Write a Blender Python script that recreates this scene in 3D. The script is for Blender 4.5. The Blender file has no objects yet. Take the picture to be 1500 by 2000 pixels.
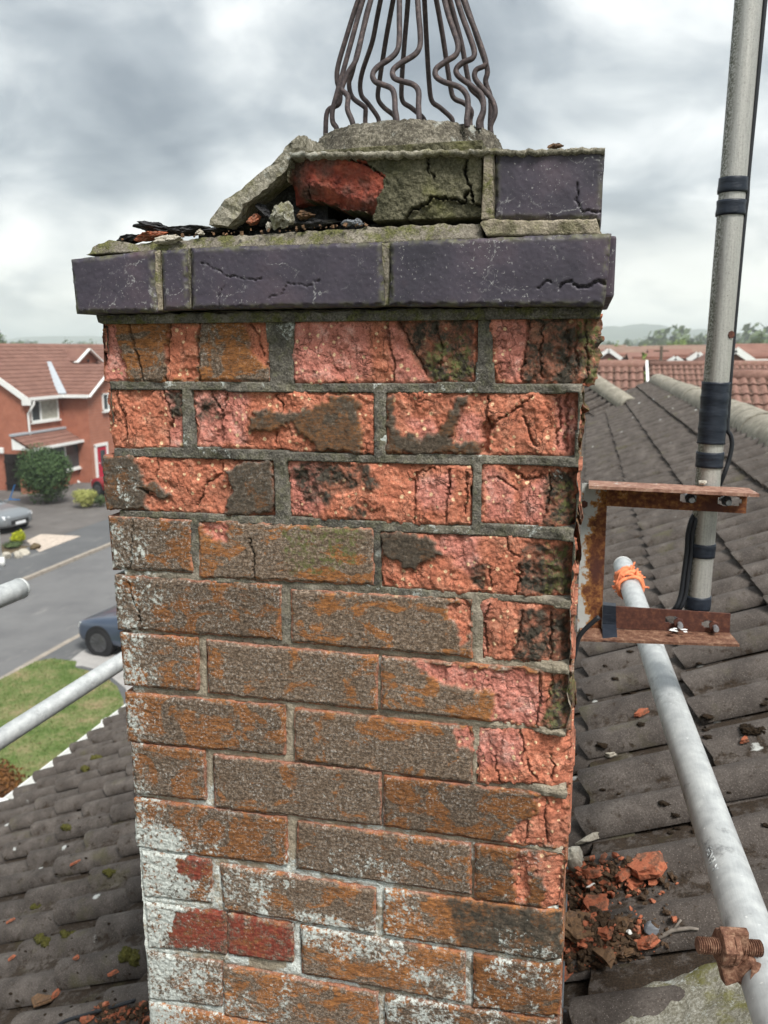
import bpy, bmesh, math, random
import numpy as np
from mathutils import Vector, Matrix, Euler, noise as mnoise

# ------------------------------------------------------------------ camera
sc = bpy.context.scene
COL = sc.collection
CAM = np.array([.5554, -.9024, -.0253]); FPX = 1640.0
def cam_axes(yaw, pitch, roll):
    cy, sy = math.cos(yaw), math.sin(yaw); cp, sp = math.cos(pitch), math.sin(pitch)
    f = np.array([-sy*cp, cy*cp, -sp]); r = np.array([cy, sy, 0.]); u = np.cross(r, f)
    c, s = math.cos(roll), math.sin(roll)
    return c*r + s*u, -s*r + c*u, f
AR, AU, AF = cam_axes(*[math.radians(a) for a in (13.467, 10.938, -.38)])
cam_d = bpy.data.cameras.new('camera'); cam = bpy.data.objects.new('camera', cam_d); COL.objects.link(cam)
cam.matrix_world = Matrix(((AR[0], AU[0], -AF[0], CAM[0]), (AR[1], AU[1], -AF[1], CAM[1]), (AR[2], AU[2], -AF[2], CAM[2]), (0, 0, 0, 1)))
cam_d.sensor_fit = 'HORIZONTAL'; cam_d.sensor_width = 36; cam_d.lens = 36*FPX/1500
cam_d.clip_start = .05; cam_d.clip_end = 12000
cam_d.dof.use_dof = True; cam_d.dof.focus_distance = .93
cam_d.dof.aperture_fstop = cam_d.lens/2.6
sc.camera = cam

# ------------------------------------------------------------------ light
SUN = Vector((.41, -.42, .81)).normalized()
world = bpy.data.worlds.new('World'); sc.world = world; world.use_nodes = True
sun_d = bpy.data.lights.new('sun', 'SUN'); sun_d.energy = 1.5; sun_d.angle = math.radians(18); sun_d.color = (1, .965, .91)
sun = bpy.data.objects.new('sun', sun_d); COL.objects.link(sun); sun.rotation_euler = SUN.to_track_quat('Z', 'Y').to_euler()
sc.view_settings.view_transform = 'Standard'; sc.view_settings.look = 'None'
sc.view_settings.gamma = 1; sc.view_settings.use_curve_mapping = False
sc.view_settings.exposure = 1.92
sc.cycles.max_bounces = 5; sc.cycles.diffuse_bounces = 3; sc.cycles.glossy_bounces = 2; sc.cycles.transmission_bounces = 3
sc.cycles.volume_bounces = 1; sc.cycles.caustics_reflective = False; sc.cycles.caustics_refractive = False

# ------------------------------------------------------------------ node helper
class G:
    def __init__(s, tree):
        s.t = tree; s.N = tree.nodes; s.L = tree.links; s._co = None
    def node(s, typ, props=None, **ins):
        n = s.N.new(typ)
        for k, v in (props or {}).items(): setattr(n, k, v)
        for k, v in ins.items():
            sock = n.inputs[int(k[1:])] if k[0] == 'i' and k[1:].isdigit() else n.inputs[k.replace('_', ' ')]
            s.put(sock, v)
        return n
    def put(s, sock, v):
        if hasattr(v, 'links'): s.L.new(v, sock)
        elif isinstance(v, (tuple, list)) and sock.type == 'RGBA' and len(v) == 3: sock.default_value = (*v, 1)
        else: sock.default_value = v
    @property
    def co(s):
        if s._co is None: s._co = s.node('ShaderNodeTexCoord').outputs['Object']
        return s._co
    def scale(s, v, sc_, loc=(0, 0, 0), rot=(0, 0, 0)):
        return s.node('ShaderNodeMapping', None, Vector=v, Scale=sc_, Location=loc, Rotation=rot).outputs[0]
    def noise(s, scale, detail=4, rough=.6, vec=None, dist=0.):
        return s.node('ShaderNodeTexNoise', None, Vector=vec or s.co, Scale=scale, Detail=detail, Roughness=rough, Distortion=dist).outputs['Fac']
    def noisec(s, scale, detail=2, vec=None):
        return s.node('ShaderNodeTexNoise', None, Vector=vec or s.co, Scale=scale, Detail=detail).outputs['Color']
    def vor(s, scale, vec=None, feature='F1', out='Distance', rnd=1.):
        return s.node('ShaderNodeTexVoronoi', dict(feature=feature), Vector=vec or s.co, Scale=scale, Randomness=rnd).outputs[out]
    def m(s, op, a, b=0., c=0., clamp=False):
        n = s.node('ShaderNodeMath', dict(operation=op, use_clamp=clamp)); s.put(n.inputs[0], a); s.put(n.inputs[1], b); s.put(n.inputs[2], c)
        return n.outputs[0]
    def mr(s, v, a, b, c=0., d=1.):
        return s.node('ShaderNodeMapRange', dict(clamp=True), i0=v, i1=a, i2=b, i3=c, i4=d).outputs[0]
    def ramp(s, fac, stops):
        n = s.node('ShaderNodeValToRGB'); s.put(n.inputs[0], fac); e = n.color_ramp.elements
        while len(e) < len(stops): e.new(.5)
        for q, (p, c) in zip(e, stops): q.position = p; q.color = (*c, 1)
        return n.outputs[0]
    def mix(s, fac, a, b, blend='MIX'):
        n = s.node('ShaderNodeMix', dict(data_type='RGBA', blend_type=blend)); s.put(n.inputs[0], fac); s.put(n.inputs[6], a); s.put(n.inputs[7], b)
        return n.outputs[2]
    def attr(s, name, out='Fac'):
        return s.node('ShaderNodeAttribute', dict(attribute_name=name)).outputs[out]
    def rand(s): return s.node('ShaderNodeObjectInfo').outputs['Random']
    def bump(s, h, strength=.5, dist=.002, normal=None):
        n = s.node('ShaderNodeBump', None, Strength=strength, Distance=dist, Height=h)
        if normal: s.put(n.inputs['Normal'], normal)
        return n.outputs[0]

def material(name, fn):
    m = bpy.data.materials.new(name); m.use_nodes = True
    g = G(m.node_tree); b = m.node_tree.nodes['Principled BSDF']
    b.inputs['Roughness'].default_value = .9; b.inputs['Specular IOR Level'].default_value = .25
    r = fn(g) or {}
    for k, v in r.items(): g.put(b.inputs[k.replace('_', ' ')], v)
    return m
def plain(name, col, rough=.7, var=.12, scale=6., **kw):
    def f(g):
        n = g.noise(scale, 5, .65)
        lo = tuple(c*(1-var) for c in col); hi = tuple(min(1, c*(1+var)) for c in col)
        return dict(Base_Color=g.ramp(n, [(.3, lo), (.7, hi)]), Roughness=rough, **kw)
    return material(name, f)

# ------------------------------------------------------------------ sky
g = G(world.node_tree); bg = world.node_tree.nodes['Background']
el = math.asin(SUN.z); az = math.atan2(SUN.x, SUN.y)
sky = g.node('ShaderNodeTexSky', dict(sky_type='NISHITA', sun_disc=False, sun_elevation=el, sun_rotation=az, air_density=1., dust_density=2.))
d = g.node('ShaderNodeTexCoord').outputs['Generated']
sx = g.node('ShaderNodeSeparateXYZ', None, Vector=d)
den = g.m('ADD', g.m('MAXIMUM', sx.outputs[2], 0.), .42)
px_ = g.m('DIVIDE', sx.outputs[0], den); py_ = g.m('DIVIDE', sx.outputs[1], den)
cv = g.node('ShaderNodeCombineXYZ', None, X=px_, Y=py_, Z=0.).outputs[0]
big = g.noise(1.25, 3, .5, g.scale(cv, (1, .8, 1), (2.7, 12.1, 0)), .5)
mid = g.noise(3.4, 6, .55, g.scale(cv, (1, 1, 1), (1.3, 2.2, 4)), .4)
dens = g.m('ADD', g.m('MULTIPLY', big, .62), g.m('MULTIPLY', mid, .38))
cl = g.ramp(dens, [(.41, (8.0, 8.2, 8.2)), (.475, (5.1, 5.45, 5.65)), (.53, (3.2, 3.6, 3.95)), (.60, (1.85, 2.2, 2.6))])
low = g.mr(sx.outputs[2], .03, .17, 1., 0.)
cl = g.mix(g.m('MULTIPLY', low, g.mr(mid, .40, .62, 1., .35)), cl, (10.2, 10.1, 9.2))
cover = g.mr(dens, .30, .42, .82, .97)
col = g.mix(cover, sky.outputs[0], cl)
g.put(bg.inputs[0], col); bg.inputs[1].default_value = .040

# ------------------------------------------------------------------ geometry helpers
def ray(x, y): return AF + AR*(x-750)/FPX - AU*(y-1000)/FPX
def at(x, y, axis, val):
    """the point where the sight line through a photo pixel meets the plane axis = val"""
    r = ray(x, y); t = (val - CAM[axis])/r[axis]
    return CAM + t*r
def at_plane(x, y, p, n):
    r = ray(x, y); p = np.array(p, float); n = np.array(n, float); t = ((p-CAM)@n)/(r@n)
    return CAM + t*r
def atd(x, y, depth): return CAM + ray(x, y)*depth
def proj(P):
    dd = np.asarray(P, float)-CAM; z = dd@AF
    return 750+FPX*(dd@AR)/z, 1000-FPX*(dd@AU)/z, z
RT = math.tan(math.radians(25)); RZ = -1.0
def roof_z(x): return RZ + (x-.5525)*RT
RN = (-RT, 0, 1)
def at_roof(x, y, up=0.): return at_plane(x, y, (.5525, 0, RZ+up), RN)
GZ = -7.1
def at_ground(x, y, up=0.): return at(x, y, 2, GZ+up)

def link(o): COL.objects.link(o); return o
def tag(o, label=None, cat=None, group=None, kind=None):
    if label: o['label'] = label
    if cat: o['category'] = cat
    if group: o['group'] = group
    if kind: o['kind'] = kind
    return o
def empty(name, loc, rot=(0, 0, 0)):
    o = bpy.data.objects.new(name, None); o.location = loc; o.rotation_euler = rot; o.empty_display_size = .1
    return link(o)
def put_parent(o, parent, world_coords=True):
    o.parent = parent
    if world_coords:
        o.matrix_parent_inverse = (Matrix.Translation(parent.location) @ parent.rotation_euler.to_matrix().to_4x4()).inverted() if parent.type == 'EMPTY' else Matrix.Identity(4)
    return o
def mesh_obj(name, mesh, mat, parent=None, wc=True):
    o = bpy.data.objects.new(name, mesh); link(o)
    if mat: mesh.materials.append(mat)
    if parent is not None: put_parent(o, parent, wc)
    return o
def from_np(name, V, F, smooth=True, attrs=None):
    me = bpy.data.meshes.new(name); me.from_pydata([tuple(v) for v in np.asarray(V, float).tolist()], [], [tuple(f) for f in F])
    if smooth: me.polygons.foreach_set('use_smooth', [True]*len(me.polygons))
    for k, a in (attrs or {}).items():
        at_ = me.attributes.new(k, 'FLOAT', 'POINT'); at_.data.foreach_set('value', np.asarray(a, np.float32))
    me.update(); return me

class MB:
    """collects shapes and links them as one mesh object"""
    def __init__(s): s.V = []; s.F = []
    def add(s, V, F):
        o = len(s.V); s.V += [tuple(map(float, v)) for v in V]; s.F += [tuple(i+o for i in f) for f in F]; return s
    def box(s, c, size, rot=None):
        R = Euler(rot).to_matrix() if rot is not None else Matrix.Identity(3)
        V = []
        for z in (-.5, .5):
            for x, y in ((-.5, -.5), (.5, -.5), (.5, .5), (-.5, .5)):
                V.append(Vector(c) + R @ Vector((x*size[0], y*size[1], z*size[2])))
        return s.add(V, [(3, 2, 1, 0), (4, 5, 6, 7), (0, 1, 5, 4), (1, 2, 6, 5), (2, 3, 7, 6), (3, 0, 4, 7)])
    def bar(s, a, b, w, h, up=(0, 0, 1)):
        a, b = Vector(a), Vector(b); t = (b-a).normalized(); n = t.cross(Vector(up)).normalized(); u = n.cross(t)
        V = [p + n*x*w/2 + u*y*h/2 for p in (a, b) for x, y in ((-1, -1), (1, -1), (1, 1), (-1, 1))]
        return s.add(V, [(3, 2, 1, 0), (4, 5, 6, 7), (0, 1, 5, 4), (1, 2, 6, 5), (2, 3, 7, 6), (3, 0, 4, 7)])
    def tube(s, pts, r, n=10, cap=True, radii=None, sq=(1, 1)):
        P = [Vector(p) for p in pts]; V = []; F = []; up = None
        for i, p in enumerate(P):
            t = (P[min(i+1, len(P)-1)] - P[max(i-1, 0)]).normalized()
            if up is None:
                up = Vector((0, 0, 1)) if abs(t.z) < .9 else Vector((1, 0, 0))
            a = (up - t*up.dot(t)).normalized(); b = t.cross(a); up = a
            rr = radii[i] if radii else r
            for k in range(n):
                q = 2*math.pi*k/n; V.append(p + (a*math.cos(q)*sq[0] + b*math.sin(q)*sq[1])*rr)
        for i in range(len(P)-1):
            for k in range(n):
                F.append((i*n+k, i*n+(k+1) % n, (i+1)*n+(k+1) % n, (i+1)*n+k))
        if cap: F += [tuple(range(n-1, -1, -1)), tuple((len(P)-1)*n+k for k in range(n))]
        return s.add(V, F)
    def prism(s, poly, axis, a, b):
        """polygon in the two other axes, extruded along axis from a to b"""
        n = len(poly); V = []
        for t in (a, b):
            for p in poly:
                q = [0, 0, 0]; q[axis] = t; q[(axis+1) % 3] = p[0]; q[(axis+2) % 3] = p[1]; V.append(q)
        F = [tuple(range(n-1, -1, -1)), tuple(range(n, 2*n))] + [(i, (i+1) % n, n+(i+1) % n, n+i) for i in range(n)]
        return s.add(V, F)
    def build(s, name, mat, parent=None, wc=True, smooth=False, bevel=0.):
        me = bpy.data.meshes.new(name); me.from_pydata(s.V, [], s.F)
        bm = bmesh.new(); bm.from_mesh(me); bmesh.ops.recalc_face_normals(bm, faces=bm.faces)
        if bevel:
            bmesh.ops.bevel(bm, geom=[e for e in bm.edges if len(e.link_faces) == 2 and e.calc_face_angle(0) > .6], offset=bevel, segments=2, profile=.6, affect='EDGES')
        bm.to_mesh(me); bm.free()
        if smooth: me.polygons.foreach_set('use_smooth', [True]*len(me.polygons))
        return mesh_obj(name, me, mat, parent, wc)

# ---- numpy noise
def _h(ix, iy, iz, seed):
    n = (ix.astype(np.int64)*374761393 + iy.astype(np.int64)*668265263 + iz.astype(np.int64)*2147483647 + seed*1274126177) & 0xFFFFFFFF
    n = ((n ^ (n >> 13))*1274126177) & 0xFFFFFFFF
    n = ((n ^ (n >> 16))*2246822519) & 0xFFFFFFFF
    return ((n ^ (n >> 15)) & 0xFFFFFF)/float(0xFFFFFF)
def vnoise(x, y, seed=0, z=None):
    x = np.asarray(x, float); y = np.asarray(y, float); z = np.zeros_like(x) if z is None else np.asarray(z, float)
    ix, iy, iz = np.floor(x), np.floor(y), np.floor(z); fx, fy, fz = x-ix, y-iy, z-iz
    fx = fx*fx*(3-2*fx); fy = fy*fy*(3-2*fy); fz = fz*fz*(3-2*fz)
    r = 0
    for dx in (0, 1):
        for dy in (0, 1):
            for dz in ((0, 1) if np.any(fz) else (0,)):
                w = (fx if dx else 1-fx)*(fy if dy else 1-fy)*(fz if dz else 1-fz)
                r = r + w*_h(ix+dx, iy+dy, iz+dz, seed)
    return r
def fbm(x, y, seed=0, octv=4, gain=.5, z=None):
    a, s, t = 1., 0., 0.
    for o in range(octv):
        f = 2.03**o
        s = s + a*vnoise(x*f, y*f, seed+o*17, None if z is None else z*f); t += a; a *= gain
    return s/t
def sstep(a, b, x):
    t = np.clip((x-a)/(b-a), 0, 1); return t*t*(3-2*t)
def inpoly(x, y, poly):
    r = np.zeros(x.shape, bool); n = len(poly)
    for i in range(n):
        x0, y0 = poly[i]; x1, y1 = poly[(i+1) % n]
        if y0 == y1: continue
        c = ((y0 > y) != (y1 > y)) & (x < (x1-x0)*(y-y0)/(y1-y0)+x0)
        r ^= c
    return r
def line_dist(x, y, pts):
    dmin = np.full(x.shape, 9.)
    for (x0, y0), (x1, y1) in zip(pts[:-1], pts[1:]):
        dx, dy = x1-x0, y1-y0; L = dx*dx+dy*dy+1e-12
        t = np.clip(((x-x0)*dx+(y-y0)*dy)/L, 0, 1)
        dmin = np.minimum(dmin, np.hypot(x-x0-t*dx, y-y0-t*dy))
    return dmin

def rock_mesh(name, size, seed, sub=3, cuts=7, rough=.06):
    """an angular broken lump: sphere planed by random cuts, roughened"""
    rnd = random.Random(seed); bm = bmesh.new(); bmesh.ops.create_icosphere(bm, subdivisions=sub, radius=1)
    planes = [(Vector((rnd.gauss(0, 1), rnd.gauss(0, 1), rnd.gauss(0, 1))).normalized(), rnd.uniform(.45, .8)) for _ in range(cuts)]
    for v in bm.verts:
        for n, dd in planes:
            q = v.co.dot(n)
            if q > dd: v.co -= n*(q-dd)
        v.co += v.co.normalized()*(mnoise.noise(v.co*3+Vector((seed, 0, 0)))*rough*1.6 + mnoise.noise(v.co*9+Vector((0, seed, 0)))*rough)
        v.co = Vector((v.co.x*size[0], v.co.y*size[1], v.co.z*size[2]))
    me = bpy.data.meshes.new(name); bm.to_mesh(me); bm.free(); return me
def flake_mesh(name, size, seed):
    """a flat broken flake: an irregular polygon with a ragged rim"""
    r_ = random.Random(seed); n = r_.randint(5, 7); an = sorted(r_.uniform(0, 1)*.8+i for i in range(n)); P = [(math.cos(a*2*math.pi/n)*r_.uniform(.65, 1.1), math.sin(a*2*math.pi/n)*r_.uniform(.65, 1.1)) for a in an]
    bm = bmesh.new(); lo = [bm.verts.new((x*1.04, y*1.04, -1)) for x, y in P]; q_ = (r_.uniform(-.12, .12), r_.uniform(-.12, .12)); hi = [bm.verts.new((x*.86+q_[0], y*.86+q_[1], 1+r_.uniform(-.35, .2))) for x, y in P]
    bm.faces.new(lo[::-1]); bm.faces.new(hi)
    for i in range(n): bm.faces.new((lo[i], lo[(i+1) % n], hi[(i+1) % n], hi[i]))
    bmesh.ops.triangulate(bm, faces=bm.faces); bmesh.ops.subdivide_edges(bm, edges=list(bm.edges), cuts=3, use_grid_fill=True)
    for v in bm.verts:
        p = v.co.copy(); k = .16*mnoise.noise(p*1.7+Vector((seed, 0, 0)))+.09*mnoise.noise(p*5+Vector((0, seed, 0)))
        v.co = Vector((p.x*(1+k)*size[0], p.y*(1+k)*size[1], (p.z+2.2*k)*size[2]))
    me = bpy.data.meshes.new(name); bm.to_mesh(me); bm.free(); return me
# ------------------------------------------------------------------ materials
def m_brick(g):
    rnd = g.attr('rnd')
    off = g.node('ShaderNodeCombineXYZ', None, X=g.m('MULTIPLY', rnd, 9.), Y=0., Z=g.m('MULTIPLY', rnd, 5.)).outputs[0]
    co = g.node('ShaderNodeVectorMath', dict(operation='ADD'), i0=g.co, i1=off).outputs[0]
    wav = g.scale(co, (1, 1, 1.5), rot=(0, .5, 0))
    crust = g.noise(21, 4, .6, wav, .9)
    fine = g.noise(300, 4, .72, co)
    fine2 = g.noise(190, 3, .7, co)
    ochre = g.ramp(g.noise(70, 5, .65, g.scale(co, (1, 1, 2.6))), [(.28, (.08, .04, .018)), (.5, (.215, .088, .030)), (.72, (.34, .15, .052))])
    brown = g.ramp(g.m('ADD', g.m('MULTIPLY', fine2, .45), g.m('MULTIPLY', g.noise(340, 4, .75, g.scale(co, (1, 1, 1), (2, 2, 2))), .55)), [(.36, (.040, .027, .018)), (.5, (.122, .085, .058)), (.64, (.29, .225, .172))])
    lich = g.attr('lich')
    speck = g.m('MULTIPLY', g.mr(fine, .52, .68, 0., .8), g.mr(g.m('ADD', g.noise(30, 5, .7, co), g.m('MULTIPLY', lich, .30)), .50, .80))
    lb = g.m('ADD', g.m('MULTIPLY', g.m('SUBTRACT', lich, .35), .14), g.m('MULTIPLY', g.m('SUBTRACT', g.m('FRACT', g.m('MULTIPLY', rnd, 13.7)), .5), .16))
    skin = g.mix(g.mr(g.m('ADD', g.m('ADD', crust, lb), g.m('MULTIPLY', g.m('SUBTRACT', fine2, .5), .16)), .470, .525), ochre, brown)
    skin = g.mix(g.m('MULTIPLY', g.mr(g.noise(300, 2, .6, g.scale(co, (.5, 1, 2.4))), .53, .61), .6), skin, (.03, .024, .02))
    tone = g.m('ADD', .72, g.m('MULTIPLY', g.m('FRACT', g.m('MULTIPLY', rnd, 7.3)), .50)); skin = g.mix(1., skin, g.node('ShaderNodeCombineColor', None, Red=tone, Green=tone, Blue=tone).outputs[0], 'MULTIPLY')
    skin = g.mix(speck, skin, g.ramp(fine2, [(.35, (.34, .325, .30)), (.65, (.60, .59, .56))]))
    # fresh broken clay
    body = g.ramp(g.noise(55, 5, .7, co), [(.28, (.29, .095, .056)), (.5, (.45, .158, .093)), (.72, (.60, .275, .18))])
    pinkc = g.ramp(g.noise(60, 5, .7, co), [(.3, (.34, .115, .085)), (.52, (.50, .2, .155)), (.74, (.66, .40, .34))])
    body = g.mix(g.mr(g.noise(13, 5, .7, co), .50, .70, 0., .55), body, g.ramp(fine2, [(.3, (.17, .07, .046)), (.7, (.34, .17, .12))]))
    body = g.mix(g.attr('pink'), body, pinkc)
    wv = g.node('ShaderNodeVectorMath', dict(operation='ADD'), i0=co, i1=g.node('ShaderNodeVectorMath', dict(operation='SCALE'), i0=g.noisec(40, 4, co), Scale=.05).outputs[0]).outputs[0]
    hair = g.m('MULTIPLY', g.mr(g.vor(30, g.scale(wv, (1, 1, .5)), 'DISTANCE_TO_EDGE'), .03, .006), g.mr(g.noise(22, 3, .6, co), .44, .58))
    body = g.mix(g.m('MULTIPLY', hair, .55), body, (.07, .03, .02))
    vd = g.vor(120, co); vc = g.node('ShaderNodeSeparateColor', None, Color=g.vor(120, co, out='Color')).outputs[0]
    fleck = g.m('MULTIPLY', g.mr(vd, g.m('MULTIPLY', vc, .36), g.m('MULTIPLY', vc, .24)), g.m('GREATER_THAN', vc, .50))
    body = g.mix(fleck, body, (.72, .5, .3))
    pit = g.m('MULTIPLY', g.mr(g.vor(170, co), .2, .1), g.m('GREATER_THAN', g.node('ShaderNodeSeparateColor', None, Color=g.vor(170, co, out='Color')).outputs[1], .6))
    body = g.mix(g.m('MULTIPLY', pit, .7), body, (.06, .02, .015))
    body = g.mix(g.m('MULTIPLY', g.mr(g.m('ADD', g.m('MULTIPLY', g.noise(330, 3, .7, co), .6), g.m('MULTIPLY', g.noise(42, 4, .6, co), .4)), .51, .63), .7), body, (.10, .036, .024))
    c = g.mix(g.attr('spall'), skin, body)
    gr = g.mr(g.noise(620, 3, .8, co), .36, .64, .70, 1.30); c = g.mix(.8, c, g.node('ShaderNodeCombineColor', None, Red=gr, Green=gr, Blue=gr).outputs[0], 'MULTIPLY')
    # red faces, soot, moss stain and painted crack shade, lichen crust
    rf = g.m('MULTIPLY', g.attr('red'), g.mr(g.noise(85, 5, .75, co), .40, .54))
    c = g.mix(rf, c, g.ramp(fine2, [(.3, (.085, .02, .014)), (.7, (.27, .062, .038))]))
    dk = g.attr('dark')
    dfac = g.m('MULTIPLY', dk, g.mr(g.noise(75, 5, .7, co), .34, .56, .35, 1.))
    c = g.mix(dfac, c, g.ramp(fine2, [(.3, (.022, .019, .015)), (.6, (.065, .055, .042)), (.8, (.13, .115, .09))]))
    mossf = g.m('MULTIPLY', g.attr('moss'), g.mr(g.noise(120, 4, .7, co), .46, .62))
    c = g.mix(mossf, c, g.ramp(fine, [(.3, (.05, .055, .02)), (.7, (.16, .16, .06))]))
    wa = g.attr('white'); whitef = g.m('MULTIPLY', g.mr(wa, .0, .1), g.mr(g.m('ADD', g.m('ADD', g.m('MULTIPLY', g.noise(170, 4, .75), .6), g.m('MULTIPLY', g.noise(36, 4, .65), .4)), g.m('MULTIPLY', wa, .26)), .63, .70))
    c = g.mix(whitef, c, g.ramp(fine, [(.3, (.20, .21, .19)), (.6, (.52, .55, .52))]))
    h = g.m('SUBTRACT', g.m('ADD', g.m('MULTIPLY', fine2, .6), g.m('MULTIPLY', fine, .5)), g.m('MULTIPLY', g.m('MULTIPLY', hair, g.attr('spall')), .5))
    return dict(Base_Color=c, Roughness=.93, Normal=g.bump(h, g.m('ADD', .32, g.m('MULTIPLY', g.attr('spall'), .5)), .0028))
M_BRICK = material('weathered_brick', m_brick)

def m_mortar(g):
    fine = g.noise(420, 3, .7); midn = g.noise(45, 5, .65)
    clean = g.ramp(g.m('ADD', g.m('MULTIPLY', fine, .5), g.m('MULTIPLY', midn, .5)), [(.34, (.19, .158, .115)), (.5, (.335, .287, .218)), (.66, (.47, .41, .32))])
    dirty = g.ramp(g.m('ADD', g.m('MULTIPLY', fine, .55), g.m('MULTIPLY', midn, .45)), [(.36, (.036, .033, .028)), (.52, (.115, .107, .092)), (.68, (.29, .27, .23))])
    dirty = g.mix(g.mr(g.noise(9, 4, .65), .50, .64, 0., .55), dirty, g.ramp(fine, [(.3, (.16, .145, .115)), (.7, (.36, .33, .27))]))
    dirty = g.mix(g.mr(g.noise(13, 4, .65, g.scale(g.co, (1, 1, 1), (6, 0, 1))), .54, .66, 0., .6), dirty, (.035, .033, .028))
    c = g.mix(g.attr('dark'), clean, dirty)
    mossf = g.m('MULTIPLY', g.attr('moss'), g.mr(g.noise(60, 5, .7), .46, .60))
    c = g.mix(mossf, c, g.ramp(fine, [(.3, (.04, .045, .015)), (.7, (.17, .17, .06))]))
    pale = g.m('MULTIPLY', g.mr(g.vor(24, g.scale(g.co, (1, 1, 1), (.3, 0, .9))), .2, .12), g.m('GREATER_THAN', g.noise(11), .57))
    c = g.mix(g.m('MULTIPLY', pale, .8), c, (.52, .56, .53))
    wa = g.attr('white'); whitef = g.m('MULTIPLY', g.mr(wa, .0, .1), g.mr(g.m('ADD', g.m('ADD', g.m('MULTIPLY', g.noise(170, 4, .75), .6), g.m('MULTIPLY', g.noise(36, 4, .65), .4)), g.m('MULTIPLY', wa, .26)), .61, .71))
    c = g.mix(whitef, c, g.ramp(fine, [(.3, (.36, .38, .35)), (.6, (.66, .70, .67))]))
    return dict(Base_Color=c, Roughness=.95, Normal=g.bump(g.m('ADD', fine, midn), .8, .003))
M_MORTAR = material('weathered_mortar', m_mortar)

def m_blue(g):
    co = g.co; fine = g.noise(380, 3, .7)
    c = g.ramp(g.noise(14, 5, .6), [(.3, (.029, .026, .037)), (.5, (.047, .039, .055)), (.7, (.074, .054, .069))])
    c = g.mix(g.m('MULTIPLY', g.mr(g.noise(9, 3, .6, g.scale(co, (1, 1, 1), (4, 0, 2))), .6, .72), .5), c, (.11, .045, .05))
    warp = g.node('ShaderNodeVectorMath', dict(operation='ADD'), i0=co, i1=g.node('ShaderNodeVectorMath', dict(operation='SCALE'), i0=g.noisec(60, 3), Scale=.03).outputs[0]).outputs[0]
    cr = g.mr(g.vor(17, warp, 'DISTANCE_TO_EDGE'), .020, .004)
    craze = g.m('MULTIPLY', g.m('MULTIPLY', cr, g.mr(g.noise(13, 3), .46, .60)), g.mr(fine, .44, .58))
    c = g.mix(g.m('MULTIPLY', craze, .75), c, (.34, .34, .34))
    sp = g.m('MULTIPLY', g.mr(g.noise(340, 2, .7, g.scale(co, (1, 1, 1), (3, 1, 2))), .63, .70), g.mr(g.noise(18, 4), .42, .62, .15, 1.))
    c = g.mix(g.m('MULTIPLY', sp, .7), c, (.38, .38, .37))
    c = g.mix(g.m('MULTIPLY', g.attr('moss'), g.mr(g.noise(90, 5, .7), .42, .58)), c, (.10, .10, .05))
    return dict(Base_Color=c, Roughness=g.mr(g.noise(60, 4), .3, .7, .45, .7), Specular_IOR_Level=.4, Normal=g.bump(fine, .25, .001))
M_BLUE = material('engineering_brick', m_blue)

def m_crown(g):
    fine = g.noise(330, 3, .7); co = g.co
    olive = g.ramp(g.m('ADD', g.m('MULTIPLY', fine, .5), g.m('MULTIPLY', g.noise(40, 5, .7), .5)), [(.36, (.03, .03, .018)), (.5, (.085, .08, .05)), (.66, (.19, .175, .12))])
    olive = g.mix(g.mr(g.noise(18, 4), .5, .68, 0, .6), olive, (.12, .12, .035))
    red = g.ramp(g.noise(60, 5, .7), [(.3, (.10, .025, .02)), (.5, (.25, .055, .035)), (.72, (.44, .13, .08))])
    red = g.mix(g.mr(g.noise(22, 4, .6, g.scale(co, (1, 1, 1), (7, 0, 0))), .45, .62), red, g.ramp(fine, [(.3, (.05, .03, .026)), (.7, (.17, .10, .08))]))
    c = g.mix(g.attr('red'), olive, red)
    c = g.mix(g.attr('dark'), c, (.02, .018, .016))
    return dict(Base_Color=c, Roughness=.95, Normal=g.bump(g.m('ADD', fine, g.noise(130, 3)), .8, .003))
M_CROWN = material('mossy_brick', m_crown)

def m_concrete(lo, mid_, hi, lich=.5, moss=.3, seed=0):
    def f(g):
        co = g.scale(g.co, (1, 1, 1), (seed*3.1, 0, seed)); fine = g.noise(260, 4, .75, co)
        c = g.ramp(g.m('ADD', g.m('MULTIPLY', fine, .6), g.m('MULTIPLY', g.noise(22, 5, .6, co), .4)), [(.36, lo), (.5, mid_), (.64, hi)])
        c = g.mix(g.m('MULTIPLY', g.mr(g.vor(330, co), .22, .12), .8), c, hi)
        c = g.mix(g.m('MULTIPLY', g.mr(g.noise(16, 5, .7, co), .5, .64), moss), c, (.15, .145, .035))
        c = g.mix(g.m('MULTIPLY', g.m('MULTIPLY', g.mr(g.noise(30, 5, .75, g.scale(co, (1, 1, 1), (0, 5, 0))), .57, .64), 1.), lich), c, (.5, .53, .5))
        return dict(Base_Color=c, Roughness=.95, Normal=g.bump(fine, .8, .003))
    return f
M_POT = material('pot_concrete', m_concrete((.032, .028, .022), (.10, .09, .07), (.30, .275, .22), .5, .12))
M_FLAUNCH = material('flaunching_mortar', m_concrete((.075, .07, .05), (.22, .205, .16), (.46, .43, .36), .4, .55, 2))
M_STONE = material('pale_stone', m_concrete((.26, .23, .19), (.40, .37, .31), (.56, .53, .46), .2, .1, 3))
M_SOOT_SHADE = material('soot_and_shade', m_concrete((.012, .012, .012), (.03, .03, .032), (.075, .075, .08), .1, .1, 4))  # serves sooty rubble and the shade painted behind the cap
M_SLAB = material('mossy_concrete', m_concrete((.10, .095, .065), (.22, .21, .165), (.44, .44, .39), 1.0, .95, 5))
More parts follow.
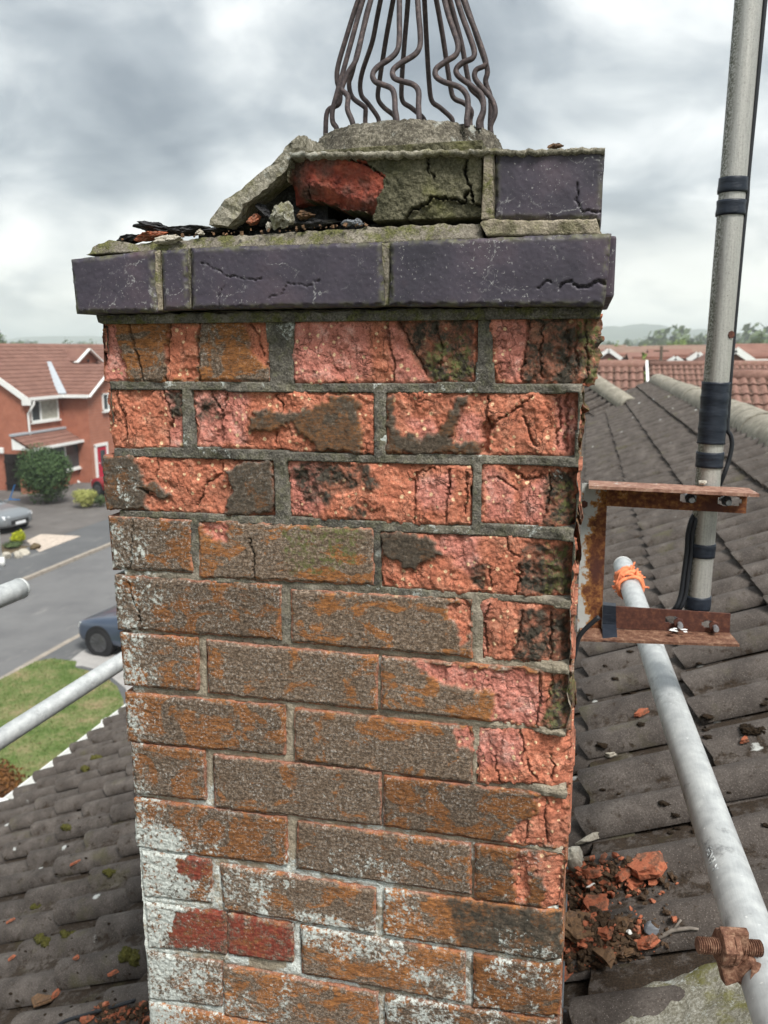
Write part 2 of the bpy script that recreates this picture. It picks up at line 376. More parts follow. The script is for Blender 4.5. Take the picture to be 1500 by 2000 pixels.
def m_frag(lo, mid_, hi):
    def f(g):
        n = g.noise(70, 5, .7); c = g.ramp(n, [(.3, lo), (.5, mid_), (.72, hi)])
        c = g.mix(g.m('MULTIPLY', g.mr(g.noise(60, 5, .7), .48, .62), .8), c, (.075, .052, .038))
        return dict(Base_Color=c, Roughness=.95, Normal=g.bump(g.noise(240, 3, .7), .7, .003))
    return f
M_FRAG = material('broken_brick', m_frag((.20, .06, .034), (.36, .115, .06), (.52, .21, .12)))
M_FRAGD = material('dirty_broken_brick', m_frag((.07, .045, .03), (.15, .09, .05), (.28, .15, .08)))

def m_tile(cols, spot=.8, seed=0.):
    def f(g):
        r = g.rand(); off = g.node('ShaderNodeCombineXYZ', None, X=g.m('MULTIPLY', r, 37.), Y=g.m('MULTIPLY', r, 91.), Z=0.).outputs[0]
        co = g.node('ShaderNodeVectorMath', dict(operation='ADD'), i0=g.co, i1=off).outputs[0]
        fine = g.noise(300, 3, .75, co)
        c = g.ramp(g.m('ADD', g.m('MULTIPLY', fine, .45), g.m('MULTIPLY', g.noise(14, 5, .65, co), .55)), [(.34, cols[0]), (.5, cols[1]), (.66, cols[2])])
        c = g.mix(g.m('MULTIPLY', r, .35), c, cols[1])
        c = g.mix(g.mr(g.vor(260, co), .24, .1, 0, .5), c, tuple(min(.6, x*2.3) for x in cols[2]))
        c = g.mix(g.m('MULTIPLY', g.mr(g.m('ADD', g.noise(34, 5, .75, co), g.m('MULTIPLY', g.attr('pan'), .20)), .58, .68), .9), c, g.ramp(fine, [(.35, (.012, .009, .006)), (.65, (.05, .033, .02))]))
        vc = g.node('ShaderNodeSeparateColor', None, Color=g.vor(11, co, out='Color')).outputs[0]
        w = g.m('MULTIPLY', g.mr(g.m('ADD', g.vor(11, co), g.m('MULTIPLY', g.noise(130, 3, .7, co), .22)), .24, .19), g.m('GREATER_THAN', vc, .80))
        c = g.mix(g.m('MULTIPLY', w, spot), c, (.56, .58, .56))
        c = g.mix(g.m('MULTIPLY', g.mr(g.noise(8, 4, .6, g.scale(co, (1, 1, 1), (9, 2, 4))), .6, .72), .4), c, (.09, .085, .035))
        return dict(Base_Color=c, Roughness=.9, Normal=g.bump(fine, .6, .003))
    return f
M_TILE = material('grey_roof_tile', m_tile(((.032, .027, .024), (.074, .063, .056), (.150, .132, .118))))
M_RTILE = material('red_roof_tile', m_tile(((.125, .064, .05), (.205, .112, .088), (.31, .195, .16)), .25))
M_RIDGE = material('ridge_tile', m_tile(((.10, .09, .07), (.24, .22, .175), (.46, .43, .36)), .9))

def m_galv(g):
    co = g.scale(g.co, (1, 1, 1)); n = g.noise(45, 5, .65); st = g.noise(60, 4, .6, g.scale(g.co, (9, .5, 9)))
    c = g.ramp(g.m('ADD', g.m('MULTIPLY', n, .75), g.m('MULTIPLY', st, .25)), [(.32, (.36, .375, .38)), (.5, (.47, .49, .49)), (.68, (.57, .59, .58))])
    c = g.mix(g.m('MULTIPLY', g.mr(g.noise(19, 5, .75), .58, .70), .6), c, (.10, .10, .10))
    c = g.mix(g.m('MULTIPLY', g.mr(g.noise(120, 3, .7), .66, .72), .8), c, (.75, .76, .74))
    return dict(Base_Color=c, Roughness=g.mr(n, .3, .7, .42, .65), Metallic=.35, Normal=g.bump(n, .2, .001))
M_GALV = material('galvanised_tube', m_galv)
def m_mast(g):
    n = g.noise(300, 3, .75); p = g.noise(14, 5, .7); st = g.noise(40, 4, .6, g.scale(g.co, (12, 12, .5)))
    c = g.ramp(g.m('ADD', g.m('MULTIPLY', n, .6), g.m('MULTIPLY', st, .4)), [(.35, (.30, .295, .275)), (.5, (.41, .405, .38)), (.66, (.52, .51, .475))])
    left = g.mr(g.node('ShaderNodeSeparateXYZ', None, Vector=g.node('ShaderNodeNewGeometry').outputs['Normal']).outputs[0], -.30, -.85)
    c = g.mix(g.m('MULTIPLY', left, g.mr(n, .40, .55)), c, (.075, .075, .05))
    c = g.mix(g.m('MULTIPLY', g.mr(n, .62, .68), .7), c, (.06, .06, .05))
    return dict(Base_Color=c, Roughness=.4, Metallic=.5, Normal=g.bump(n, .3, .001))
M_MAST = material('weathered_aluminium', m_mast)
M_TAPE = material('black_tape', lambda g: dict(Base_Color=g.ramp(g.noise(50, 4), [(.3, (.012, .016, .024)), (.7, (.024, .03, .042))]), Roughness=.42, Normal=g.bump(g.noise(40, 3, .6, g.scale(g.co, (1, 1, 5))), .4, .003)))
M_CABLE = plain('black_cable', (.02, .022, .026), .5)
def m_rust(paint):
    def f(g):
        n = g.noise(40, 6, .75); r = g.ramp(g.noise(120, 5, .7), [(.28, (.05, .017, .012)), (.5, (.14, .05, .022)), (.72, (.36, .17, .055))] if paint else [(.28, (.045, .02, .016)), (.5, (.085, .034, .024)), (.72, (.16, .065, .038))])
        r = g.mix(g.mr(g.noise(16, 4), .5, .62, 0., .9), r, (.07, .026, .02))
        pn = g.m('ADD', n, g.m('MULTIPLY', g.attr('paint'), .5)) if paint else n
        fac = g.mr(pn, .70, .76) if paint else g.mr(n, .72, .76)
        c = g.mix(fac, r, (.44, .45, .43) if paint else (.5, .47, .42))
        if paint:
            edge = g.m('MULTIPLY', g.mr(pn, .62, .70), g.m('SUBTRACT', 1., fac)); c = g.mix(g.m('MULTIPLY', edge, .7), c, (.42, .20, .05))
        return dict(Base_Color=c, Roughness=.8, Normal=g.bump(n, .5, .002))
    return f
M_RUSTP = material('rusty_painted_steel', m_rust(True)); M_RUST = material('rusty_steel', m_rust(False))
M_RUST_LIT = material('lit_rusty_flange', lambda g: dict(Base_Color=g.mix(g.mr(g.noise(26, 5, .75), .60, .66), g.ramp(g.noise(90, 5, .7), [(.3, (.12, .055, .038)), (.5, (.26, .14, .10)), (.7, (.42, .28, .21))]), (.55, .53, .49)), Roughness=.75, Normal=g.bump(g.noise(120, 4), .4, .001)))  # paler rust with paint flecks; the light on the flange top is painted in
M_RUSTC = material('brown_rust', lambda g: dict(Base_Color=g.ramp(g.m('ADD', g.m('MULTIPLY', g.noise(90, 5, .7), .6), g.m('MULTIPLY', g.noise(300, 3, .7), .4)), [(.34, (.06, .026, .018)), (.5, (.15, .072, .045)), (.66, (.34, .21, .14))]), Roughness=.8, Normal=g.bump(g.noise(180, 4, .7), .7, .002)))
M_IRON = material('dark_iron_wire', lambda g: dict(Base_Color=g.ramp(g.noise(150, 4, .7), [(.32, (.03, .024, .026)), (.55, (.065, .05, .05)), (.75, (.14, .10, .09))]), Roughness=.62, Normal=g.bump(g.noise(300, 3), .5, .001)))
M_ZINC = plain('zinc_bolt', (.30, .31, .33), .45, .3, 200, Metallic=.5)
M_LEAD = plain('grey_lead', (.13, .14, .155), .6, .35, 30)
M_TWINE = plain('orange_twine', (.80, .24, .11), .8, .3, 300)
def m_moss(lo, hi): return lambda g: dict(Base_Color=g.ramp(g.noise(160, 4, .75), [(.3, lo), (.7, hi)]), Roughness=1., Normal=g.bump(g.noise(350, 3), 1., .004))
M_MOSSB = material('brown_moss', m_moss((.006, .0045, .003), (.035, .021, .010)))
M_MOSSG = material('green_moss', m_moss((.03, .032, .008), (.13, .12, .03)))
M_WOOD = plain('grey_twig', (.17, .15, .13), .9, .4, 90)
# ------------------------------------------------------------------ chimney
# crops of the photograph the outlines below were read from: origin x, origin y, pixels per photo pixel
CR = dict(s=(0, 0, 1), c2=(120, 240, 2.5), c3=(680, 240, 2.778), c4=(180, 600, 2.778), c5=(680, 600, 2.778), c6=(200, 1000, 2.885),
          c7=(680, 1000, 2.885), c8=(240, 1480, 3.125), c9=(680, 1480, 3.125), k=(540, 280, 3.571))
def pts(c, P, y=0.):
    ox, oy, s_ = CR[c]; out = []
    for a, b in P:
        q = at(ox+a/s_, oy+b/s_, 1, y); out.append((q[0], q[2]))
    return out
chim = empty('chimney', (.276, .22, -1.2))
tag(chim, 'weathered brick chimney stack with spalled orange faces and dark oversailing top courses', 'chimney')

# each front brick: corners in photo pixels (TL, TR, BR, BL), kind of face, lichen amount, regions
S_, P_, D_, R_, K_, M_, W_, N_ = 'spall', 'pink', 'dark', 'red', 'crack', 'moss', 'white', 'pit'
BR = [
 [(201,632),(518,629),(523,743),(205,743),'skin',.25,[(S_,'c4',[(410,85),(585,85),(578,200),(560,395),(395,395),(405,200)]),(P_,'c4',[(50,85),(125,90),(130,230),(185,310),(190,400),(60,400)]),(S_,'c4',[(815,80),(950,80),(950,340),(880,270),(850,190)]),
   (K_,'c4',[(195,85),(215,160),(250,300),(277,398)],3.2),(K_,'c4',[(587,82),(570,250),(577,398)],2.2),(K_,'c4',[(412,82),(405,250),(390,398)],1.6),(K_,'c4',[(850,90),(890,150),(900,200),(930,270)],1.2)]],
 [(575,628),(930,623),(926,745),(575,745),'spall',.1,[(P_,'c4',[(1080,70),(1500,70),(1500,400),(1080,400)]),(D_,'c5',[(265,68),(690,50),(690,405),(430,405),(330,200)]),(P_,'c5',[(205,68),(262,72),(415,405),(240,405),(235,200)]),(M_,'c5',[(400,230),(640,130),(690,400),(430,400)]),
   (K_,'c5',[(205,70),(215,190),(238,260),(242,400)],1.5),(K_,'c5',[(262,72),(300,140),(350,230),(420,370)],1.6),(K_,'c5',[(470,90),(510,240),(500,330)],1.2)]],
 [(962,618),(1174,620),(1165,748),(968,746),'spall',.1,[(P_,'c5',[(790,50),(990,50),(960,240),(930,400),(870,400),(820,400),(800,200)]),(D_,'c5',[(985,45),(1380,50),(1380,420),(930,420),(965,230)]),(M_,'c5',[(1240,60),(1370,60),(1370,420),(1290,420)]),
   (K_,'c5',[(985,60),(960,240),(935,400)],2.),(K_,'c5',[(1190,130),(1200,230),(1180,320)],3.5),(K_,'c5',[(1250,110),(1235,250),(1250,340)],3.2),(K_,'c5',[(1300,70),(1290,200),(1310,400)],2.2),(K_,'c5',[(1060,90),(1040,240),(1050,380)],1.4)]],
 [(211,764),(350,764),(355,873),(216,873),'spall',.1,[(P_,'c4',[(385,455),(490,455),(490,760),(400,760),(425,600)]),(D_,'c4',[(400,450),(490,450),(490,560),(440,640)]),(K_,'c4',[(122,455),(130,540),(160,570),(176,660),(172,755)],2.2),(K_,'c4',[(375,455),(405,540),(425,610),(398,680),(402,755)],1.8)]],
 [(375,766),(725,772),(728,887),(385,871),'spall',.2,[(P_,'c4',[(540,455),(830,455),(830,745),(560,745)]),(D_,'c4',[(540,520),(680,480),(690,600),(620,640),(570,600)]),('skind','c4',[(840,590),(960,560),(1120,575),(1240,530),(1290,480),(1430,480),(1465,600),(1465,800),(1230,780),(1130,690),(1080,640),(990,660),(860,690)]),
   (K_,'c4',[(640,470),(690,560),(680,740)],2.),(K_,'c4',[(720,470),(690,640),(690,740)],1.5),(K_,'c4',[(980,470),(1020,520),(1015,580)],1.6),(K_,'c4',[(990,680),(985,740)],1.6)]],
 [(755,770),(1128,771),(1120,889),(755,884),'spall',.1,[('skind','c5',[(205,478),(250,478),(240,640),(300,690),(480,690),(540,600),(590,480),(650,480),(610,600),(560,690),(580,740),(720,750),(720,800),(205,800)]),(P_,'c5',[(600,560),(720,600),(720,760),(580,730)]),(P_,'c5',[(290,620),(460,600),(480,700),(380,710)]),
   (N_,'c5',[(735,600),(782,598),(765,795),(715,795)]),(K_,'c5',[(760,480),(740,580),(770,650)],2.),(K_,'c5',[(950,600),(990,680),(1020,760)],2.2),(K_,'c5',[(790,620),(900,560),(1000,490)],1.6),(P_,'c5',[(1140,480),(1240,480),(1230,800),(1130,780)]),(K_,'c5',[(1200,480),(1185,640),(1195,790)],3.),(K_,'c5',[(1150,480),(1140,760)],1.5)]],
 [(203,893),(531,903),(532,1007),(207,993),'spall',.8,[('skind','c4',[(50,810),(235,812),(272,930),(285,1100),(65,1100)]),(W_,'c4',[(130,850),(250,860),(260,1010),(180,1090),(120,1000)]),('skind','c4',[(720,880),(825,835),(980,835),(980,1135),(720,1120),(745,1000),(710,920)]),('skind','c4',[(268,960),(340,955),(425,1020),(400,1042),(310,1010)]),
   (K_,'c4',[(265,985),(300,1020),(340,1040)],1.8),(K_,'c4',[(690,850),(690,910),(600,960),(595,1020),(560,1080)],1.6),(K_,'c4',[(350,830),(345,920)],1.2)]],
 [(562,903),(918,912),(918,1026),(566,1007),'spall',.2,[(P_,'c4',[(1050,840),(1260,845),(1240,1130),(1065,1125)]),(D_,'c4',[(1080,850),(1500,850),(1500,970),(1330,1010),(1290,1080),(1160,1060),(1090,960)]),(D_,'c5',[(-10,850),(100,850),(165,940),(170,990),(80,980),(-10,1000)]),(D_,'c5',[(-10,1090),(105,1060),(110,1170),(-10,1160)]),
   (P_,'c5',[(360,930),(560,890),(560,1060),(520,1100),(370,1080)]),(K_,'c5',[(362,900),(355,1000),(362,1160)],1.8),(K_,'c5',[(550,890),(550,980),(530,1090),(525,1170)],2.),(K_,'c5',[(640,900),(645,1010),(630,1120)],2.),(K_,'c5',[(470,870),(380,900),(360,940)],1.6)]],
 [(945,910),(1130,916),(1121,1027),(943,1020),'spall',.2,[(P_,'c5',[(735,870),(830,900),(900,1000),(900,1160),(735,1160)]),(P_,'c5',[(930,1000),(1070,940),(1060,1180),(930,1170)]),(D_,'c5',[(1060,940),(1110,880),(1230,900),(1240,1190),(1060,1190)]),(W_,'c5',[(1120,870),(1175,860),(1165,920),(1115,935)]),(M_,'c5',[(1120,960),(1240,920),(1230,1180),(1120,1190)]),
   (K_,'c5',[(880,880),(960,940),(1060,920)],2.2),(K_,'c5',[(1100,900),(1100,1000),(1060,1170)],2.2),(K_,'c5',[(805,920),(870,970),(920,1000)],1.6)]],
 [(213,1012),(369,1018),(371,1116),(222,1110),'skin',.75,[(W_,'c6',[(60,60),(160,50),(160,240),(80,230)]),(K_,'c6',[(170,50),(165,200),(158,320)],1.)]],
 [(389,1020),(726,1036),(727,1141),(391,1126),'skin',.35,[(P_,'c6',[(545,55),(700,65),(705,165),(620,150),(560,110)]),(K_,'c6',[(830,150),(850,250),(855,370)],1.3),(M_,'c6',[(1000,80),(1500,100),(1400,330),(1050,360)])]],
 [(746,1043),(1118,1060),(1112,1167),(746,1146),'spall',.3,[('skind','c7',[(180,105),(440,130),(530,230),(430,290),(345,330),(255,270),(180,260)]),(P_,'c7',[(460,135),(730,140),(730,300),(680,350),(540,240)]),(D_,'c7',[(975,180),(1245,190),(1245,480),(955,475)]),(D_,'c7',[(690,300),(780,290),(760,440),(690,420)]),(M_,'c7',[(1120,180),(1250,200),(1250,480),(1080,480)]),
   (K_,'c7',[(970,300),(955,400),(945,470)],2.4),(K_,'c7',[(880,140),(900,220),(975,250)],1.6),(K_,'c7',[(800,330),(800,430)],1.3)]],
 [(225,1127),(544,1147),(545,1248),(231,1227),'skin',.6,[(W_,'c6',[(75,385),(330,400),(420,520),(300,590),(250,650),(90,650)]),(K_,'c6',[(145,390),(160,470),(205,570),(210,660)],1.6)]],
 [(570,1155),(919,1175),(918,1283),(572,1253),'skin',.3,[(S_,'c7',[(570,505),(695,505),(695,640),(662,760),(630,762),(618,620),(572,600)])]],
 [(945,1177),(1116,1190),(1112,1294),(943,1286),'spall',.2,[(D_,'c7',[(960,560),(1140,560),(1140,850),(930,840)]),(P_,'c7',[(750,505),(800,510),(765,640),(770,810),(745,800)]),(D_,'c7',[(1150,570),(1260,580),(1250,850),(1150,850)]),
   (K_,'c7',[(795,515),(765,640),(780,810)],2.),(K_,'c7',[(980,555),(965,680),(930,800)],2.),(K_,'c7',[(1145,580),(1150,700),(1140,845)],2.6)]],
 [(236,1240),(381,1250),(383,1348),(243,1337),'skin',.75,[(W_,'c6',[(120,740),(200,760),(340,900),(320,990),(130,970)])]],
 [(406,1255),(734,1286),(732,1386),(408,1353),'skin',.45,[]],
 [(748,1287),(1118,1318),(1110,1427),(747,1384),'skin',.35,[(P_,'c7',[(360,848),(520,865),(1080,905),(1090,1215),(812,1200),(840,1020),(620,985),(530,980)]),('spallx','c7',[(1090,910),(1250,920),(1240,1240),(1065,1225)]),(D_,'c7',[(1150,960),(1300,920),(1240,1240),(1080,1220)]),(M_,'c7',[(1150,960),(1300,920),(1240,1240),(1080,1220)]),
   (K_,'c7',[(1085,920),(1085,1000),(1065,1210)],2.6),(K_,'c7',[(1160,930),(1150,990),(1110,1080)],1.6)]],
 [(246,1357),(552,1383),(552,1474),(250,1447),'skin',.65,[]],
 [(577,1388),(919,1426),(919,1529),(577,1484),'skin',.4,[(P_,'c7',[(605,1228),(695,1228),(695,1345),(640,1330),(605,1330)])]],
 [(937,1428),(1114,1440),(1108,1536),(935,1527),'spall',.1,[(P_,'c7',[(730,1230),(975,1240),(985,1330),(960,1442),(730,1442)]),(K_,'c7',[(970,1245),(985,1330),(975,1400)],2.),(K_,'c9',[(1090,10),(1100,60),(1150,140)],1.8),(K_,'c9',[(1240,0),(1250,70),(1230,140)],1.8),(K_,'c9',[(900,0),(905,100),(930,160)],1.3)]],
 [(257,1456),(395,1470),(398,1563),(264,1548),'skin',.7,[]],
 [(418,1478),(741,1513),(740,1612),(422,1576),'skin',.55,[]],
 [(753,1520),(1110,1560),(1105,1661),(752,1614),'skin',.4,[(S_,'c9',[(1145,250),(1350,245),(1340,560),(950,525),(990,450),(1100,380),(1155,340)]),(K_,'c9',[(1210,260),(1200,400),(1210,540)],2.),(K_,'c9',[(1090,390),(1080,530)],1.6)]],
 [(263,1563),(556,1602),(556,1690),(268,1655),'skin',.55,[]],
 [(583,1610),(915,1653),(918,1748),(580,1696),'skin',.55,[]],
 [(930,1655),(1103,1675),(1097,1777),(930,1756),'skin',.35,[(S_,'c9',[(1030,590),(1325,610),(1310,930),(1180,920),(1220,840),(1205,760),(1150,690),(1100,680),(1105,775),(1085,905),(1030,885),(1005,700)])]],
 [(276,1664),(408,1682),(412,1762),(282,1750),'skin',.9,[(R_,'c8',[(325,610),(520,610),(525,700),(450,740),(330,700)]),(W_,'c8',[(100,560),(320,600),(240,800),(320,860),(130,850)]),(D_,'c8',[(240,760),(380,740),(380,840),(250,840)])]],
 [(432,1692),(730,1741),(730,1823),(438,1776),'skin',.5,[]],
 [(752,1741),(1097,1786),(1094,1880),(752,1826),'skin',.3,[(D_,'c9',[(600,860),(1300,960),(1300,1280),(700,1180)])]],
 [(285,1765),(438,1788),(438,1862),(290,1850),'skin',.9,[(R_,'c8',[(320,930),(560,930),(625,1010),(625,1180),(280,1145),(300,1030)]),(W_,'c8',[(130,870),(320,890),(290,1130),(150,1130)])]],
 [(446,1788),(568,1810),(568,1880),(446,1864),'skin',.5,[(R_,'c8',[(640,960),(900,1000),(1030,1030),(1030,1250),(800,1250),(640,1200)])]],
 [(590,1813),(905,1866),(905,1958),(592,1902),'skin',.5,[]],
 [(928,1873),(1093,1892),(1090,1988),(928,1966),'skin',.25,[]],
 [(288,1862),(430,1885),(430,1966),(292,1950),'skin',1.,[(W_,'c8',[(150,1150),(600,1200),(600,1540),(150,1480)])]],
 [(437,1890),(735,1945),(735,2036),(440,1983),'skin',.5,[]],
 [(755,1950),(1090,2001),(1088,2100),(755,2046),'skin',.3,[]],
]
rows_regular = []
for i in range(12, 17):                                            # courses below the picture
    z1 = -.075*i-.005; xs = [(0, .215), (.225, .44), (.45, .5525)] if i % 2 == 0 else [(0, .1025), (.1125, .3275), (.3375, .5525)]
    for a, b in xs: rows_regular.append((a, b, z1, z1-.065))

def white_field(X, Z):
    n1 = fbm(X*20, Z*20, 401, 4); n2 = fbm(X*9, Z*9, 403, 3)
    left = .8*sstep(.17, .02, X+(n1-.5)*.18)*sstep(-.60, -.66, Z+(n2-.5)*.08)*sstep(-1.0, -.92, Z)
    band = sstep(-.48, -.74, Z)*sstep(.43, .62, n1)*(.25+.55*n2)
    edge = sstep(.07, .0, X+(n1-.5)*.06)*sstep(-.20, -.26, Z)*.55
    return np.clip(np.maximum(np.maximum(left, band), edge), 0, 1)
def edge_dist(x, z, q):
    """distance inside a convex quad given clockwise from its top left corner"""
    d_ = np.full(x.shape, 9.)
    for i in range(4):
        (x0, z0), (x1, z1) = q[i], q[(i+1) % 4]; L = math.hypot(x1-x0, z1-z0)
        d_ = np.minimum(d_, -((x1-x0)*(z-z0)-(z1-z0)*(x-x0))/L)
    return d_

def blur(a, n=1):
    for _ in range(n):
        p = np.pad(a, 1, mode='edge'); a = (p[:-2, 1:-1]+p[2:, 1:-1]+p[1:-1, :-2]+p[1:-1, 2:]+p[1:-1, 1:-1]*2)/6
    return a
def brick_front(q, kind, lich, regs, seed, depth=.100, step=.00125, y0=0., right_edge=False):
    W = max(abs(q[1][0]-q[0][0]), .02); H = abs(q[0][1]-q[3][1])
    nu, nv = max(6, int(W/step)), max(6, int(H/step))
    s_, t_ = np.meshgrid(np.linspace(0, 1, nu), np.linspace(0, 1, nv))
    X = (q[0][0]*(1-s_)+q[1][0]*s_)*(1-t_)+(q[3][0]*(1-s_)+q[2][0]*s_)*t_
    Z = (q[0][1]*(1-s_)+q[1][1]*s_)*(1-t_)+(q[3][1]*(1-s_)+q[2][1]*s_)*t_
    ed = edge_dist(X, Z, q)
    # sample positions are warped so every outline below turns ragged
    wx = X + (fbm(X*160, Z*160, seed, 4, .55)-.5)*.016; wz = Z + (fbm(X*160+31, Z*160, seed+5, 4, .55)-.5)*.016
    A = {k: np.zeros(X.shape) for k in ('spall', 'pink', 'dark', 'red', 'moss', 'white')}
    pit = np.zeros(X.shape)
    if kind == 'spall': A['spall'][:] = 1
    A['white'] = white_field(X, Z)*(1-.6*A['spall'])
    crack = np.zeros(X.shape)
    for r in regs:
        if r[0] == K_:
            lx = X + (fbm(X*220, Z*220, seed+9, 3)-.5)*.006; lz = Z + (fbm(X*220+7, Z*220, seed+11, 3)-.5)*.006
            crack = np.maximum(crack, sstep(r[3]*.00045+.0008, r[3]*.0002, line_dist(lx, lz, pts(r[1], r[2]))))
            continue
        k = inpoly(wx, wz, pts(r[1], r[2]))
        if r[0] == 'skind': A['spall'][k] = 0; A['dark'][k] = .75; A['pink'][k] = 0
        elif r[0] in (S_, 'spallx'): A['spall'][k] = 1
        elif r[0] == P_: A['spall'][k] = 1; A['pink'][k] = 1
        elif r[0] == N_: pit[k] = 1
        elif r[0] == W_: A['white'][k] = np.maximum(A['white'][k], .42)
        else: A[r[0]][k] = 1
    A['white'] *= 1-.75*A['red']
    A['pink'] = blur(A['pink'], 12)
    A = {k: blur(v, 2) for k, v in A.items()}; pit = blur(pit, 2); sp = A['spall']
    big = fbm(X*38, Z*30, seed+21, 5, .55); led = big*8; ledge = np.floor(led)+sstep(.86, 1., led-np.floor(led))+.25*(led-np.floor(led))
    rough = fbm(X*300, Z*300, seed+23, 5, .72)
    rustic = fbm(X*140, Z*520, seed+29, 3, .6)
    vert = fbm(X*150, Z*34, seed+33, 4, .6); plate = np.floor(fbm(X*24+.35*fbm(X*60, Z*60, seed+2, 3), Z*14, seed+35, 3)*6)/6
    y = y0 + sp*(.0032+(blur(ledge, 1)/9-.3)*.006+(blur(plate, 1)-.4)*.012+(vert-.5)*.0025+(rough-.5)*.0042) + (1-sp)*((rustic-.5)*.0014+(big-.5)*.0020+(rough-.5)*.0006)
    y = y + A['dark']*sp*(fbm(X*110, Z*110, seed+41, 4)-.4)*.006 + pit*.012 + crack*.0055 - A['white']*(fbm(X*260, Z*260, seed+3, 3)-.35)*.003
    ero = sstep(.004, .0, ed+(fbm(X*90, Z*90, seed+43, 3)-.5)*.003)
    y = y + ero*.0025
    # chipped outline
    j = sstep(.008, 0, ed)*.0016*(1+1.5*sp)
    X2 = X + j*(fbm(X*120, Z*120, seed+51, 3)-.5)*2.2; Z2 = Z + j*(fbm(X*120+9, Z*120, seed+53, 3)-.5)*2.2
    if right_edge:                                                  # the outer arris has crumbled
        w = sstep(.45, 1, s_); zz = Z*75
        X2 = X2 + w*(fbm(zz, zz*0+seed, seed+61, 4, .6)-.55)*.014*(1 if kind == 'spall' else .45)
        y = y + sstep(.020, .0, (1-s_)*W+(vert-.5)*.012)*.010*(1 if kind == 'spall' else .5)
    A['spall'] = np.maximum(A['spall'], sstep(.0024, .0008, ed+(fbm(X*70, Z*70, seed+83, 3)-.40)*.006)*.42*(1-A['dark'])*(1-A['white']))
    A['dark'] = np.clip(A['dark'] + crack*.55 + .25*sp*sstep(.006, 0, ed), 0, 1)  # shade in cracks and recessed rims is painted in as extra dark
    A['moss'] = np.clip(A['moss'] + .0, 0, 1)
    V = np.stack([X2, y, Z2], -1).reshape(-1, 3); idx = np.arange(nu*nv).reshape(nv, nu)
    F = np.stack([idx[:-1, :-1], idx[1:, :-1], idx[1:, 1:], idx[:-1, 1:]], -1).reshape(-1, 4).tolist()
    ring = list(idx[0, :])+list(idx[1:, -1])+list(idx[-1, -2::-1])+list(idx[-2:0, 0])
    n = len(V); B = V[ring].copy(); B[:, 1] = y0+depth; V = np.vstack([V, B])
    m_ = len(ring)
    for i in range(m_): a, b = ring[i], ring[(i+1) % m_]; F.append((int(a), int(b), n+(i+1) % m_, n+i))
    F.append(tuple(n+i for i in range(m_)))
    rd = (seed*.6180339) % 1
    out = {k: np.concatenate([v.ravel(), v.ravel()[ring]]) for k, v in A.items()}
    out['rnd'] = np.full(len(V), rd); lf = np.clip(lich*(.4+fbm(X*30, Z*30, seed+71, 3)), 0, 1)
    out['lich'] = np.concatenate([lf.ravel(), lf.ravel()[ring]])
    return V, F, out
FRONT = []
for i, b in enumerate(BR):
    q = pts('s', b[:4]); e_ = .0032 if b[4] == 'spall' else .0021
    q = [(q[0][0]-e_, q[0][1]+e_), (q[1][0]+e_, q[1][1]+e_), (q[2][0]+e_, q[2][1]-e_), (q[3][0]-e_, q[3][1]-e_)]; FRONT.append(q)
    right = q[1][0] > .53
    V, F, A = brick_front(q, b[4], b[5], b[6], i+1, right_edge=right)
    mesh_obj('brick', from_np('brick', V, F, True, A), M_BRICK, chim)
for i, (a, b, z1, z2) in enumerate(rows_regular):
    q = [(a, z1), (b, z1), (b, z2), (a, z2)]; FRONT.append(q)
    V, F, A = brick_front(q, 'skin', .4, [], 100+i, step=.004)
    mesh_obj('brick', from_np('brick', V, F, True, A), M_BRICK, chim)

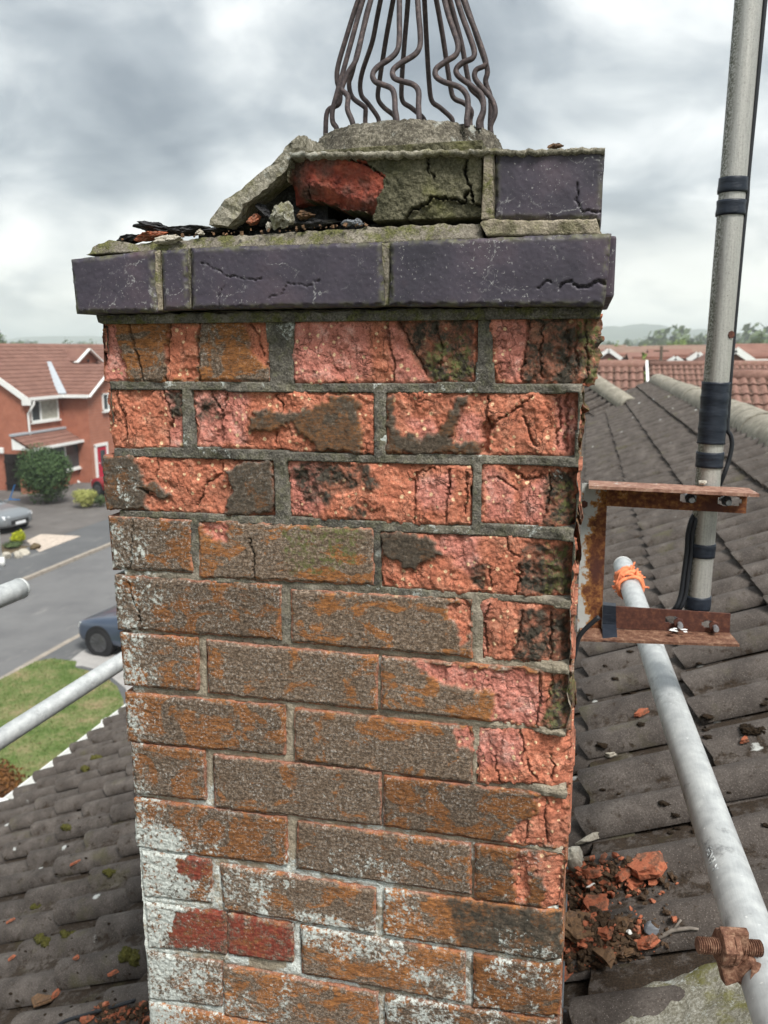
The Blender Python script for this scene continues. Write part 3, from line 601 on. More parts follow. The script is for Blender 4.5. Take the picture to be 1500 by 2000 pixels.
# mortar of the front: a rough sheet set back in the joints, out of the way behind the bricks
def front_mortar():
    xs = np.arange(.0015, .5535, .0019); zs = np.arange(.012, -1.28, -.0019)
    X, Z = np.meshgrid(xs, zs); ins = np.full(X.shape, -9.)
    for q in FRONT:
        x0, x1 = min(p[0] for p in q)-.01, max(p[0] for p in q)+.01; z0, z1 = min(p[1] for p in q)-.01, max(p[1] for p in q)+.01
        iz = np.where((zs > z0) & (zs < z1))[0]; ix = np.where((xs > x0) & (xs < x1))[0]
        if len(iz) and len(ix):
            sl = np.ix_(iz, ix); ins[sl] = np.maximum(ins[sl], edge_dist(X[sl], Z[sl], q))
    up = sstep(-.42, -.22, Z + (fbm(X*14, Z*14, 3, 3)-.5)*.16)
    y = .0052 - up*.0030 + (fbm(X*60, Z*60, 5, 4)-.5)*.005 + (fbm(X*340, Z*340, 7, 3)-.5)*.0022
    y += sstep(-.0045, -.0005, ins)*.0014*(1-up)
    rt = sstep(.50, .54, X)*sstep(-.62, -.5, Z)                     # stubs of bed mortar stand proud where the arris is gone
    y -= rt*(.006+.006*fbm(X*70, Z*70, 15, 3))
    crust = sstep(.17, .02, X + (fbm(X*25, Z*25, 19, 3)-.5)*.14)*sstep(-.63, -.67, Z)*sstep(-.97, -.9, Z)
    y -= crust*.0035
    y = np.where(ins > .0022, .026, y)
    # ragged ends
    X2 = X.copy(); lo = .004+.006*fbm(Z[:, :1]*60, Z[:, :1]*0, 23, 3)*(1-sstep(-.30, -.1, Z[:, :1])*.6)
    X2 = np.maximum(X2, lo - crust*.006)
    hi = .5500+.012*(fbm(Z[:, :1]*50, Z[:, :1]*0+4, 27, 4)-.5); X2 = np.minimum(X2, hi)
    nz, nx = X.shape; idx = np.arange(nz*nx).reshape(nz, nx)
    F = np.stack([idx[:-1, :-1], idx[1:, :-1], idx[1:, 1:], idx[:-1, 1:]], -1).reshape(-1, 4)
    white = np.clip(np.maximum(white_field(X, Z)*1.1, sstep(-.50, -.62, Z)*sstep(.50, .60, fbm(X*22, Z*22, 29, 4)+.10*sstep(-.55, -.8, Z))*.85) + sstep(.66, .70, fbm(X*30, Z*30, 31, 3))*.35*up, 0, 1)
    moss = np.clip(up*.22+.08, 0, 1)
    at_ = dict(dark=np.clip(up*.92+.04+.35*sstep(.57, .68, fbm(X*11, Z*11, 37, 3)), 0, 1), moss=moss, white=white)
    return from_np('mortar', np.stack([X2, y, Z], -1).reshape(-1, 3), F.tolist(), True, {k: v.ravel() for k, v in at_.items()})
mesh_obj('mortar', front_mortar(), M_MORTAR, chim)
DEP = .4425
core = MB(); core.box((.2763, (.032+DEP-.008)/2, -.785), (.537, DEP-.040, 1.63)).build('mortar_core', M_MORTAR, chim)
# the other three faces, one object per brick
side_meshes = {}
def side_brick(c, size, seed):
    key = tuple(round(v, 4) for v in size) + (seed % 3,)
    if key not in side_meshes:
        bm = bmesh.new(); bmesh.ops.create_cube(bm, size=1)
        bmesh.ops.scale(bm, vec=size, verts=bm.verts)
        bmesh.ops.bevel(bm, geom=list(bm.edges), offset=.003, segments=1, affect='EDGES')
        for v in bm.verts: v.co += Vector((mnoise.noise(v.co*40+Vector((seed % 3, 0, 0))), mnoise.noise(v.co*40+Vector((0, 3, seed % 3))), 0))*.003
        me = bpy.data.meshes.new('brick'); bm.to_mesh(me); bm.free(); me.materials.append(M_BRICK)
        for k, val in (('lich', .5), ('rnd', (seed*.37) % 1), ('dark', .35), ('spall', 0.), ('moss', .3), ('white', 0.), ('pink', 0.), ('red', 0.)):
            a_ = me.attributes.new(k, 'FLOAT', 'POINT'); a_.data.foreach_set('value', [val]*len(me.vertices))
        side_meshes[key] = me
    o = bpy.data.objects.new('brick', side_meshes[key]); link(o); o.location = c
    o.parent = chim; o.matrix_parent_inverse = Matrix.Translation(-chim.location)
k = 0
for i in range(17):
    zc = -.0375-.075*i
    for sx in (0, 1):
        x = .05125 if sx == 0 else .5525-.05125
        segs = [(.1025, .1025+.1125), (.1225+.1025, DEP)] if (i+sx) % 2 else [(.11, .325), (.335, DEP)]
        for a, b in segs:
            if sx == 1 and i < 5: x -= 0.0
            side_brick((x, (a+b)/2, zc), (.1025, b-a-.004, .065), k); k += 1
    for a, b in ([(.1125, .22), (.23, .4425)] if i % 2 else [(.1125, .325), (.335, .4425)]):
        side_brick(((a+b)/2, DEP-.05, zc), (b-a-.004, .1, .065), k); k += 1
# flakes hanging off the right hand arris
for i in range(11):
    rr = random.Random(i+50); z = -.012-.42*rr.random()**1.15
    me = rock_mesh('brick_flake', (rr.uniform(.003, .006), rr.uniform(.012, .03), rr.uniform(.010, .028)), i+3, 3, 9, .16)
    for kk, val in (('lich', .5), ('rnd', rr.random()), ('dark', .9), ('spall', 1.), ('moss', .8), ('white', 0.), ('pink', 0.), ('red', 0.)):
        a_ = me.attributes.new(kk, 'FLOAT', 'POINT'); a_.data.foreach_set('value', [val]*len(me.vertices))
    o = mesh_obj('brick_flake', me, M_BRICK, chim); o.location = (.5510+rr.uniform(-.003, .002)+(.010 if z > -.07 else 0), rr.uniform(.02, .06), z); o.rotation_euler = (0, rr.uniform(-.2, .2), rr.uniform(-.3, .3))

# ---- oversailing courses of dark blue brick
YC = -.025
def blue_brick(q4, y0, depth, cracks=(), seed=0, name='coping_brick', mat=None):
    q = [(p[0], p[2]) for p in (at(x, y, 1, y0) for x, y in q4)]
    W = q[1][0]-q[0][0]; H = q[0][1]-q[3][1]; nu, nv = max(8, int(W/.00125)), max(8, int(H/.00125))
    s_, t_ = np.meshgrid(np.linspace(0, 1, nu), np.linspace(0, 1, nv))
    X = (q[0][0]*(1-s_)+q[1][0]*s_)*(1-t_)+(q[3][0]*(1-s_)+q[2][0]*s_)*t_
    Z = (q[0][1]*(1-s_)+q[1][1]*s_)*(1-t_)+(q[3][1]*(1-s_)+q[2][1]*s_)*t_
    ed = edge_dist(X, Z, q)
    y = y0 + (fbm(X*30, Z*30, seed, 3)-.5)*.0018 + (fbm(X*300, Z*300, seed+1, 3)-.5)*.0006 + sstep(.004, 0, ed+(fbm(X*150, Z*150, seed+2, 4)-.5)*.005)*.003
    for cc, P, w in cracks:
        lx = X + (fbm(X*200, Z*200, seed+9, 3)-.5)*.005; lz = Z + (fbm(X*200+7, Z*200, seed+11, 3)-.5)*.005
        y = y + sstep(w*.00045+.0006, w*.0002, line_dist(lx, lz, pts(cc, P, y0)))*.005*min(1, .25+w)
    j = sstep(.006, 0, ed)*.001
    Xj = X + j*(fbm(X*130, Z*130, seed+3, 3)-.5)*2; Zj = Z + j*(fbm(X*130+5, Z*130, seed+4, 3)-.5)*2
    V = np.stack([Xj, y, Zj], -1).reshape(-1, 3); idx = np.arange(nu*nv).reshape(nv, nu)
    F = np.stack([idx[:-1, :-1], idx[1:, :-1], idx[1:, 1:], idx[:-1, 1:]], -1).reshape(-1, 4).tolist()
    ring = list(idx[0, :])+list(idx[1:, -1])+list(idx[-1, -2::-1])+list(idx[-2:0, 0]); n = len(V); B = V[ring].copy(); B[:, 1] = y0+depth
    V = np.vstack([V, B]); m_ = len(ring)
    for i in range(m_): F.append((int(ring[i]), int(ring[(i+1) % m_]), n+(i+1) % m_, n+i))
    F.append(tuple(n+i for i in range(m_)))
    moss = sstep(.008, 0, ed)*fbm(X*40, Z*40, seed+6, 3)*1.3
    return mesh_obj(name, from_np(name, V, F, True, dict(moss=np.concatenate([moss.ravel(), moss.ravel()[ring]]))), mat or M_BLUE, chim)
blue_brick([(137, 506), (297, 489), (305, 610), (147, 612)], YC, .21, [], 201)
blue_brick([(313, 489), (362, 485), (368, 604), (318, 606)], YC, .10, [], 202)
blue_brick([(371, 484), (744, 472), (750, 598), (374, 604)], YC, .10, [('c2', [(680, 680), (740, 710), (800, 745), (930, 765), (985, 758)], .5), ('c2', [(1010, 850), (1070, 840), (1110, 780), (1200, 800), (1255, 765)], .35), ('c2', [(760, 900), (765, 850), (800, 790)], .2)], 203)
blue_brick([(762, 471), (1195, 455), (1181, 598), (760, 598)], YC, .10, [('c3', [(1220, 875), (1260, 893), (1310, 885), (1355, 858), (1405, 890)], 2.4), ('c3', [(1145, 900), (1160, 875), (1210, 855)], 1.2), ('c3', [(1020, 900), (1080, 862), (1110, 870)], .7)], 204)
blue_brick([(968, 295), (1181, 288), (1173, 430), (965, 428)], -.012, .10, [('c3', [(1245, 330), (1235, 420), (1275, 480)], .8), ('c3', [(1270, 490), (1300, 478), (1375, 480)], .9)], 205)
for bx, by0, by1, zz in ((.02, .20, .40, 1), (.53, .12, .30, 1), (.53, .31, .46, 1)):   # returns along the sides
    MB().box((bx if bx > .3 else bx-.0, (by0+by1)/2, .066), (.105, by1-by0-.01, .068)).build('coping_brick', M_BLUE, chim, bevel=.003)
for a, b in ((-.02, .19), (.20, .41), (.42, .575)):
    MB().box(((a+b)/2, .425, .066), (b-a-.01, .1, .068)).build('coping_brick', M_BLUE, chim, bevel=.003)
MB().box((.515, .30, .145), (.1, .36, .068)).build('coping_brick', M_BLUE, chim, bevel=.003)

def mortar_strip(poly, y0, thick, seed, name='mortar_bed', dark=.6, moss=.9, white=0., amp=.006, mat=None, step=.002, slope=0.):
    """a lump of mortar whose front outline is the photo polygon"""
    P = [(p[0], p[2]) for p in (at(x, y, 1, y0) for x, y in poly)]
    x0, x1 = min(p[0] for p in P), max(p[0] for p in P); n = max(8, int((x1-x0)/step))
    xs = np.linspace(x0+1e-4, x1-1e-4, n)
    lo = []; hi = []
    for x in xs:
        zz = []
        for i in range(len(P)):
            (xa, za), (xb, zb) = P[i], P[(i+1) % len(P)]
            if (xa > x) != (xb > x): zz.append(za+(zb-za)*(x-xa)/(xb-xa))
        lo.append(min(zz)); hi.append(max(zz))
    lo, hi = np.array(lo), np.array(hi); nz = max(5, int((hi-lo).max()/step))
    hi = hi + (fbm(xs*120, xs*0, seed, 4)-.5)*.004; t = np.linspace(0, 1, nz)[:, None]
    Z = hi[None]*(1-t)+lo[None]*t; X = np.repeat(xs[None], nz, 0)
    Y = y0 + (fbm(X*70, Z*70, seed+1, 4)-.5)*amp + (fbm(X*320, Z*320, seed+2, 3)-.5)*.002 + slope*(1-t)
    V = np.stack([X, Y, Z], -1).reshape(-1, 3); idx = np.arange(nz*n).reshape(nz, n)
    F = np.stack([idx[:-1, :-1], idx[1:, :-1], idx[1:, 1:], idx[:-1, 1:]], -1).reshape(-1, 4).tolist()
    top = np.stack([xs, np.full(n, y0+thick), hi+(fbm(xs*80, xs*0+3, seed+5, 3)-.5)*.006], -1); o = len(V); V = np.vstack([V, top])
    for i in range(n-1): F.append((int(idx[0, i]), int(idx[0, i+1]), o+i+1, o+i))
    bot = top.copy(); bot[:, 2] = lo; o2 = len(V); V = np.vstack([V, bot])
    for i in range(n-1): F.append((o2+i, o2+i+1, int(idx[-1, i+1]), int(idx[-1, i]))); F.append((o+i, o+i+1, o2+i+1, o2+i))
    F.append(tuple(int(v) for v in idx[:, 0])+(o2, o)); F.append((o+n-1, o2+n-1)+tuple(int(v) for v in idx[::-1, -1]))
    N = len(V)
    return mesh_obj(name, from_np(name, V, F, True, dict(dark=np.full(N, dark), moss=np.full(N, moss), white=np.full(N, white))), mat or M_MORTAR, chim)
# bed under the oversail, joints in it, bed above it
mortar_strip([(188, 616), (1172, 597), (1176, 606), (1172, 622), (1130, 622), (200, 633), (190, 629)], -.004, .05, 301, dark=1., amp=.004)
mortar_strip([(296, 490), (314, 488), (319, 606), (304, 608)], YC+.004, .06, 302, dark=.15)
mortar_strip([(361, 486), (372, 484), (375, 603), (367, 604)], YC+.005, .06, 303, dark=.9)
mortar_strip([(743, 474), (763, 471), (761, 597), (749, 597)], YC+.005, .06, 304, dark=.75)
mortar_strip([(165, 497), (174, 478), (205, 466), (232, 470), (260, 474), (400, 462), (560, 452), (760, 440), (937, 434), (941, 455), (945, 466), (762, 474), (370, 486), (300, 490)], YC+.010, .09, 305, dark=.75, slope=.008)
mortar_strip([(938, 436), (944, 429), (1165, 429), (1172, 452), (1176, 458), (1000, 460), (950, 461)], YC+.006, .09, 306, dark=.25, moss=.5)
mortar_strip([(944, 295), (968, 293), (966, 429), (940, 428)], -.013, .09, 307, dark=.35, moss=1.)
# spalled brick of the upper course: hollowed under its left end, cracked at the right
def crown_brick():
    q = pts('k', [(70, 60), (1432, 60), (1418, 560), (70, 565)], -.008); y0 = -.008
    W = q[1][0]-q[0][0]; H = q[0][1]-q[3][1]; nu, nv = int(W/.0012), int(H/.0012)
    s_, t_ = np.meshgrid(np.linspace(0, 1, nu), np.linspace(0, 1, nv))
    X = q[0][0]+W*s_; Z = q[0][1]-H*t_
    wx = X+(fbm(X*130, Z*130, 3, 4)-.5)*.008; wz = Z+(fbm(X*130+9, Z*130, 4, 4)-.5)*.008
    K = lambda P: inpoly(wx, wz, pts('k', P, y0))
    red = K([(75, 90), (200, 95), (400, 88), (520, 110), (640, 150), (750, 235), (740, 310), (690, 420), (665, 500), (600, 470), (500, 470), (400, 420), (300, 390), (200, 380), (85, 425), (70, 330), (100, 180)])
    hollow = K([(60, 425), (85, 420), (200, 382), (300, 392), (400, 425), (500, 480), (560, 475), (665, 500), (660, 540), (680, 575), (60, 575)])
    olive = ~red & ~hollow
    lower = K([(900, 560), (925, 490), (1050, 440), (1090, 385), (1200, 395), (1330, 410), (1430, 440), (1430, 570), (890, 570)])
    yb = fbm(X*34, Z*34, 7, 5, .55); led = yb*8; ledge = np.floor(led)+sstep(.6, 1, led-np.floor(led))
    y = y0 + np.where(red, .002+(ledge/8-.5)*.010, .001+(yb-.5)*.005) + (fbm(X*280, Z*280, 9, 4, .6)-.5)*.004
    edr = sstep(.022, 0, line_dist(X, Z, pts('k', [(70, 330), (85, 425), (200, 382), (300, 392), (400, 425), (500, 480), (665, 500)], y0)))
    y = np.where(red, y+edr*edr*.014+sstep(.03, 0, X-q[0][0])*.012, y)
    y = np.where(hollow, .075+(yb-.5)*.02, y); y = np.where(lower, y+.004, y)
    ck = np.zeros(X.shape)
    lx = X+(fbm(X*220, Z*220, 15, 3)-.5)*.006; lz = Z+(fbm(X*220, Z*220+8, 16, 3)-.5)*.006
    for P, w in (([(900, 555), (925, 480), (1050, 420), (1085, 380), (1180, 378), (1300, 405), (1360, 312), (1310, 215), (1330, 80)], 2.6), ([(1360, 312), (1372, 430), (1420, 425)], 1.5), ([(1050, 90), (1060, 190), (1100, 240)], .9), ([(520, 120), (640, 155), (750, 235)], 1.2), ([(215, 300), (212, 380)], .6)):
        ck = np.maximum(ck, sstep(w*.00042+.0006, w*.0002, line_dist(lx, lz, pts('k', P, y0))))
    y = y+ck*.012
    V = np.stack([X, y, Z], -1).reshape(-1, 3); idx = np.arange(nu*nv).reshape(nv, nu)
    F = np.stack([idx[:-1, :-1], idx[1:, :-1], idx[1:, 1:], idx[:-1, 1:]], -1).reshape(-1, 4).tolist()
    ring = list(idx[0, :])+list(idx[1:, -1])+list(idx[-1, -2::-1])+list(idx[-2:0, 0]); n = len(V); B = V[ring].copy(); B[:, 1] = .095; V = np.vstack([V, B]); m_ = len(ring)
    for i in range(m_): F.append((int(ring[i]), int(ring[(i+1) % m_]), n+(i+1) % m_, n+i))
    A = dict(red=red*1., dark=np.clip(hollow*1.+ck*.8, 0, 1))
    return mesh_obj('spalled_brick', from_np('spalled_brick', V, F, True, {k: np.concatenate([v.ravel(), v.ravel()[ring]]) for k, v in A.items()}), M_CROWN, chim)
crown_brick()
MB().box((.37, .27, .142), (.27, .34, .06)).build('shade_fill', M_SOOT_SHADE, chim)
MB().box((.31, .22, .062), (.40, .36, .098)).build('shade_fill', M_SOOT_SHADE, chim)
pw = [at(x, y, 1, .035) for x, y in ((470, 442), (492, 408), (522, 372), (552, 346), (572, 332), (640, 330), (640, 445))]
MB().prism([(p[2], p[0]) for p in pw], 1, .035, .20).build('shade_fill', M_SOOT_SHADE, chim)  # near-black fill added to paint the shade in the void under the slab
# flaunching: thin broken edge at the front, rising to the pot
def flaunch():
    nx, ny = 150, 60; V = []
    c0 = at(566, 300, 1, -.016); c1 = at(1182, 289, 1, -.016)
    for j in range(ny+1):
        for i in range(nx+1):
            s_ = i/nx; x = c0[0]+(c1[0]-c0[0])*s_; zf = c0[2]+(c1[2]-c0[2])*s_
            e = .005*(float(fbm(np.array([x*90.]), np.array([2.]), 81, 4)[0])-.5)
            y = -.018+e+(.44-e)*(j/ny)**1.3
            r = math.hypot(x-.315, y-.2); rise = .012*max(0, 1-max(0, r-.14)/.12)
            z = zf + rise*min(1, j/12) + .0022*mnoise.noise(Vector((x*22, y*30, 1))) + .0022*mnoise.noise(Vector((x*130, y*130, 1)))+.0012*mnoise.noise(Vector((x*300, y*300, 1)))
            V.append((x, y, z))
    n = len(V); F = []
    for j in range(ny):
        for i in range(nx): a = j*(nx+1)+i; F.append((a, a+1, a+nx+2, a+nx+1))
    for i in range(nx+1):
        x, y, z = V[i]; V.append((x, y+.003+.001*mnoise.noise(Vector((x*240, 0, 5))), z-.0045-.0016*mnoise.noise(Vector((x*210, 3, 5))))); V.append((x, .09, z-.012))
    for i in range(nx):
        a, b = n+2*i, n+2*i+2; F.append((i, a, b, i+1)); F.append((a, a+1, b+1, b))
    return mesh_obj('flaunching', from_np('flaunching', V, F, True), M_FLAUNCH, chim)
flaunch()
# lead flashing up the right hand side
MB().box((.5555, .32, -.99), (.003, .36, .10)).box((.5600, .10, -1.03), (.004, .16, .14)).build('lead_flashing', M_LEAD, chim, bevel=.001)

# ---- pot and bird guard
PX, PY = None, .20
def pot():
    c = at(797, 270, 1, PY); global PX, PZT; PX = c[0]
    zt = at(797, 229, 1, PY-.115)[2]; PZT = zt; zb = zt-.075
    V = []; F = []; n = 220
    prof = [(.130, zb), (.127, zb+.030), (.121, zt-.020), (.116, zt-.008), (.111, zt-.001), (.098, zt), (.090, zt-.005), (.086, zb)]
    prof2 = []
    for (r0, z0), (r1, z1) in zip(prof[:-1], prof[1:]):
        for k_ in range(8): prof2.append((r0+(r1-r0)*k_/8, z0+(z1-z0)*k_/8))
    prof2.append(prof[-1])
    for r, z in prof2:
        for k_ in range(n):
            a = 2*math.pi*k_/n; p = Vector((r*math.cos(a), r*math.sin(a), z))
            dd = .0008*mnoise.noise(p*30)+.0011*mnoise.noise(p*110)+.0018*mnoise.noise(p*280)
            V.append((PX+(r+dd)*math.cos(a), PY+(r+dd)*math.sin(a), z+dd*.9))
    for j in range(len(prof2)-1):
        for k_ in range(n): F.append((j*n+k_, j*n+(k_+1) % n, (j+1)*n+(k_+1) % n, (j+1)*n+k_))
    o = mesh_obj('chimney_pot', from_np('chimney_pot', V, F, True), M_POT)
    tag(o, 'rough grey concrete chimney pot rim standing in the mortar on the stack', 'chimney pot')
pot()
def smooth_path(P, n=4):
    out = []
    for i in range(len(P)-1):
        p0, p1, p2, p3 = P[max(i-1, 0)], P[i], P[i+1], P[min(i+2, len(P)-1)]
        for k_ in range(n):
            t = k_/n; out.append(tuple(.5*((2*p1[a])+(-p0[a]+p2[a])*t+(2*p0[a]-5*p1[a]+4*p2[a]-p3[a])*t*t+(-p0[a]+3*p1[a]-3*p2[a]+p3[a])*t**3) for a in range(len(p1))))
    return out+[tuple(P[-1])]
guard = empty('bird_guard', (PX, PY, PZT))
tag(guard, 'rusty wire cage of bent rods standing on the chimney pot', 'bird guard')
WIRES = [ # traced in the picture; sign of the depth: in front of or behind the middle of the pot
 (-1, [(690,-60),(690,120),(690,210),(680,290),(640,340),(560,395),(533,440),(550,480),(590,495),(645,520),(662,570),(665,640),(674,690)]),
 (-1, [(793,-60),(803,90),(812,190),(810,270),(780,320),(700,370),(653,412),(658,455),(700,475),(770,495),(802,535),(802,620),(806,690)]),
 (-.9, [(940,-60),(975,80),(1005,170),(1033,260),(1022,320),(960,362),(905,405),(905,447),(950,480),(1040,510),(1085,560),(1092,630),(1085,700)]),
 (-.65, [(1012,-60),(1050,70),(1090,180),(1127,290),(1120,340),(1060,368),(1022,408),(1040,450),(1110,502),(1172,560),(1182,640),(1155,712)]),
 (-.2, [(1045,-60),(1090,70),(1135,180),(1192,345),(1188,385),(1140,410),(1132,455),(1170,510),(1230,580),(1252,660),(1225,735)]),
 (-.6, [(540,-60),(505,70),(475,190),(438,345),(390,425),(358,500),(355,530),(388,565),(386,640),(415,715)]),
 (-.35, [(495,-60),(450,90),(415,220),(360,420),(322,555),(298,650),(300,715),(322,750)]),
 (-.05, [(470,-60),(425,70),(388,190),(332,380),(325,470),(342,540),(335,610),(270,650),(258,765)]),
 (.9, [(592,-60),(560,100),(530,250),(468,440),(465,550),(510,610),(565,690)]),
 (1., [(665,-60),(635,100),(608,250),(573,480),(565,575),(600,630),(660,680)]),
 (1., [(745,-60),(733,100),(720,250),(704,480),(708,590),(760,632),(832,695)]),
 (.95, [(834,-60),(842,100),(850,250),(864,480),(880,590),(930,632),(997,695)]),
 (.85, [(895,-60),(925,100),(950,250),(988,500),(1010,575),(1070,605),(1112,650),(1105,705)]),
 (.6, [(970,-60),(1010,90),(1055,260),(1090,450),(1110,520),(1165,575),(1185,640),(1170,710)]),
 (.7, [(540,-60),(500,70),(470,200),(415,420),(395,490),(415,570),(480,622),(492,640),(490,700)]),
 (.2, [(1052,-60),(1110,110),(1155,250),(1205,405),(1195,480),(1225,580),(1222,735)]),
]
for sgn, P in WIRES:
    Q = []
    P = P+[(P[-1][0]+2, P[-1][1]+45)]
    for i, (a, b) in enumerate(smooth_path(P, 5)):
        Rr = .101*(1-.55*max(0, (700-b)/760)); Q.append(at(550+a/3, b/3, 1, PY+sgn*Rr))
    top = Vector(Q[0]); Q = [Vector((PX+(top.x-PX)*.35, PY+(top.y-PY)*.35, top.z+.16)), Vector((PX+(top.x-PX)*.75, PY+(top.y-PY)*.75, top.z+.07))]+Q
    MB().tube(Q, .0033, 8).build('wire', M_IRON, guard, smooth=True)
# wire ends are tied by a ring above the picture
rp = [(PX+.05*math.cos(a), PY+.05*math.sin(a), Q[0].z) for a in np.linspace(0, 2*math.pi, 25)]
MB().tube(rp, .003, 6).build('ring', M_IRON, guard, smooth=True)

# ---- broken mortar and rubble on the left of the cap
def fallen_slab():
    # cross-section outline seen from the front, given depth and roughness
    out = [(404,441),(418,414),(440,389),(470,371),(500,342),(530,318),(553,296),(562,280),(573,270),(587,261),(588,278),(587,297),(572,303),(566,316),(564,328),(544,346),(520,367),(495,388),(474,402),(462,426),(440,445)]
    P = [at(x, y, 1, -.012) for x, y in out]; n = len(P); V = []; lay = 9
    for j in range(lay):
        t = j/(lay-1)
        for i, p in enumerate(P):
            q = Vector(p)+Vector((0, t*.085, 0)); sh = .96 if j in (0, lay-1) else 1.
            c = Vector(np.mean(P, 0)); q.x = c.x+(q.x-c.x)*sh; q.z = c.z+(q.z-c.z)*sh+.006*t
            d_ = mnoise.noise(q*40)*.0010+mnoise.noise(q*130)*.0014; V.append(q+Vector((d_, d_, d_)))
    F = [tuple(range(n-1, -1, -1)), tuple((lay-1)*n+i for i in range(n))]
    for j in range(lay-1):
        for i in range(n): F.append((j*n+i, j*n+(i+1) % n, (j+1)*n+(i+1) % n, (j+1)*n+i))
    me = bpy.data.meshes.new('mortar_slab'); me.from_pydata([tuple(v) for v in V], [], F)
    bm = bmesh.new(); bm.from_mesh(me); bmesh.ops.triangulate(bm, faces=bm.faces); bmesh.ops.recalc_face_normals(bm, faces=bm.faces)
    bmesh.ops.subdivide_edges(bm, edges=list(bm.edges), cuts=2, use_grid_fill=True)
    for v in bm.verts: v.co += Vector((mnoise.noise(v.co*160), mnoise.noise(v.co*160+Vector((5, 0, 0))), mnoise.noise(v.co*160+Vector((0, 5, 0)))))*.0022
    bm.to_mesh(me); bm.free()
    return mesh_obj('mortar_slab', me, M_FLAUNCH)
tag(fallen_slab(), 'broken grey slab of mortar tilted against the top of the chimney', 'mortar slab')
def lump(name, px, py, y, size, seed, mat, label, cat, group=None, rot=(0, 0, 0), sub=4, cuts=13, rough=.13):
    o = mesh_obj(name, rock_mesh(name, size, seed, sub, cuts, rough), mat); o.location = at(px, py, 1, y); o.rotation_euler = rot
    return tag(o, label, cat, group)
RG = 'loose rubble on the chimney cap'
lump('brick_chunk', 551, 424, -.006, (.013, .014, .017), 4, M_SLAB, 'grey upright chunk wedged under the tilted mortar slab', 'rubble', RG, (0, .1, .3), cuts=9)
lump('brick_chunk', 497, 427, .0, (.010, .012, .006), 9, M_FRAG, 'small orange brick chip under the tilted mortar slab', 'rubble', RG, (0, -.5, 0))
lump('mortar_lump', 515, 413, .004, (.015, .014, .006), 12, M_SOOT_SHADE, 'black sooty flake leaning beside the grey upright chunk', 'rubble', RG, (0, .6, 0))
lump('mortar_lump', 307, 447, .02, (.030, .03, .009), 14, M_SOOT_SHADE, 'black sooty lump highest on the left of the cap', 'rubble', RG, (0, .15, .2))
lump('brick_chunk', 292, 462, .0, (.022, .02, .0055), 16, M_FRAG, 'flat red brick chip on the left end of the cap', 'rubble', RG, (0, -.12, 0))
lump('mortar_lump', 262, 467, .02, (.024, .025, .006), 19, M_SOOT_SHADE, 'low dark flake left of the red brick chip', 'rubble', RG, (0, -.1, 0))
lump('mortar_lump', 372, 451, .03, (.026, .03, .008), 22, M_SOOT_SHADE, 'dark rounded lump just left of the tilted mortar slab', 'rubble', RG, (0, -.1, 0))
lump('mortar_lump', 450, 446, .03, (.045, .03, .006), 23, M_SOOT_SHADE, 'long dark bed of soot under the tilted mortar slab', 'rubble', RG, (0, -.1, 0))
lump('stone_chip', 390, 454, -.008, (.0055, .006, .0055), 25, M_STONE, 'tiny square pale stone chip on the cap edge', 'rubble', RG)
lump('stone_chip', 526, 440, -.010, (.0055, .006, .006), 26, M_STONE, 'tiny pale chip at the foot of the grey upright chunk', 'rubble', RG)
lump('mortar_lump', 610, 437, .02, (.030, .02, .008), 29, M_SOOT_SHADE, 'dark flake lying in the hollow under the red spalled brick', 'rubble', RG)
lump('stone_chip', 680, 436, -.004, (.008, .008, .006), 31, M_LEAD, 'small grey chip in the hollow right of the dark flake', 'rubble', RG)
lump('stone_chip', 700, 435, -.004, (.007, .008, .0045), 33, M_LEAD, 'smaller grey chip lying rightmost in the hollow', 'rubble', RG)
lump('brick_chunk', 595, 422, .01, (.014, .012, .006), 35, M_FRAGD, 'dull brown chip right of the grey upright chunk', 'rubble', RG)
lump('brick_chunk', 1086, 285, .01, (.009, .009, .0045), 38, M_FRAGD, 'small brown brick chip on top of the right end of the cap', 'rubble', RG)
lump('mortar_lump', 333, 468, -.012, (.020, .012, .005), 39, M_STONE, 'pale flat mortar sliver below the red brick chip', 'rubble', RG, (0, -.06, 0))
mb = MB(); rr = random.Random(8)
for i in range(60):
    x = 230+490*rr.random()**.8; y = 466-(x-230)*.06+rr.uniform(-3, 5); p = at(x, y, 1, -.017+rr.random()*.008); s_ = .0006+.0022*rr.random()**3
    mb.box(p, (s_*1.6, s_, s_), (rr.random()*3, rr.random()*3, rr.random()*3))
tag(mb.build('crumbs', M_FRAGD), 'fine brick and mortar crumbs along the left edge of the cap', 'crumbs', None, 'stuff')
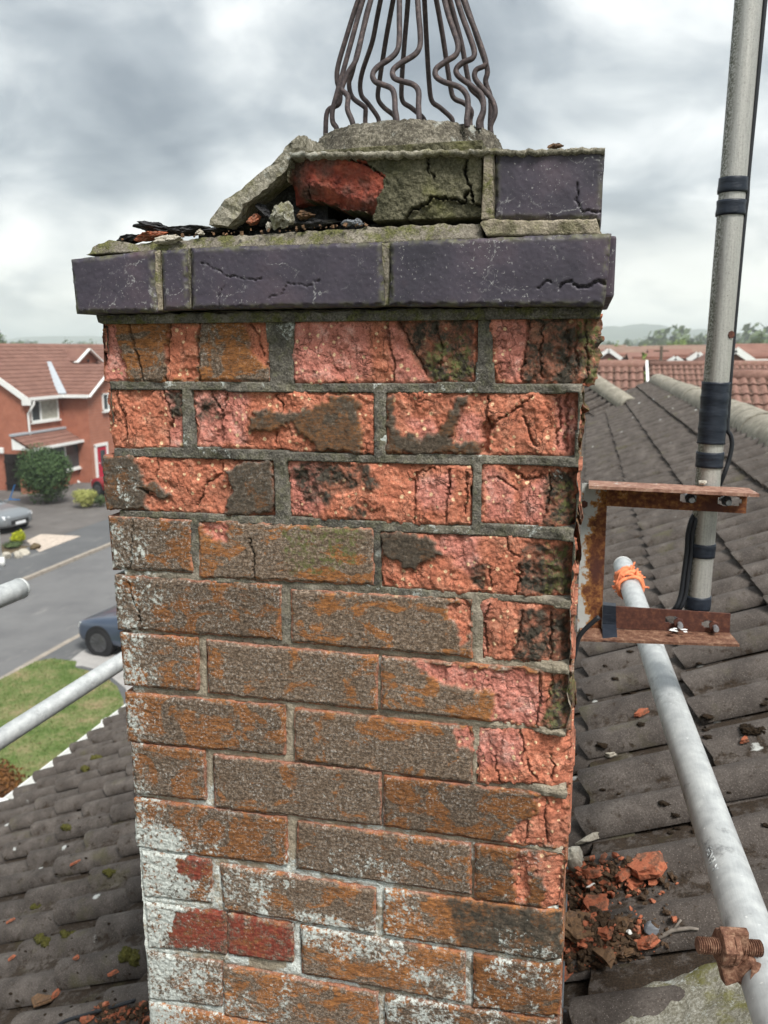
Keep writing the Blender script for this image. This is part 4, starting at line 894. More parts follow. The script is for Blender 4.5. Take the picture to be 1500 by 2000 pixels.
# ------------------------------------------------------------------ own roof
GA = .2353; SL = math.radians(25); PITCH = .165; TW = .33
roof = empty('tiled_roof', (-.3, 4, -2.3)); tag(roof, 'dark grey rolled concrete tile roof around the chimney with white gutter', 'roof')
def tile_mesh(name, seed, length=.345, w=.33, rolls=2, roll_h=.041, thick=.010, nseg=44, nl=4, rough=.0015):
    """one tile: x up the slope from its tail, y across (the near edge laps over its neighbour), z out of the roof"""
    V = []; F = []; ws = np.linspace(-.002, w+.022, nseg)
    def prof(q):
        h = 0.
        for k_ in range(rolls):
            c = w*(k_+.25)/rolls; u = (q-c)/(w/rolls*.25)
            if abs(u) < 1: h = max(h, roll_h*(1-u*u)**.55)
            h += .004*math.exp(-((abs(u)-1)*3)**2)
        return h+.013*max(0, 1-max(0, q)/w)
    rnd = random.Random(seed)
    for j in range(nl):
        t = j/(nl-1); x = t*length
        for i, q in enumerate(ws):
            p = Vector((x, q, 0)); jit = rough*(mnoise.noise(Vector((x*20+seed, q*20, 0)))+.6*mnoise.noise(Vector((x*70, q*70, seed))))
            tail = (-.004*mnoise.noise(Vector((q*30, seed, 2)))-.010*max(0, prof(q)-.012)/.03) if j == 0 else 0
            V.append((x+tail, q, prof(q)+.036*(1-t)+jit+thick))
    for j in range(nl-1):
        for i in range(nseg-1): a = j*nseg+i; F.append((a, a+nseg, a+nseg+1, a+1))
    n = len(V)
    for i in range(nseg): x, y, z = V[i]; V.append((x+.002, y, z-thick-(.010 if 2 < i < nseg-2 else 0)))
    for i in range(nseg-1): F.append((i, i+1, n+i+1, n+i))
    m_ = len(V)
    for j in range(nl): x, y, z = V[j*nseg]; V.append((x, y+.001, z-thick))
    for j in range(nl-1): F.append((j*nseg, m_+j, m_+j+1, (j+1)*nseg))
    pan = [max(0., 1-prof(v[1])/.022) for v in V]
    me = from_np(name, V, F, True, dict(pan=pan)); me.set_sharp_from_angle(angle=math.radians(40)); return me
def tilemat(x, y, up=.0, extra=0., dirx=1.):
    R = Euler((0, -SL, 0)).to_matrix().to_4x4()
    return Matrix.Translation((x, y, roof_z(x)-.012+up)) @ R
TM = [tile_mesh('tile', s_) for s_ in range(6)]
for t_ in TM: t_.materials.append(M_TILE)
X0 = .851; tiles = []; rr = random.Random(3)
for ci in range(-13, 3):
    x = X0+ci*GA+(.095 if ci == -13 else 0)
    for k_ in range(-3, 37):
        y = .25+TW*k_
        if x > .45 and y < -.3 and x < .80: continue                # the concrete slab lies here
        if x > .0 and x+.345 < .55 and .0 < y and y+TW < .44: continue
        if y < -.8: continue
        cx, cy, cz = proj((x+.12, y+.15, roof_z(x+.12)))
        vis = cz > .3 and -120 < cx < 1620 and cy < 2250 and (cx < 330 or cx > 1060)
        tiles.append((0 if vis else 1, cz, x, y))
tiles.sort(); nobj = 0; stuff = bmesh.new()
for v_, cz, x, y in tiles:
    M = tilemat(x+rr.uniform(-.004, .004), y+rr.uniform(-.0025, .0025)) @ Euler((rr.uniform(-.008, .008), rr.uniform(-.008, .008), rr.uniform(-.006, .006))).to_matrix().to_4x4()
    if nobj < 285 and v_ == 0:
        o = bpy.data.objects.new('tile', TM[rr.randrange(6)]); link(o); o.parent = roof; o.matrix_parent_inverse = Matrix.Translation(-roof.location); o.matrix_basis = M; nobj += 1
    else:
        tmp = TM[rr.randrange(6)].copy(); tmp.transform(M); stuff.from_mesh(tmp); bpy.data.meshes.remove(tmp)
me = bpy.data.meshes.new('far_tiles'); stuff.to_mesh(me); stuff.free(); me.set_sharp_from_angle(angle=math.radians(40))
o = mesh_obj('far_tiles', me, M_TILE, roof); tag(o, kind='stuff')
# boarding under the tiles, the other slope, gable and walls of the house below
P = lambda x, y, dz=0: (x, y, roof_z(x)-.035+dz)
MB().add([P(-2.14, -.9), P(1.6, -.9), P(1.6, 12), P(-2.14, 12), P(-2.14, -.9, -.06), P(1.6, -.9, -.06), P(1.6, 12, -.06), P(-2.14, 12, -.06)],
   [(0, 1, 2, 3), (7, 6, 5, 4), (0, 4, 5, 1), (1, 5, 6, 2), (2, 6, 7, 3), (3, 7, 4, 0)]).build('roof_boarding', M_CABLE, roof)
RX = 1.60
mb = MB(); z1 = roof_z(RX)
mb.add([(RX, -.9, z1-.0), (RX+3.7, -.9, z1-3.7*RT*1.25), (RX+3.7, 12, z1-3.7*RT*1.25), (RX, 12, z1), (RX, -.9, z1-.06), (RX+3.7, -.9, z1-3.7*RT*1.25-.06), (RX+3.7, 12, z1-3.7*RT*1.25-.06), (RX, 12, z1-.06)],
   [(0, 1, 2, 3), (7, 6, 5, 4), (0, 4, 5, 1), (1, 5, 6, 2), (2, 6, 7, 3), (3, 7, 4, 0)])
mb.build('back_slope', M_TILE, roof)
M_WALL = plain('red_brick_wall', (.33, .115, .062), .9, .18, 3)
MB().box((1.6, 5.6, -4.85), (7.0, 12.6, 4.5)).build('wall', M_WALL, roof)
# ridge tiles bedded along the top
rm = []
for s_ in range(3):
    mb = MB(); V = []; F = []; n = 14; L = .47; nl = 7
    for inner in (0, 1):
        for j in range(nl):
            for i in range(n+1):
                a = math.pi*(-.03+1.06*i/n); r = (.125 if not inner else .108)+(.0 if inner else .004*mnoise.noise(Vector((j*.9+s_*7, i*.7, 0))))
                V.append((-math.cos(a)*r*1.1, j/(nl-1)*L, math.sin(a)*r))
    m_ = nl*(n+1)
    for j in range(nl-1):
        for i in range(n): a = j*(n+1)+i; F.append((a, a+1, a+n+2, a+n+1)); F.append((m_+a, m_+a+n+1, m_+a+n+2, m_+a+1))
    for i in range(n): F.append((i, m_+i, m_+i+1, i+1)); a = (nl-1)*(n+1)+i; F.append((a, a+1, m_+a+1, m_+a))
    for j in range(nl-1):
        for i in (0, n): a = j*(n+1)+i; F.append((a, a+n+1, m_+a+n+1, m_+a))
    me = from_np('ridge_tile', V, F, True); me.set_sharp_from_angle(angle=math.radians(50)); me.materials.append(M_RIDGE); rm.append(me)
for i in range(26):
    o = bpy.data.objects.new('ridge_tile', rm[i % 3]); link(o); o.parent = roof; o.matrix_parent_inverse = Matrix.Translation(-roof.location)
    o.location = (RX-.01, .3+i*.46, roof_z(RX)-.02+rr.uniform(-.006, .006)); o.rotation_euler = (rr.uniform(-.012, .012), rr.uniform(-.04, .04), 0)
# mortar bedding along the ridge
mb = MB(); V = []; F = []; n = 240
for i in range(n+1):
    y = .2+i*.05
    for q, (dx, dz) in enumerate(((-.19, .012), (-.165, .05), (-.13, .045))):
        V.append((RX+dx+.012*mnoise.noise(Vector((y*8, q, 0))), y, roof_z(RX+dx)+dz+.012*mnoise.noise(Vector((y*9, q, 4)))))
for i in range(n):
    for q in range(2): F.append((i*3+q, i*3+3+q, i*3+4+q, i*3+1+q))
mesh_obj('ridge_mortar', from_np('ridge_mortar', V, F), M_RIDGE, roof)
# white gutter and fascia along the eaves
M_PVC = plain('white_plastic', (.74, .75, .73), .4, .05, 4)
ex = -2.215; ez = roof_z(-2.12)-.02
mb = MB(); prof = [(-.055, .0), (-.055, -.05), (-.035, -.085), (.035, -.085), (.05, -.05), (.05, .0), (.044, .0), (.044, -.045), (.03, -.078), (-.03, -.078), (-.048, -.045), (-.048, .0)]
mb.prism([(z+ez, x+ex) for x, z in prof], 1, -1., 12.)
mb.build('gutter', M_PVC, roof)
for i in range(13): MB().box((ex, -.5+i*.98, ez-.03), (.125, .05, .075)).build('gutter_bracket', M_PVC, roof)
MB().box((ex+.075, 5.5, ez-.09), (.02, 13, .2)).build('fascia', M_PVC, roof)
# neighbouring wing: ridge running down to the left beyond the main slope
wing = empty('wing_roof', tuple(at_roof(1190, 800))); tag(wing, 'brown grey tiled wing roof beyond the chimney with a sloping ridge', 'roof')
A = Vector(atd(1120, 722, 12.6)); B = Vector(atd(1226, 793, 10.6)); t = (B-A).normalized()
nn = t.cross(Vector((0, 0, 1))).normalized()
if (Vector(CAM)-A).dot(nn) < 0: nn = -nn
dn = (nn*.86 - Vector((0, 0, 1))*.51).normalized(); dn = (dn - t*dn.dot(t)).normalized()
for i in range(7):
    p = A+t*(i*.45)
    if i*.45 > (B-A).length: break
    o = bpy.data.objects.new('ridge_tile', rm[i % 3]); link(o); put_parent(o, wing)
    zax = t.cross(nn).normalized(); zax = zax if zax.z > 0 else -zax
    xax = t.cross(zax).normalized()
    o.matrix_basis = Matrix((( *[xax.x, t.x, zax.x], p.x), (*[xax.y, t.y, zax.y], p.y), (*[xax.z, t.z, zax.z], p.z), (0, 0, 0, 1)))
up_ = -dn; ya = t if up_.cross(t).z > 0 else -t; za = up_.cross(ya).normalized()
for r_ in range(9):
    for k_ in range(8):
        p = A + t*(.15+k_*TW) + dn*(.14+.27*(r_+1))
        if ya == -t: p = p + t*TW
        o = bpy.data.objects.new('tile', TM[(r_*3+k_) % 6]); link(o); put_parent(o, wing)
        o.matrix_basis = Matrix(((up_.x, ya.x, za.x, p.x), (up_.y, ya.y, za.y, p.y), (up_.z, ya.z, za.z, p.z), (0, 0, 0, 1)))

# ---- moss, rubble and odds and ends lying on the tiles
bpy.context.view_layer.update(); DG = bpy.context.evaluated_depsgraph_get()
def hit_tile(px, py):
    """the point of the tiles that a sight line meets"""
    d_ = Vector(ray(px, py)).normalized(); o_ = Vector(CAM)
    for _ in range(6):
        ok, loc, nor, idx, ob, mw = sc.ray_cast(DG, o_, d_)
        if not ok: break
        if ob.parent == roof: return loc
        o_ = loc+d_*.002
    return Vector(at_roof(px, py, .02))
def on_tile(px, py, up=0.): return hit_tile(px, py)+Vector((-RT*.9, 0, .9))*up
def moss_blob(bm, c, r, seed):
    n0 = len(bm.verts); bmesh.ops.create_icosphere(bm, subdivisions=3, radius=1); bm.verts.ensure_lookup_table()
    for v in bm.verts[n0:]:
        q = v.co.copy(); d_ = 1+.6*mnoise.noise(q*2.2+Vector((seed, 0, 0)))+.45*mnoise.noise(q*6+Vector((0, seed, 0)))+.3*mnoise.noise(q*14)
        v.co = Vector(c)+Vector((q.x*r[0]*d_, q.y*r[1]*d_, q.z*r[2]*d_))
bm = bmesh.new(); rr = random.Random(21)
for i in range(430):
    px, py = (rr.uniform(1112, 1500), rr.uniform(1230, 1640)) if i < 210 else (rr.uniform(0, 290), rr.uniform(1560, 1990))
    if i < 210 and rr.random() > (py-1150)/420: continue
    p = on_tile(px, py, .0)
    if p.z-roof_z(p.x) > .026 and rr.random() < .8: continue         # moss lies in the troughs
    s_ = rr.uniform(.0025, .0075)*(1.6 if rr.random() < .12 else 1)
    if i > 209: s_ *= .6
    moss_blob(bm, p, (s_*1.4, s_, s_*.5), i)
me = bpy.data.meshes.new('moss'); bm.to_mesh(me); bm.free(); me.polygons.foreach_set('use_smooth', [True]*len(me.polygons))
tag(mesh_obj('moss', me, M_MOSSB), 'dark brown moss tufts scattered in the troughs of the tiles', 'moss', None, 'stuff')
MG = 'green moss cushions on the left slope'
for i, (px, py, s_, lb) in enumerate([(254, 1872, .020, 'largest green moss cushion on the tiles beside the chimney'), (86, 1838, .016, 'olive moss cushion in the second trough left of the largest one'), (130, 1826, .012, 'flat moss cushion just above the olive one'), (131, 1618, .015, 'bright green moss cushion on the upper part of the left slope'), (72, 1770, .011, 'thin moss strip along a tile lap at the left edge'), (215, 1705, .012, 'dark moss cushion close to the white lichen on the chimney'), (190, 1480, .022, 'green moss cushion nearest the gutter'), (170, 1502, .018, 'green moss cushion just below the one nearest the gutter'), (1467, 1425, .013, 'wide brown moss mat between the tiles right of the scaffold tube')]):
    bm = bmesh.new(); p = on_tile(px, py, .0); r2 = random.Random(i)
    for k_ in range(7): moss_blob(bm, p+Vector((r2.uniform(-1, 1)*s_*1.3, r2.uniform(-1, 1)*s_*.6, r2.uniform(-.2, .3)*s_)), (s_*.7, s_*.6, s_*.55), i*9+k_)
    me = bpy.data.meshes.new('moss_cushion'); bm.to_mesh(me); bm.free(); me.polygons.foreach_set('use_smooth', [True]*len(me.polygons))
    tag(mesh_obj('moss_cushion', me, M_MOSSG if i < 8 else M_MOSSB), lb, 'moss', MG)
# broken brick lying on the tiles: (photo x, y, half sizes in mm, yaw, material, label)
FR = [(1268, 1697, (26, 17, 9), .6, 0, 'largest orange brick piece at the top of the rubble heap'), (1166, 1775, (17, 24, 10), .2, 0, 'squarish orange brick piece in the middle of the rubble heap'), (1134, 1812, (17, 20, 9), .8, 1, 'dull brown brick piece below the squarish orange one'),
 (1225, 1708, (14, 9, 6), .4, 0, 'small orange brick piece left of the largest one'), (1163, 1712, (13, 9, 7), -.3, 0, 'orange brick piece right of the white stone'), (1240, 1722, (12, 9, 6), 1., 0, 'orange brick chip just under the largest piece'), (1283, 1727, (9, 6, 4), .3, 0, 'orange triangular chip at the right end of the heap'),
 (1192, 1829, (10, 8, 6), .2, 0, 'orange chip beside the twig in the lower heap'), (1223, 1812, (9, 8, 6), .9, 1, 'brown chip above the twig'), (1183, 1862, (13, 15, 7), .5, 1, 'greenish brown brick piece in the lower heap'), (1265, 1845, (13, 8, 6), .3, 0, 'orange piece just left of the twig end'), (1212, 1867, (10, 7, 5), .4, 1, 'small brown block at the lower edge of the heap'),
 (1240, 1860, (17, 5, 4), .35, 1, 'long thin brick sliver at the lower edge of the heap'), (1205, 1845, (10, 8, 6), .1, 1, 'dark brown chip left of the white chip'), (1256, 1393, (19, 6, 5), .42, 0, 'orange brick sliver lying alone on the tiles beside the tube'), (1458, 1450, (7, 4, 4), .2, 0, 'tiny orange chip on brown moss right of the tube'),
 (1196, 1474, (12, 5, 5), .3, 2, 'pale tan fragment in a trough left of the tube'), (90, 1955, (20, 15, 5), .3, 3, 'flat grey brown flake on the tiles in the lower left corner'), (112, 1946, (9, 5, 5), .6, 0, 'orange splinter on the flat grey brown flake'), (225, 1902, (10, 4, 4), .7, 0, 'orange splinter below the largest moss cushion'),
 (152, 1876, (6, 4, 3), 0., 0, 'small orange chip alone on a tile of the left slope'), (25, 1875, (8, 3, 3), .4, 0, 'orange splinter at the left edge of the picture'), (240, 1976, (11, 8, 6), .5, 0, 'orange chip below the black cable near the chimney'), (175, 1990, (12, 8, 6), .2, 0, 'orange chip below the black cable at the bottom edge'), (20, 1802, (9, 3, 3), .4, 0, 'thin orange splinter high on the left edge'), (148, 1690, (12, 3, 3), .5, 0, 'long orange sliver on the left slope above the white spots'), (1106, 1905, (8, 10, 6), .4, 0, 'orange chip tucked against the chimney foot')]
for i, (px, py, s_, rz, mt, lb) in enumerate(FR):
    o = mesh_obj('brick_fragment', flake_mesh('brick_fragment', [s_[0]*.0018, s_[1]*.0018, s_[2]*.0009], 40+i), (M_FRAG, M_FRAGD, M_STONE, M_FRAGD)[mt]); o.location = on_tile(px, py, .004+.006*rr.random()); o.rotation_euler = (rr.uniform(-.3, .3), -SL+rr.uniform(-.2, .2), rz)
    tag(o, lb, 'brick fragment', 'broken brick lying on the roof')
M_DIRT = material('brown_dirt', m_moss((.028, .019, .013), (.12, .075, .045)))
CH = []
for s_ in range(8):
    bm = bmesh.new(); bmesh.ops.create_icosphere(bm, subdivisions=1, radius=1); r2 = random.Random(s_)
    for _ in range(5):
        n_ = Vector((r2.gauss(0, 1), r2.gauss(0, 1), r2.gauss(0, 1))).normalized(); d_ = r2.uniform(.3, .7)
        for v in bm.verts:
            q = v.co.dot(n_)
            if q > d_: v.co -= n_*(q-d_)
    CH.append(([v.co.copy() for v in bm.verts], [tuple(v.index for v in f.verts) for f in bm.faces])); bm.free()
def chip(m_, p, size, r_):
    V, F = CH[r_.randrange(8)]; R = Euler((r_.random()*.9, r_.random()*.9, r_.random()*6)).to_matrix(); m_.add([Vector(p)+R @ Vector((v.x*size[0], v.y*size[1], v.z*size[2])) for v in V], F)
mb = MB(); mb2 = MB()
for i in range(2600):
    if i < 900: px, py = rr.gauss(1180, 60), rr.gauss(1716, 20)
    elif i < 1200: px, py = rr.uniform(1100, 1165), rr.uniform(1730, 1810)
    elif i < 2350: px, py = rr.gauss(1170, 62), rr.gauss(1850, 28)
    else: px, py = rr.uniform(190, 292), rr.uniform(1968, 1999)
    if 300 < px < 1099 or px > 1330: continue
    if i < 2350 and (py > 1914-(px-1100)*.27 or py < 1680): continue
    p = on_tile(px, py, rr.random()*.010); s_ = .0013+.0075*rr.random()**2.6
    chip(mb if rr.random() < .3 else mb2, p, (s_*1.5, s_*1.1, s_*.8), rr)
tag(mb.build('brick_crumbs', M_FRAG), 'orange brick crumbs filling the tile troughs beside the chimney', 'crumbs', None, 'stuff')
tag(mb2.build('dark_crumbs', M_DIRT), 'dark dirt and moss crumbs among the broken brick', 'crumbs', None, 'stuff')
def stone(name, px, py, size, seed, mat, label, cat, rot=(0, 0, 0), up=.03):
    o = mesh_obj(name, rock_mesh(name, size, seed, 3, 8, .04), mat); o.location = on_tile(px, py, up); o.rotation_euler = rot; return tag(o, label, cat)
stone('white_stone', 1129, 1684, (.022, .024, .036), 71, M_STONE, 'rounded pale stone against the chimney above the rubble', 'stone', (.2, -.5, .3), .012)
stone('mortar_piece', 1156, 1641, (.036, .012, .009), 72, M_STONE, 'long pale mortar sliver above the rounded stone', 'mortar piece', (0, -SL, .35), .006)
stone('dark_stone', 1279, 1822, (.014, .011, .010), 73, M_LEAD, 'dark grey stone beside the twig', 'stone', (0, 0, .5), .008)
stone('white_chip', 1236, 1836, (.006, .004, .004), 74, M_PVC, 'tiny white chip in the middle of the lower heap', 'chip', (0, 0, .5), .014)
stone('white_chip', 1160, 1741, (.011, .0035, .003), 75, M_PVC, 'thin white sliver in the upper heap', 'chip', (0, -SL, .2), .012)
tw = [on_tile(px, py, .008) for px, py in ((1282, 1846), (1300, 1836), (1318, 1826), (1335, 1824), (1352, 1822), (1369, 1824))]
t_ = MB().tube(tw, .003, 7, radii=[.0022, .0034, .0032, .003, .0028, .0016]); t_.tube([tw[2], tw[2]+Vector((.012, .01, .012))], .0018, 6)
tag(t_.build('twig', M_WOOD, smooth=True), 'short grey twig lying across the tile beside the rubble', 'twig')
sd = empty('seedling', on_tile(1103, 1820, .012)); tag(sd, 'tiny green seedling at the foot of the chimney', 'seedling')
M_LEAF = plain('seedling_leaf', (.10, .30, .03), .6)
for i, (dx, dz) in enumerate(((-.004, .004), (.006, .004), (.001, .010))):
    mb = MB(); c = Vector(sd.location)+Vector((dx, -.004, dz)); mb.add([c+Vector((math.cos(a)*.006, -.002*math.sin(a), math.sin(a)*.0045)) for a in np.linspace(0, 2*math.pi, 8, False)]+[c+Vector((0, -.0015, 0))], [(k_, (k_+1) % 8, 8) for k_ in range(8)])
    mb.build('leaf', M_LEAF, sd)
# lichened concrete slab in the corner between chimney and tube
V = []; F = []; nx, ny = 60, 34
for j in range(ny+1):
    for i in range(nx+1):
        u, v_ = i/nx, j/ny; x = .590+.27*u; yb = .205+.0*u+.012*mnoise.noise(Vector((u*4, 3, 0))); y = -.30+(yb+.30)*v_
        edge = min(1, u/.06, (1-v_)/.10, (1-u)/.04); z = roof_z(x)+.084*max(0, edge)**.5+.012*mnoise.noise(Vector((x*14, y*14, 0)))+.005*mnoise.noise(Vector((x*60, y*60, 2)))-.02*(1-u)
        V.append((x, y, z))
for j in range(ny):
    for i in range(nx): a = j*(nx+1)+i; F.append((a, a+1, a+nx+2, a+nx+1))
n = len(V); base = [(x, y, roof_z(x)-.06) for x, y, z in V]; ring = [i for i in range(nx+1)]+[j*(nx+1)+nx for j in range(1, ny+1)]+[ny*(nx+1)+i for i in range(nx-1, -1, -1)]+[j*(nx+1) for j in range(ny-1, 0, -1)]
V += [base[i] for i in ring]
for i in range(len(ring)): F.append((ring[i], n+i, n+(i+1) % len(ring), ring[(i+1) % len(ring)]))
tag(mesh_obj('concrete_slab', from_np('concrete_slab', V, F), M_SLAB), 'concrete slab covered in white lichen and yellow green moss beside the chimney foot', 'concrete slab')
# black cable across the left slope
cb = [on_tile(px, py, .006) for px, py in ((60, 2050), (120, 2004), (165, 1988), (215, 1974), (262, 1960), (300, 1948), (340, 1936))]
tag(MB().tube(smooth_path([tuple(p) for p in cb], 5), .0038, 8).build('roof_cable', M_CABLE, smooth=True), 'thin black cable lying across the tiles at the lower left', 'cable')
# ------------------------------------------------------------------ mast, bracket, scaffold
def lerp(a, b, t): return Vector(a)*(1-t)+Vector(b)*t
MR = .0195
mt = Vector(at(1462, 0, 1, .535)); mbm = Vector(at(1361, 1190, 1, .535)); axis = (mt-mbm).normalized()
top = mt+axis*.6; bot = mbm-axis*.015
mast = empty('aerial_mast', bot); tag(mast, 'tall weathered aluminium aerial mast taped with black cable', 'mast')
def ring_pts(a, b, n=40): return [lerp(a, b, i/n) for i in range(n+1)]
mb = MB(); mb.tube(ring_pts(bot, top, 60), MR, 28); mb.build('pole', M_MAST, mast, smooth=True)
bpy.context.view_layer.update()
def at_mast(py):                                                    # point on the mast axis at picture height py
    lo, hi = 0., (top-bot).length
    for _ in range(40):
        m_ = (lo+hi)/2
        if proj(bot+axis*m_)[1] > py: lo = m_
        else: hi = m_
    return bot+axis*lo
def tape(y0, y1, seed, ridges=0):
    a, b = at_mast(y1), at_mast(y0); n = max(6, int((b-a).length/.0035)); P = ring_pts(a, b, n); rd = []
    for i in range(n+1):
        q = MR+.0020+.0003*math.sin(i*.9+seed)+.0006*mnoise.noise(Vector((i*.5, seed, 0)))
        if ridges and i % ridges == 0: q += .0005
        rd.append(q)
    V = MB().tube(P, MR, 24, radii=rd); o = V.build('tape', M_TAPE, mast, smooth=True); return o
for i, (a, b, r_) in enumerate(((348, 378, 0), (392, 422, 0), (746, 866, 7), (882, 912, 0), (1060, 1086, 0), (1162, 1188, 0))): tape(a, b, i, r_)
# rust spot and the cable that runs up the right side
sp = at_mast(654)+Vector((.014, -.0145, 0)); MB().tube([sp, sp+Vector((.0006, -.001, 0))], .006, 7).build('rust_patch', M_RUST, mast)
side = Vector((AR[0], AR[1], 0)).normalized()
def off(py, dx, dy=-.004): return at_mast(py)+side*dx+Vector((0, dy, 0))
coax = [off(-250, .024), off(0, .0235), off(200, .0225), off(340, .0215), off(385, .0225), off(430, .0215), off(560, .021), off(700, .021), off(800, .0225), off(838, .024), off(850, .030), off(870, .0335), off(900, .0305), off(930, .024), off(1000, .010, .024)]
cable = MB().tube(smooth_path([tuple(p) for p in coax], 5), .0036, 10); cable = cable.build('aerial_cable', M_CABLE, smooth=True)
tag(cable, 'black aerial cable running up the right side of the mast', 'cable')
lower = [off(1005, -.012, .02), off(1012, -.021), off(1040, -.0255), off(1075, -.025), off(1120, -.027), off(1160, -.029), off(1185, -.036), off(1200, -.048, .01), off(1225, -.09, .02)]
lo_c = MB().tube(smooth_path([tuple(p) for p in lower], 5), .0042, 10); l2 = [p+Vector((.0065, -.002, 0)) for p in lower]; lo_c.tube(smooth_path([tuple(p) for p in l2], 5), .0036, 10)
tag(lo_c.build('aerial_cable', M_CABLE, smooth=True), 'pair of black cables taped to the left of the mast inside the bracket', 'cable')
loop = [Vector(at(x, y, 1, .30)) for x, y in ((1170, 1205), (1150, 1222), (1135, 1238), (1128, 1252), (1124, 1270), (1118, 1295), (1112, 1330))]
tag(MB().tube(smooth_path([tuple(p) for p in loop], 4), .0036, 8).build('loose_cable', M_CABLE, smooth=True), 'black cable dropping behind the chimney corner under the bracket', 'cable')

BY = .505                                                           # plane of the bracket's upright legs
def bp(x, y, yy=BY): return Vector(at(x, y, 1, yy))
br = empty('mast_bracket', bp(1160, 1090)); tag(br, 'rusty angle iron wall bracket holding the aerial mast', 'bracket')
def painted(o, f):
    a = o.data.attributes.new('paint', 'FLOAT', 'POINT'); a.data.foreach_set('value', [f(v.co) for v in o.data.vertices])
    return o
def plate(name, quad, th, mat, parent, front=BY, holes=()):
    """flat bar: front outline given in the picture, cut into a grid so paint and rust can vary"""
    q = [bp(x, y, front) for x, y in quad]; nu, nv = 60, 24; V = []
    for yy in (0, th):
        for j in range(nv+1):
            for i in range(nu+1):
                s_, t_ = i/nu, j/nv; p = (q[0]*(1-s_)+q[1]*s_)*(1-t_)+(q[3]*(1-s_)+q[2]*s_)*t_
                V.append(p+Vector((0, yy+.0006*mnoise.noise(p*60), 0)))
    F = []; n = (nu+1)*(nv+1); hs = [(bp(hx, hy, front), rx, rz) for hx, hy, rx, rz in holes]
    def inhole(c):
        for h_, rx, rz in hs:
            dx = max(0, abs(c.x-h_.x)-(rx-rz)); dz = abs(c.z-h_.z)
            if math.hypot(dx, dz) < rz: return True
        return False
    keep = {}
    for j in range(nv):
        for i in range(nu):
            a = j*(nu+1)+i; c = (V[a]+V[a+nu+2])/2; keep[i, j] = not inhole(c)
    for (i, j), k_ in keep.items():
        if not k_: continue
        a = j*(nu+1)+i; F.append((a, a+nu+1, a+nu+2, a+1)); F.append((n+a, n+a+1, n+a+nu+2, n+a+nu+1))
        for (di, dj, e0, e1) in ((0, -1, a, a+1), (0, 1, a+nu+2, a+nu+1), (-1, 0, a+nu+1, a), (1, 0, a+1, a+nu+2)):
            if not keep.get((i+di, j+dj), False): F.append((e0, e1, n+e1, n+e0))
    return mesh_obj(name, from_np(name, V, F, False), mat, parent)
xl = bp(1140, 1000).x; xr = bp(1186, 1000).x
pf = lambda co: .06+max(0, 1.15-abs(co.x-xl)/(xr-xl)*1.5)*.60+(.35 if co.z > bp(1160, 975).z else 0)-(.22 if bp(1160, 1185).z < co.z < bp(1160, 1040).z else 0)
painted(plate('wall_plate', [(1141, 944), (1187, 948), (1175, 1228), (1131, 1240)], .004, M_RUSTP, br), pf)
painted(MB().add([bp(1141, 944, BY), bp(1141, 944, BY+.04), bp(1131, 1240, BY+.04), bp(1131, 1240, BY), bp(1137, 944, BY), bp(1137, 944, BY+.04), bp(1127, 1240, BY+.04), bp(1127, 1240, BY)], [(0, 1, 2, 3), (7, 6, 5, 4), (0, 3, 7, 4), (1, 5, 6, 2), (0, 4, 5, 1), (3, 2, 6, 7)]).build('wall_flange', M_RUSTP, br), lambda c: .6)
MB().tube([bp(1141, 985, BY-.001), bp(1141, 985, BY-.006)], .0065, 6).build('bolt', M_RUST, br)
painted(plate('upper_arm', [(1186, 950), (1460, 962), (1457, 1003), (1183, 988)], .004, M_RUSTP, br, BY-.004, [(1344, 973, .0135, .0078), (1425, 979, .0175, .0078)]), lambda c: .22 if c.x < xr+.03 else -.04)
def flange(name, a0, a1, out, th, mat, f=None, skew=.0):
    """horizontal leg of an angle iron from a0 to a1 projecting towards the front"""
    nu, nv = 50, 6; V = []
    for zz in (0, -th):
        for j in range(nv+1):
            for i in range(nu+1):
                p = a0.lerp(a1, i/nu)+Vector((skew*j/nv*(1 if i == nu else 0), -out*j/nv, zz)); V.append(p+Vector((0, 0, .0005*mnoise.noise(p*60))))
    n = (nu+1)*(nv+1); F = []
    for j in range(nv):
        for i in range(nu): a = j*(nu+1)+i; F.append((a, a+nu+1, a+nu+2, a+1)); F.append((n+a, n+a+1, n+a+nu+2, n+a+nu+1))
    for i in range(nu): F.append((i, i+1, n+i+1, n+i)); a = nv*(nu+1)+i; F.append((a, n+a, n+a+1, a+1))
    for j in range(nv): a = j*(nu+1); F.append((a, n+a, n+a+nu+1, a+nu+1)); a += nu; F.append((a, a+nu+1, n+a+nu+1, n+a))
    o = mesh_obj(name, from_np(name, V, F, False), mat, br)
    return painted(o, f or (lambda c: 0.))
ua0, ua1 = bp(1150, 938, BY+.002), bp(1462, 953, BY+.002)
flange('upper_flange', ua0, ua1, .056, .005, M_RUST_LIT, None, .006)
painted(plate('lower_arm', [(1178, 1183), (1427, 1199), (1425, 1236), (1176, 1227)], .004, M_RUST, br, BY-.004, [(1312, 1211, .011, .0060), (1386, 1220, .012, .0062)]), lambda c: 0)
la0, la1 = bp(1133, 1226, BY-.001), bp(1425, 1235, BY-.001)
flange('lower_flange', la0, la1, .058, .004, M_RUSTC, None, .006)
sp = bp(1326, 1232, BY-.03); mb = MB(); r2 = random.Random(4)
for i in range(9):
    c = sp+Vector((r2.uniform(-.011, .011), r2.uniform(-.007, .007), .0012)); mb.add([c+Vector((math.cos(a)*r2.uniform(.003, .006), math.sin(a)*r2.uniform(.002, .004), 0.)) for a in np.linspace(0, 6.28, 7, False)]+[c+Vector((0, 0, .0012))], [(k_, (k_+1) % 7, 7) for k_ in range(7)])
mb.build('bird_dropping', M_PVC, br)
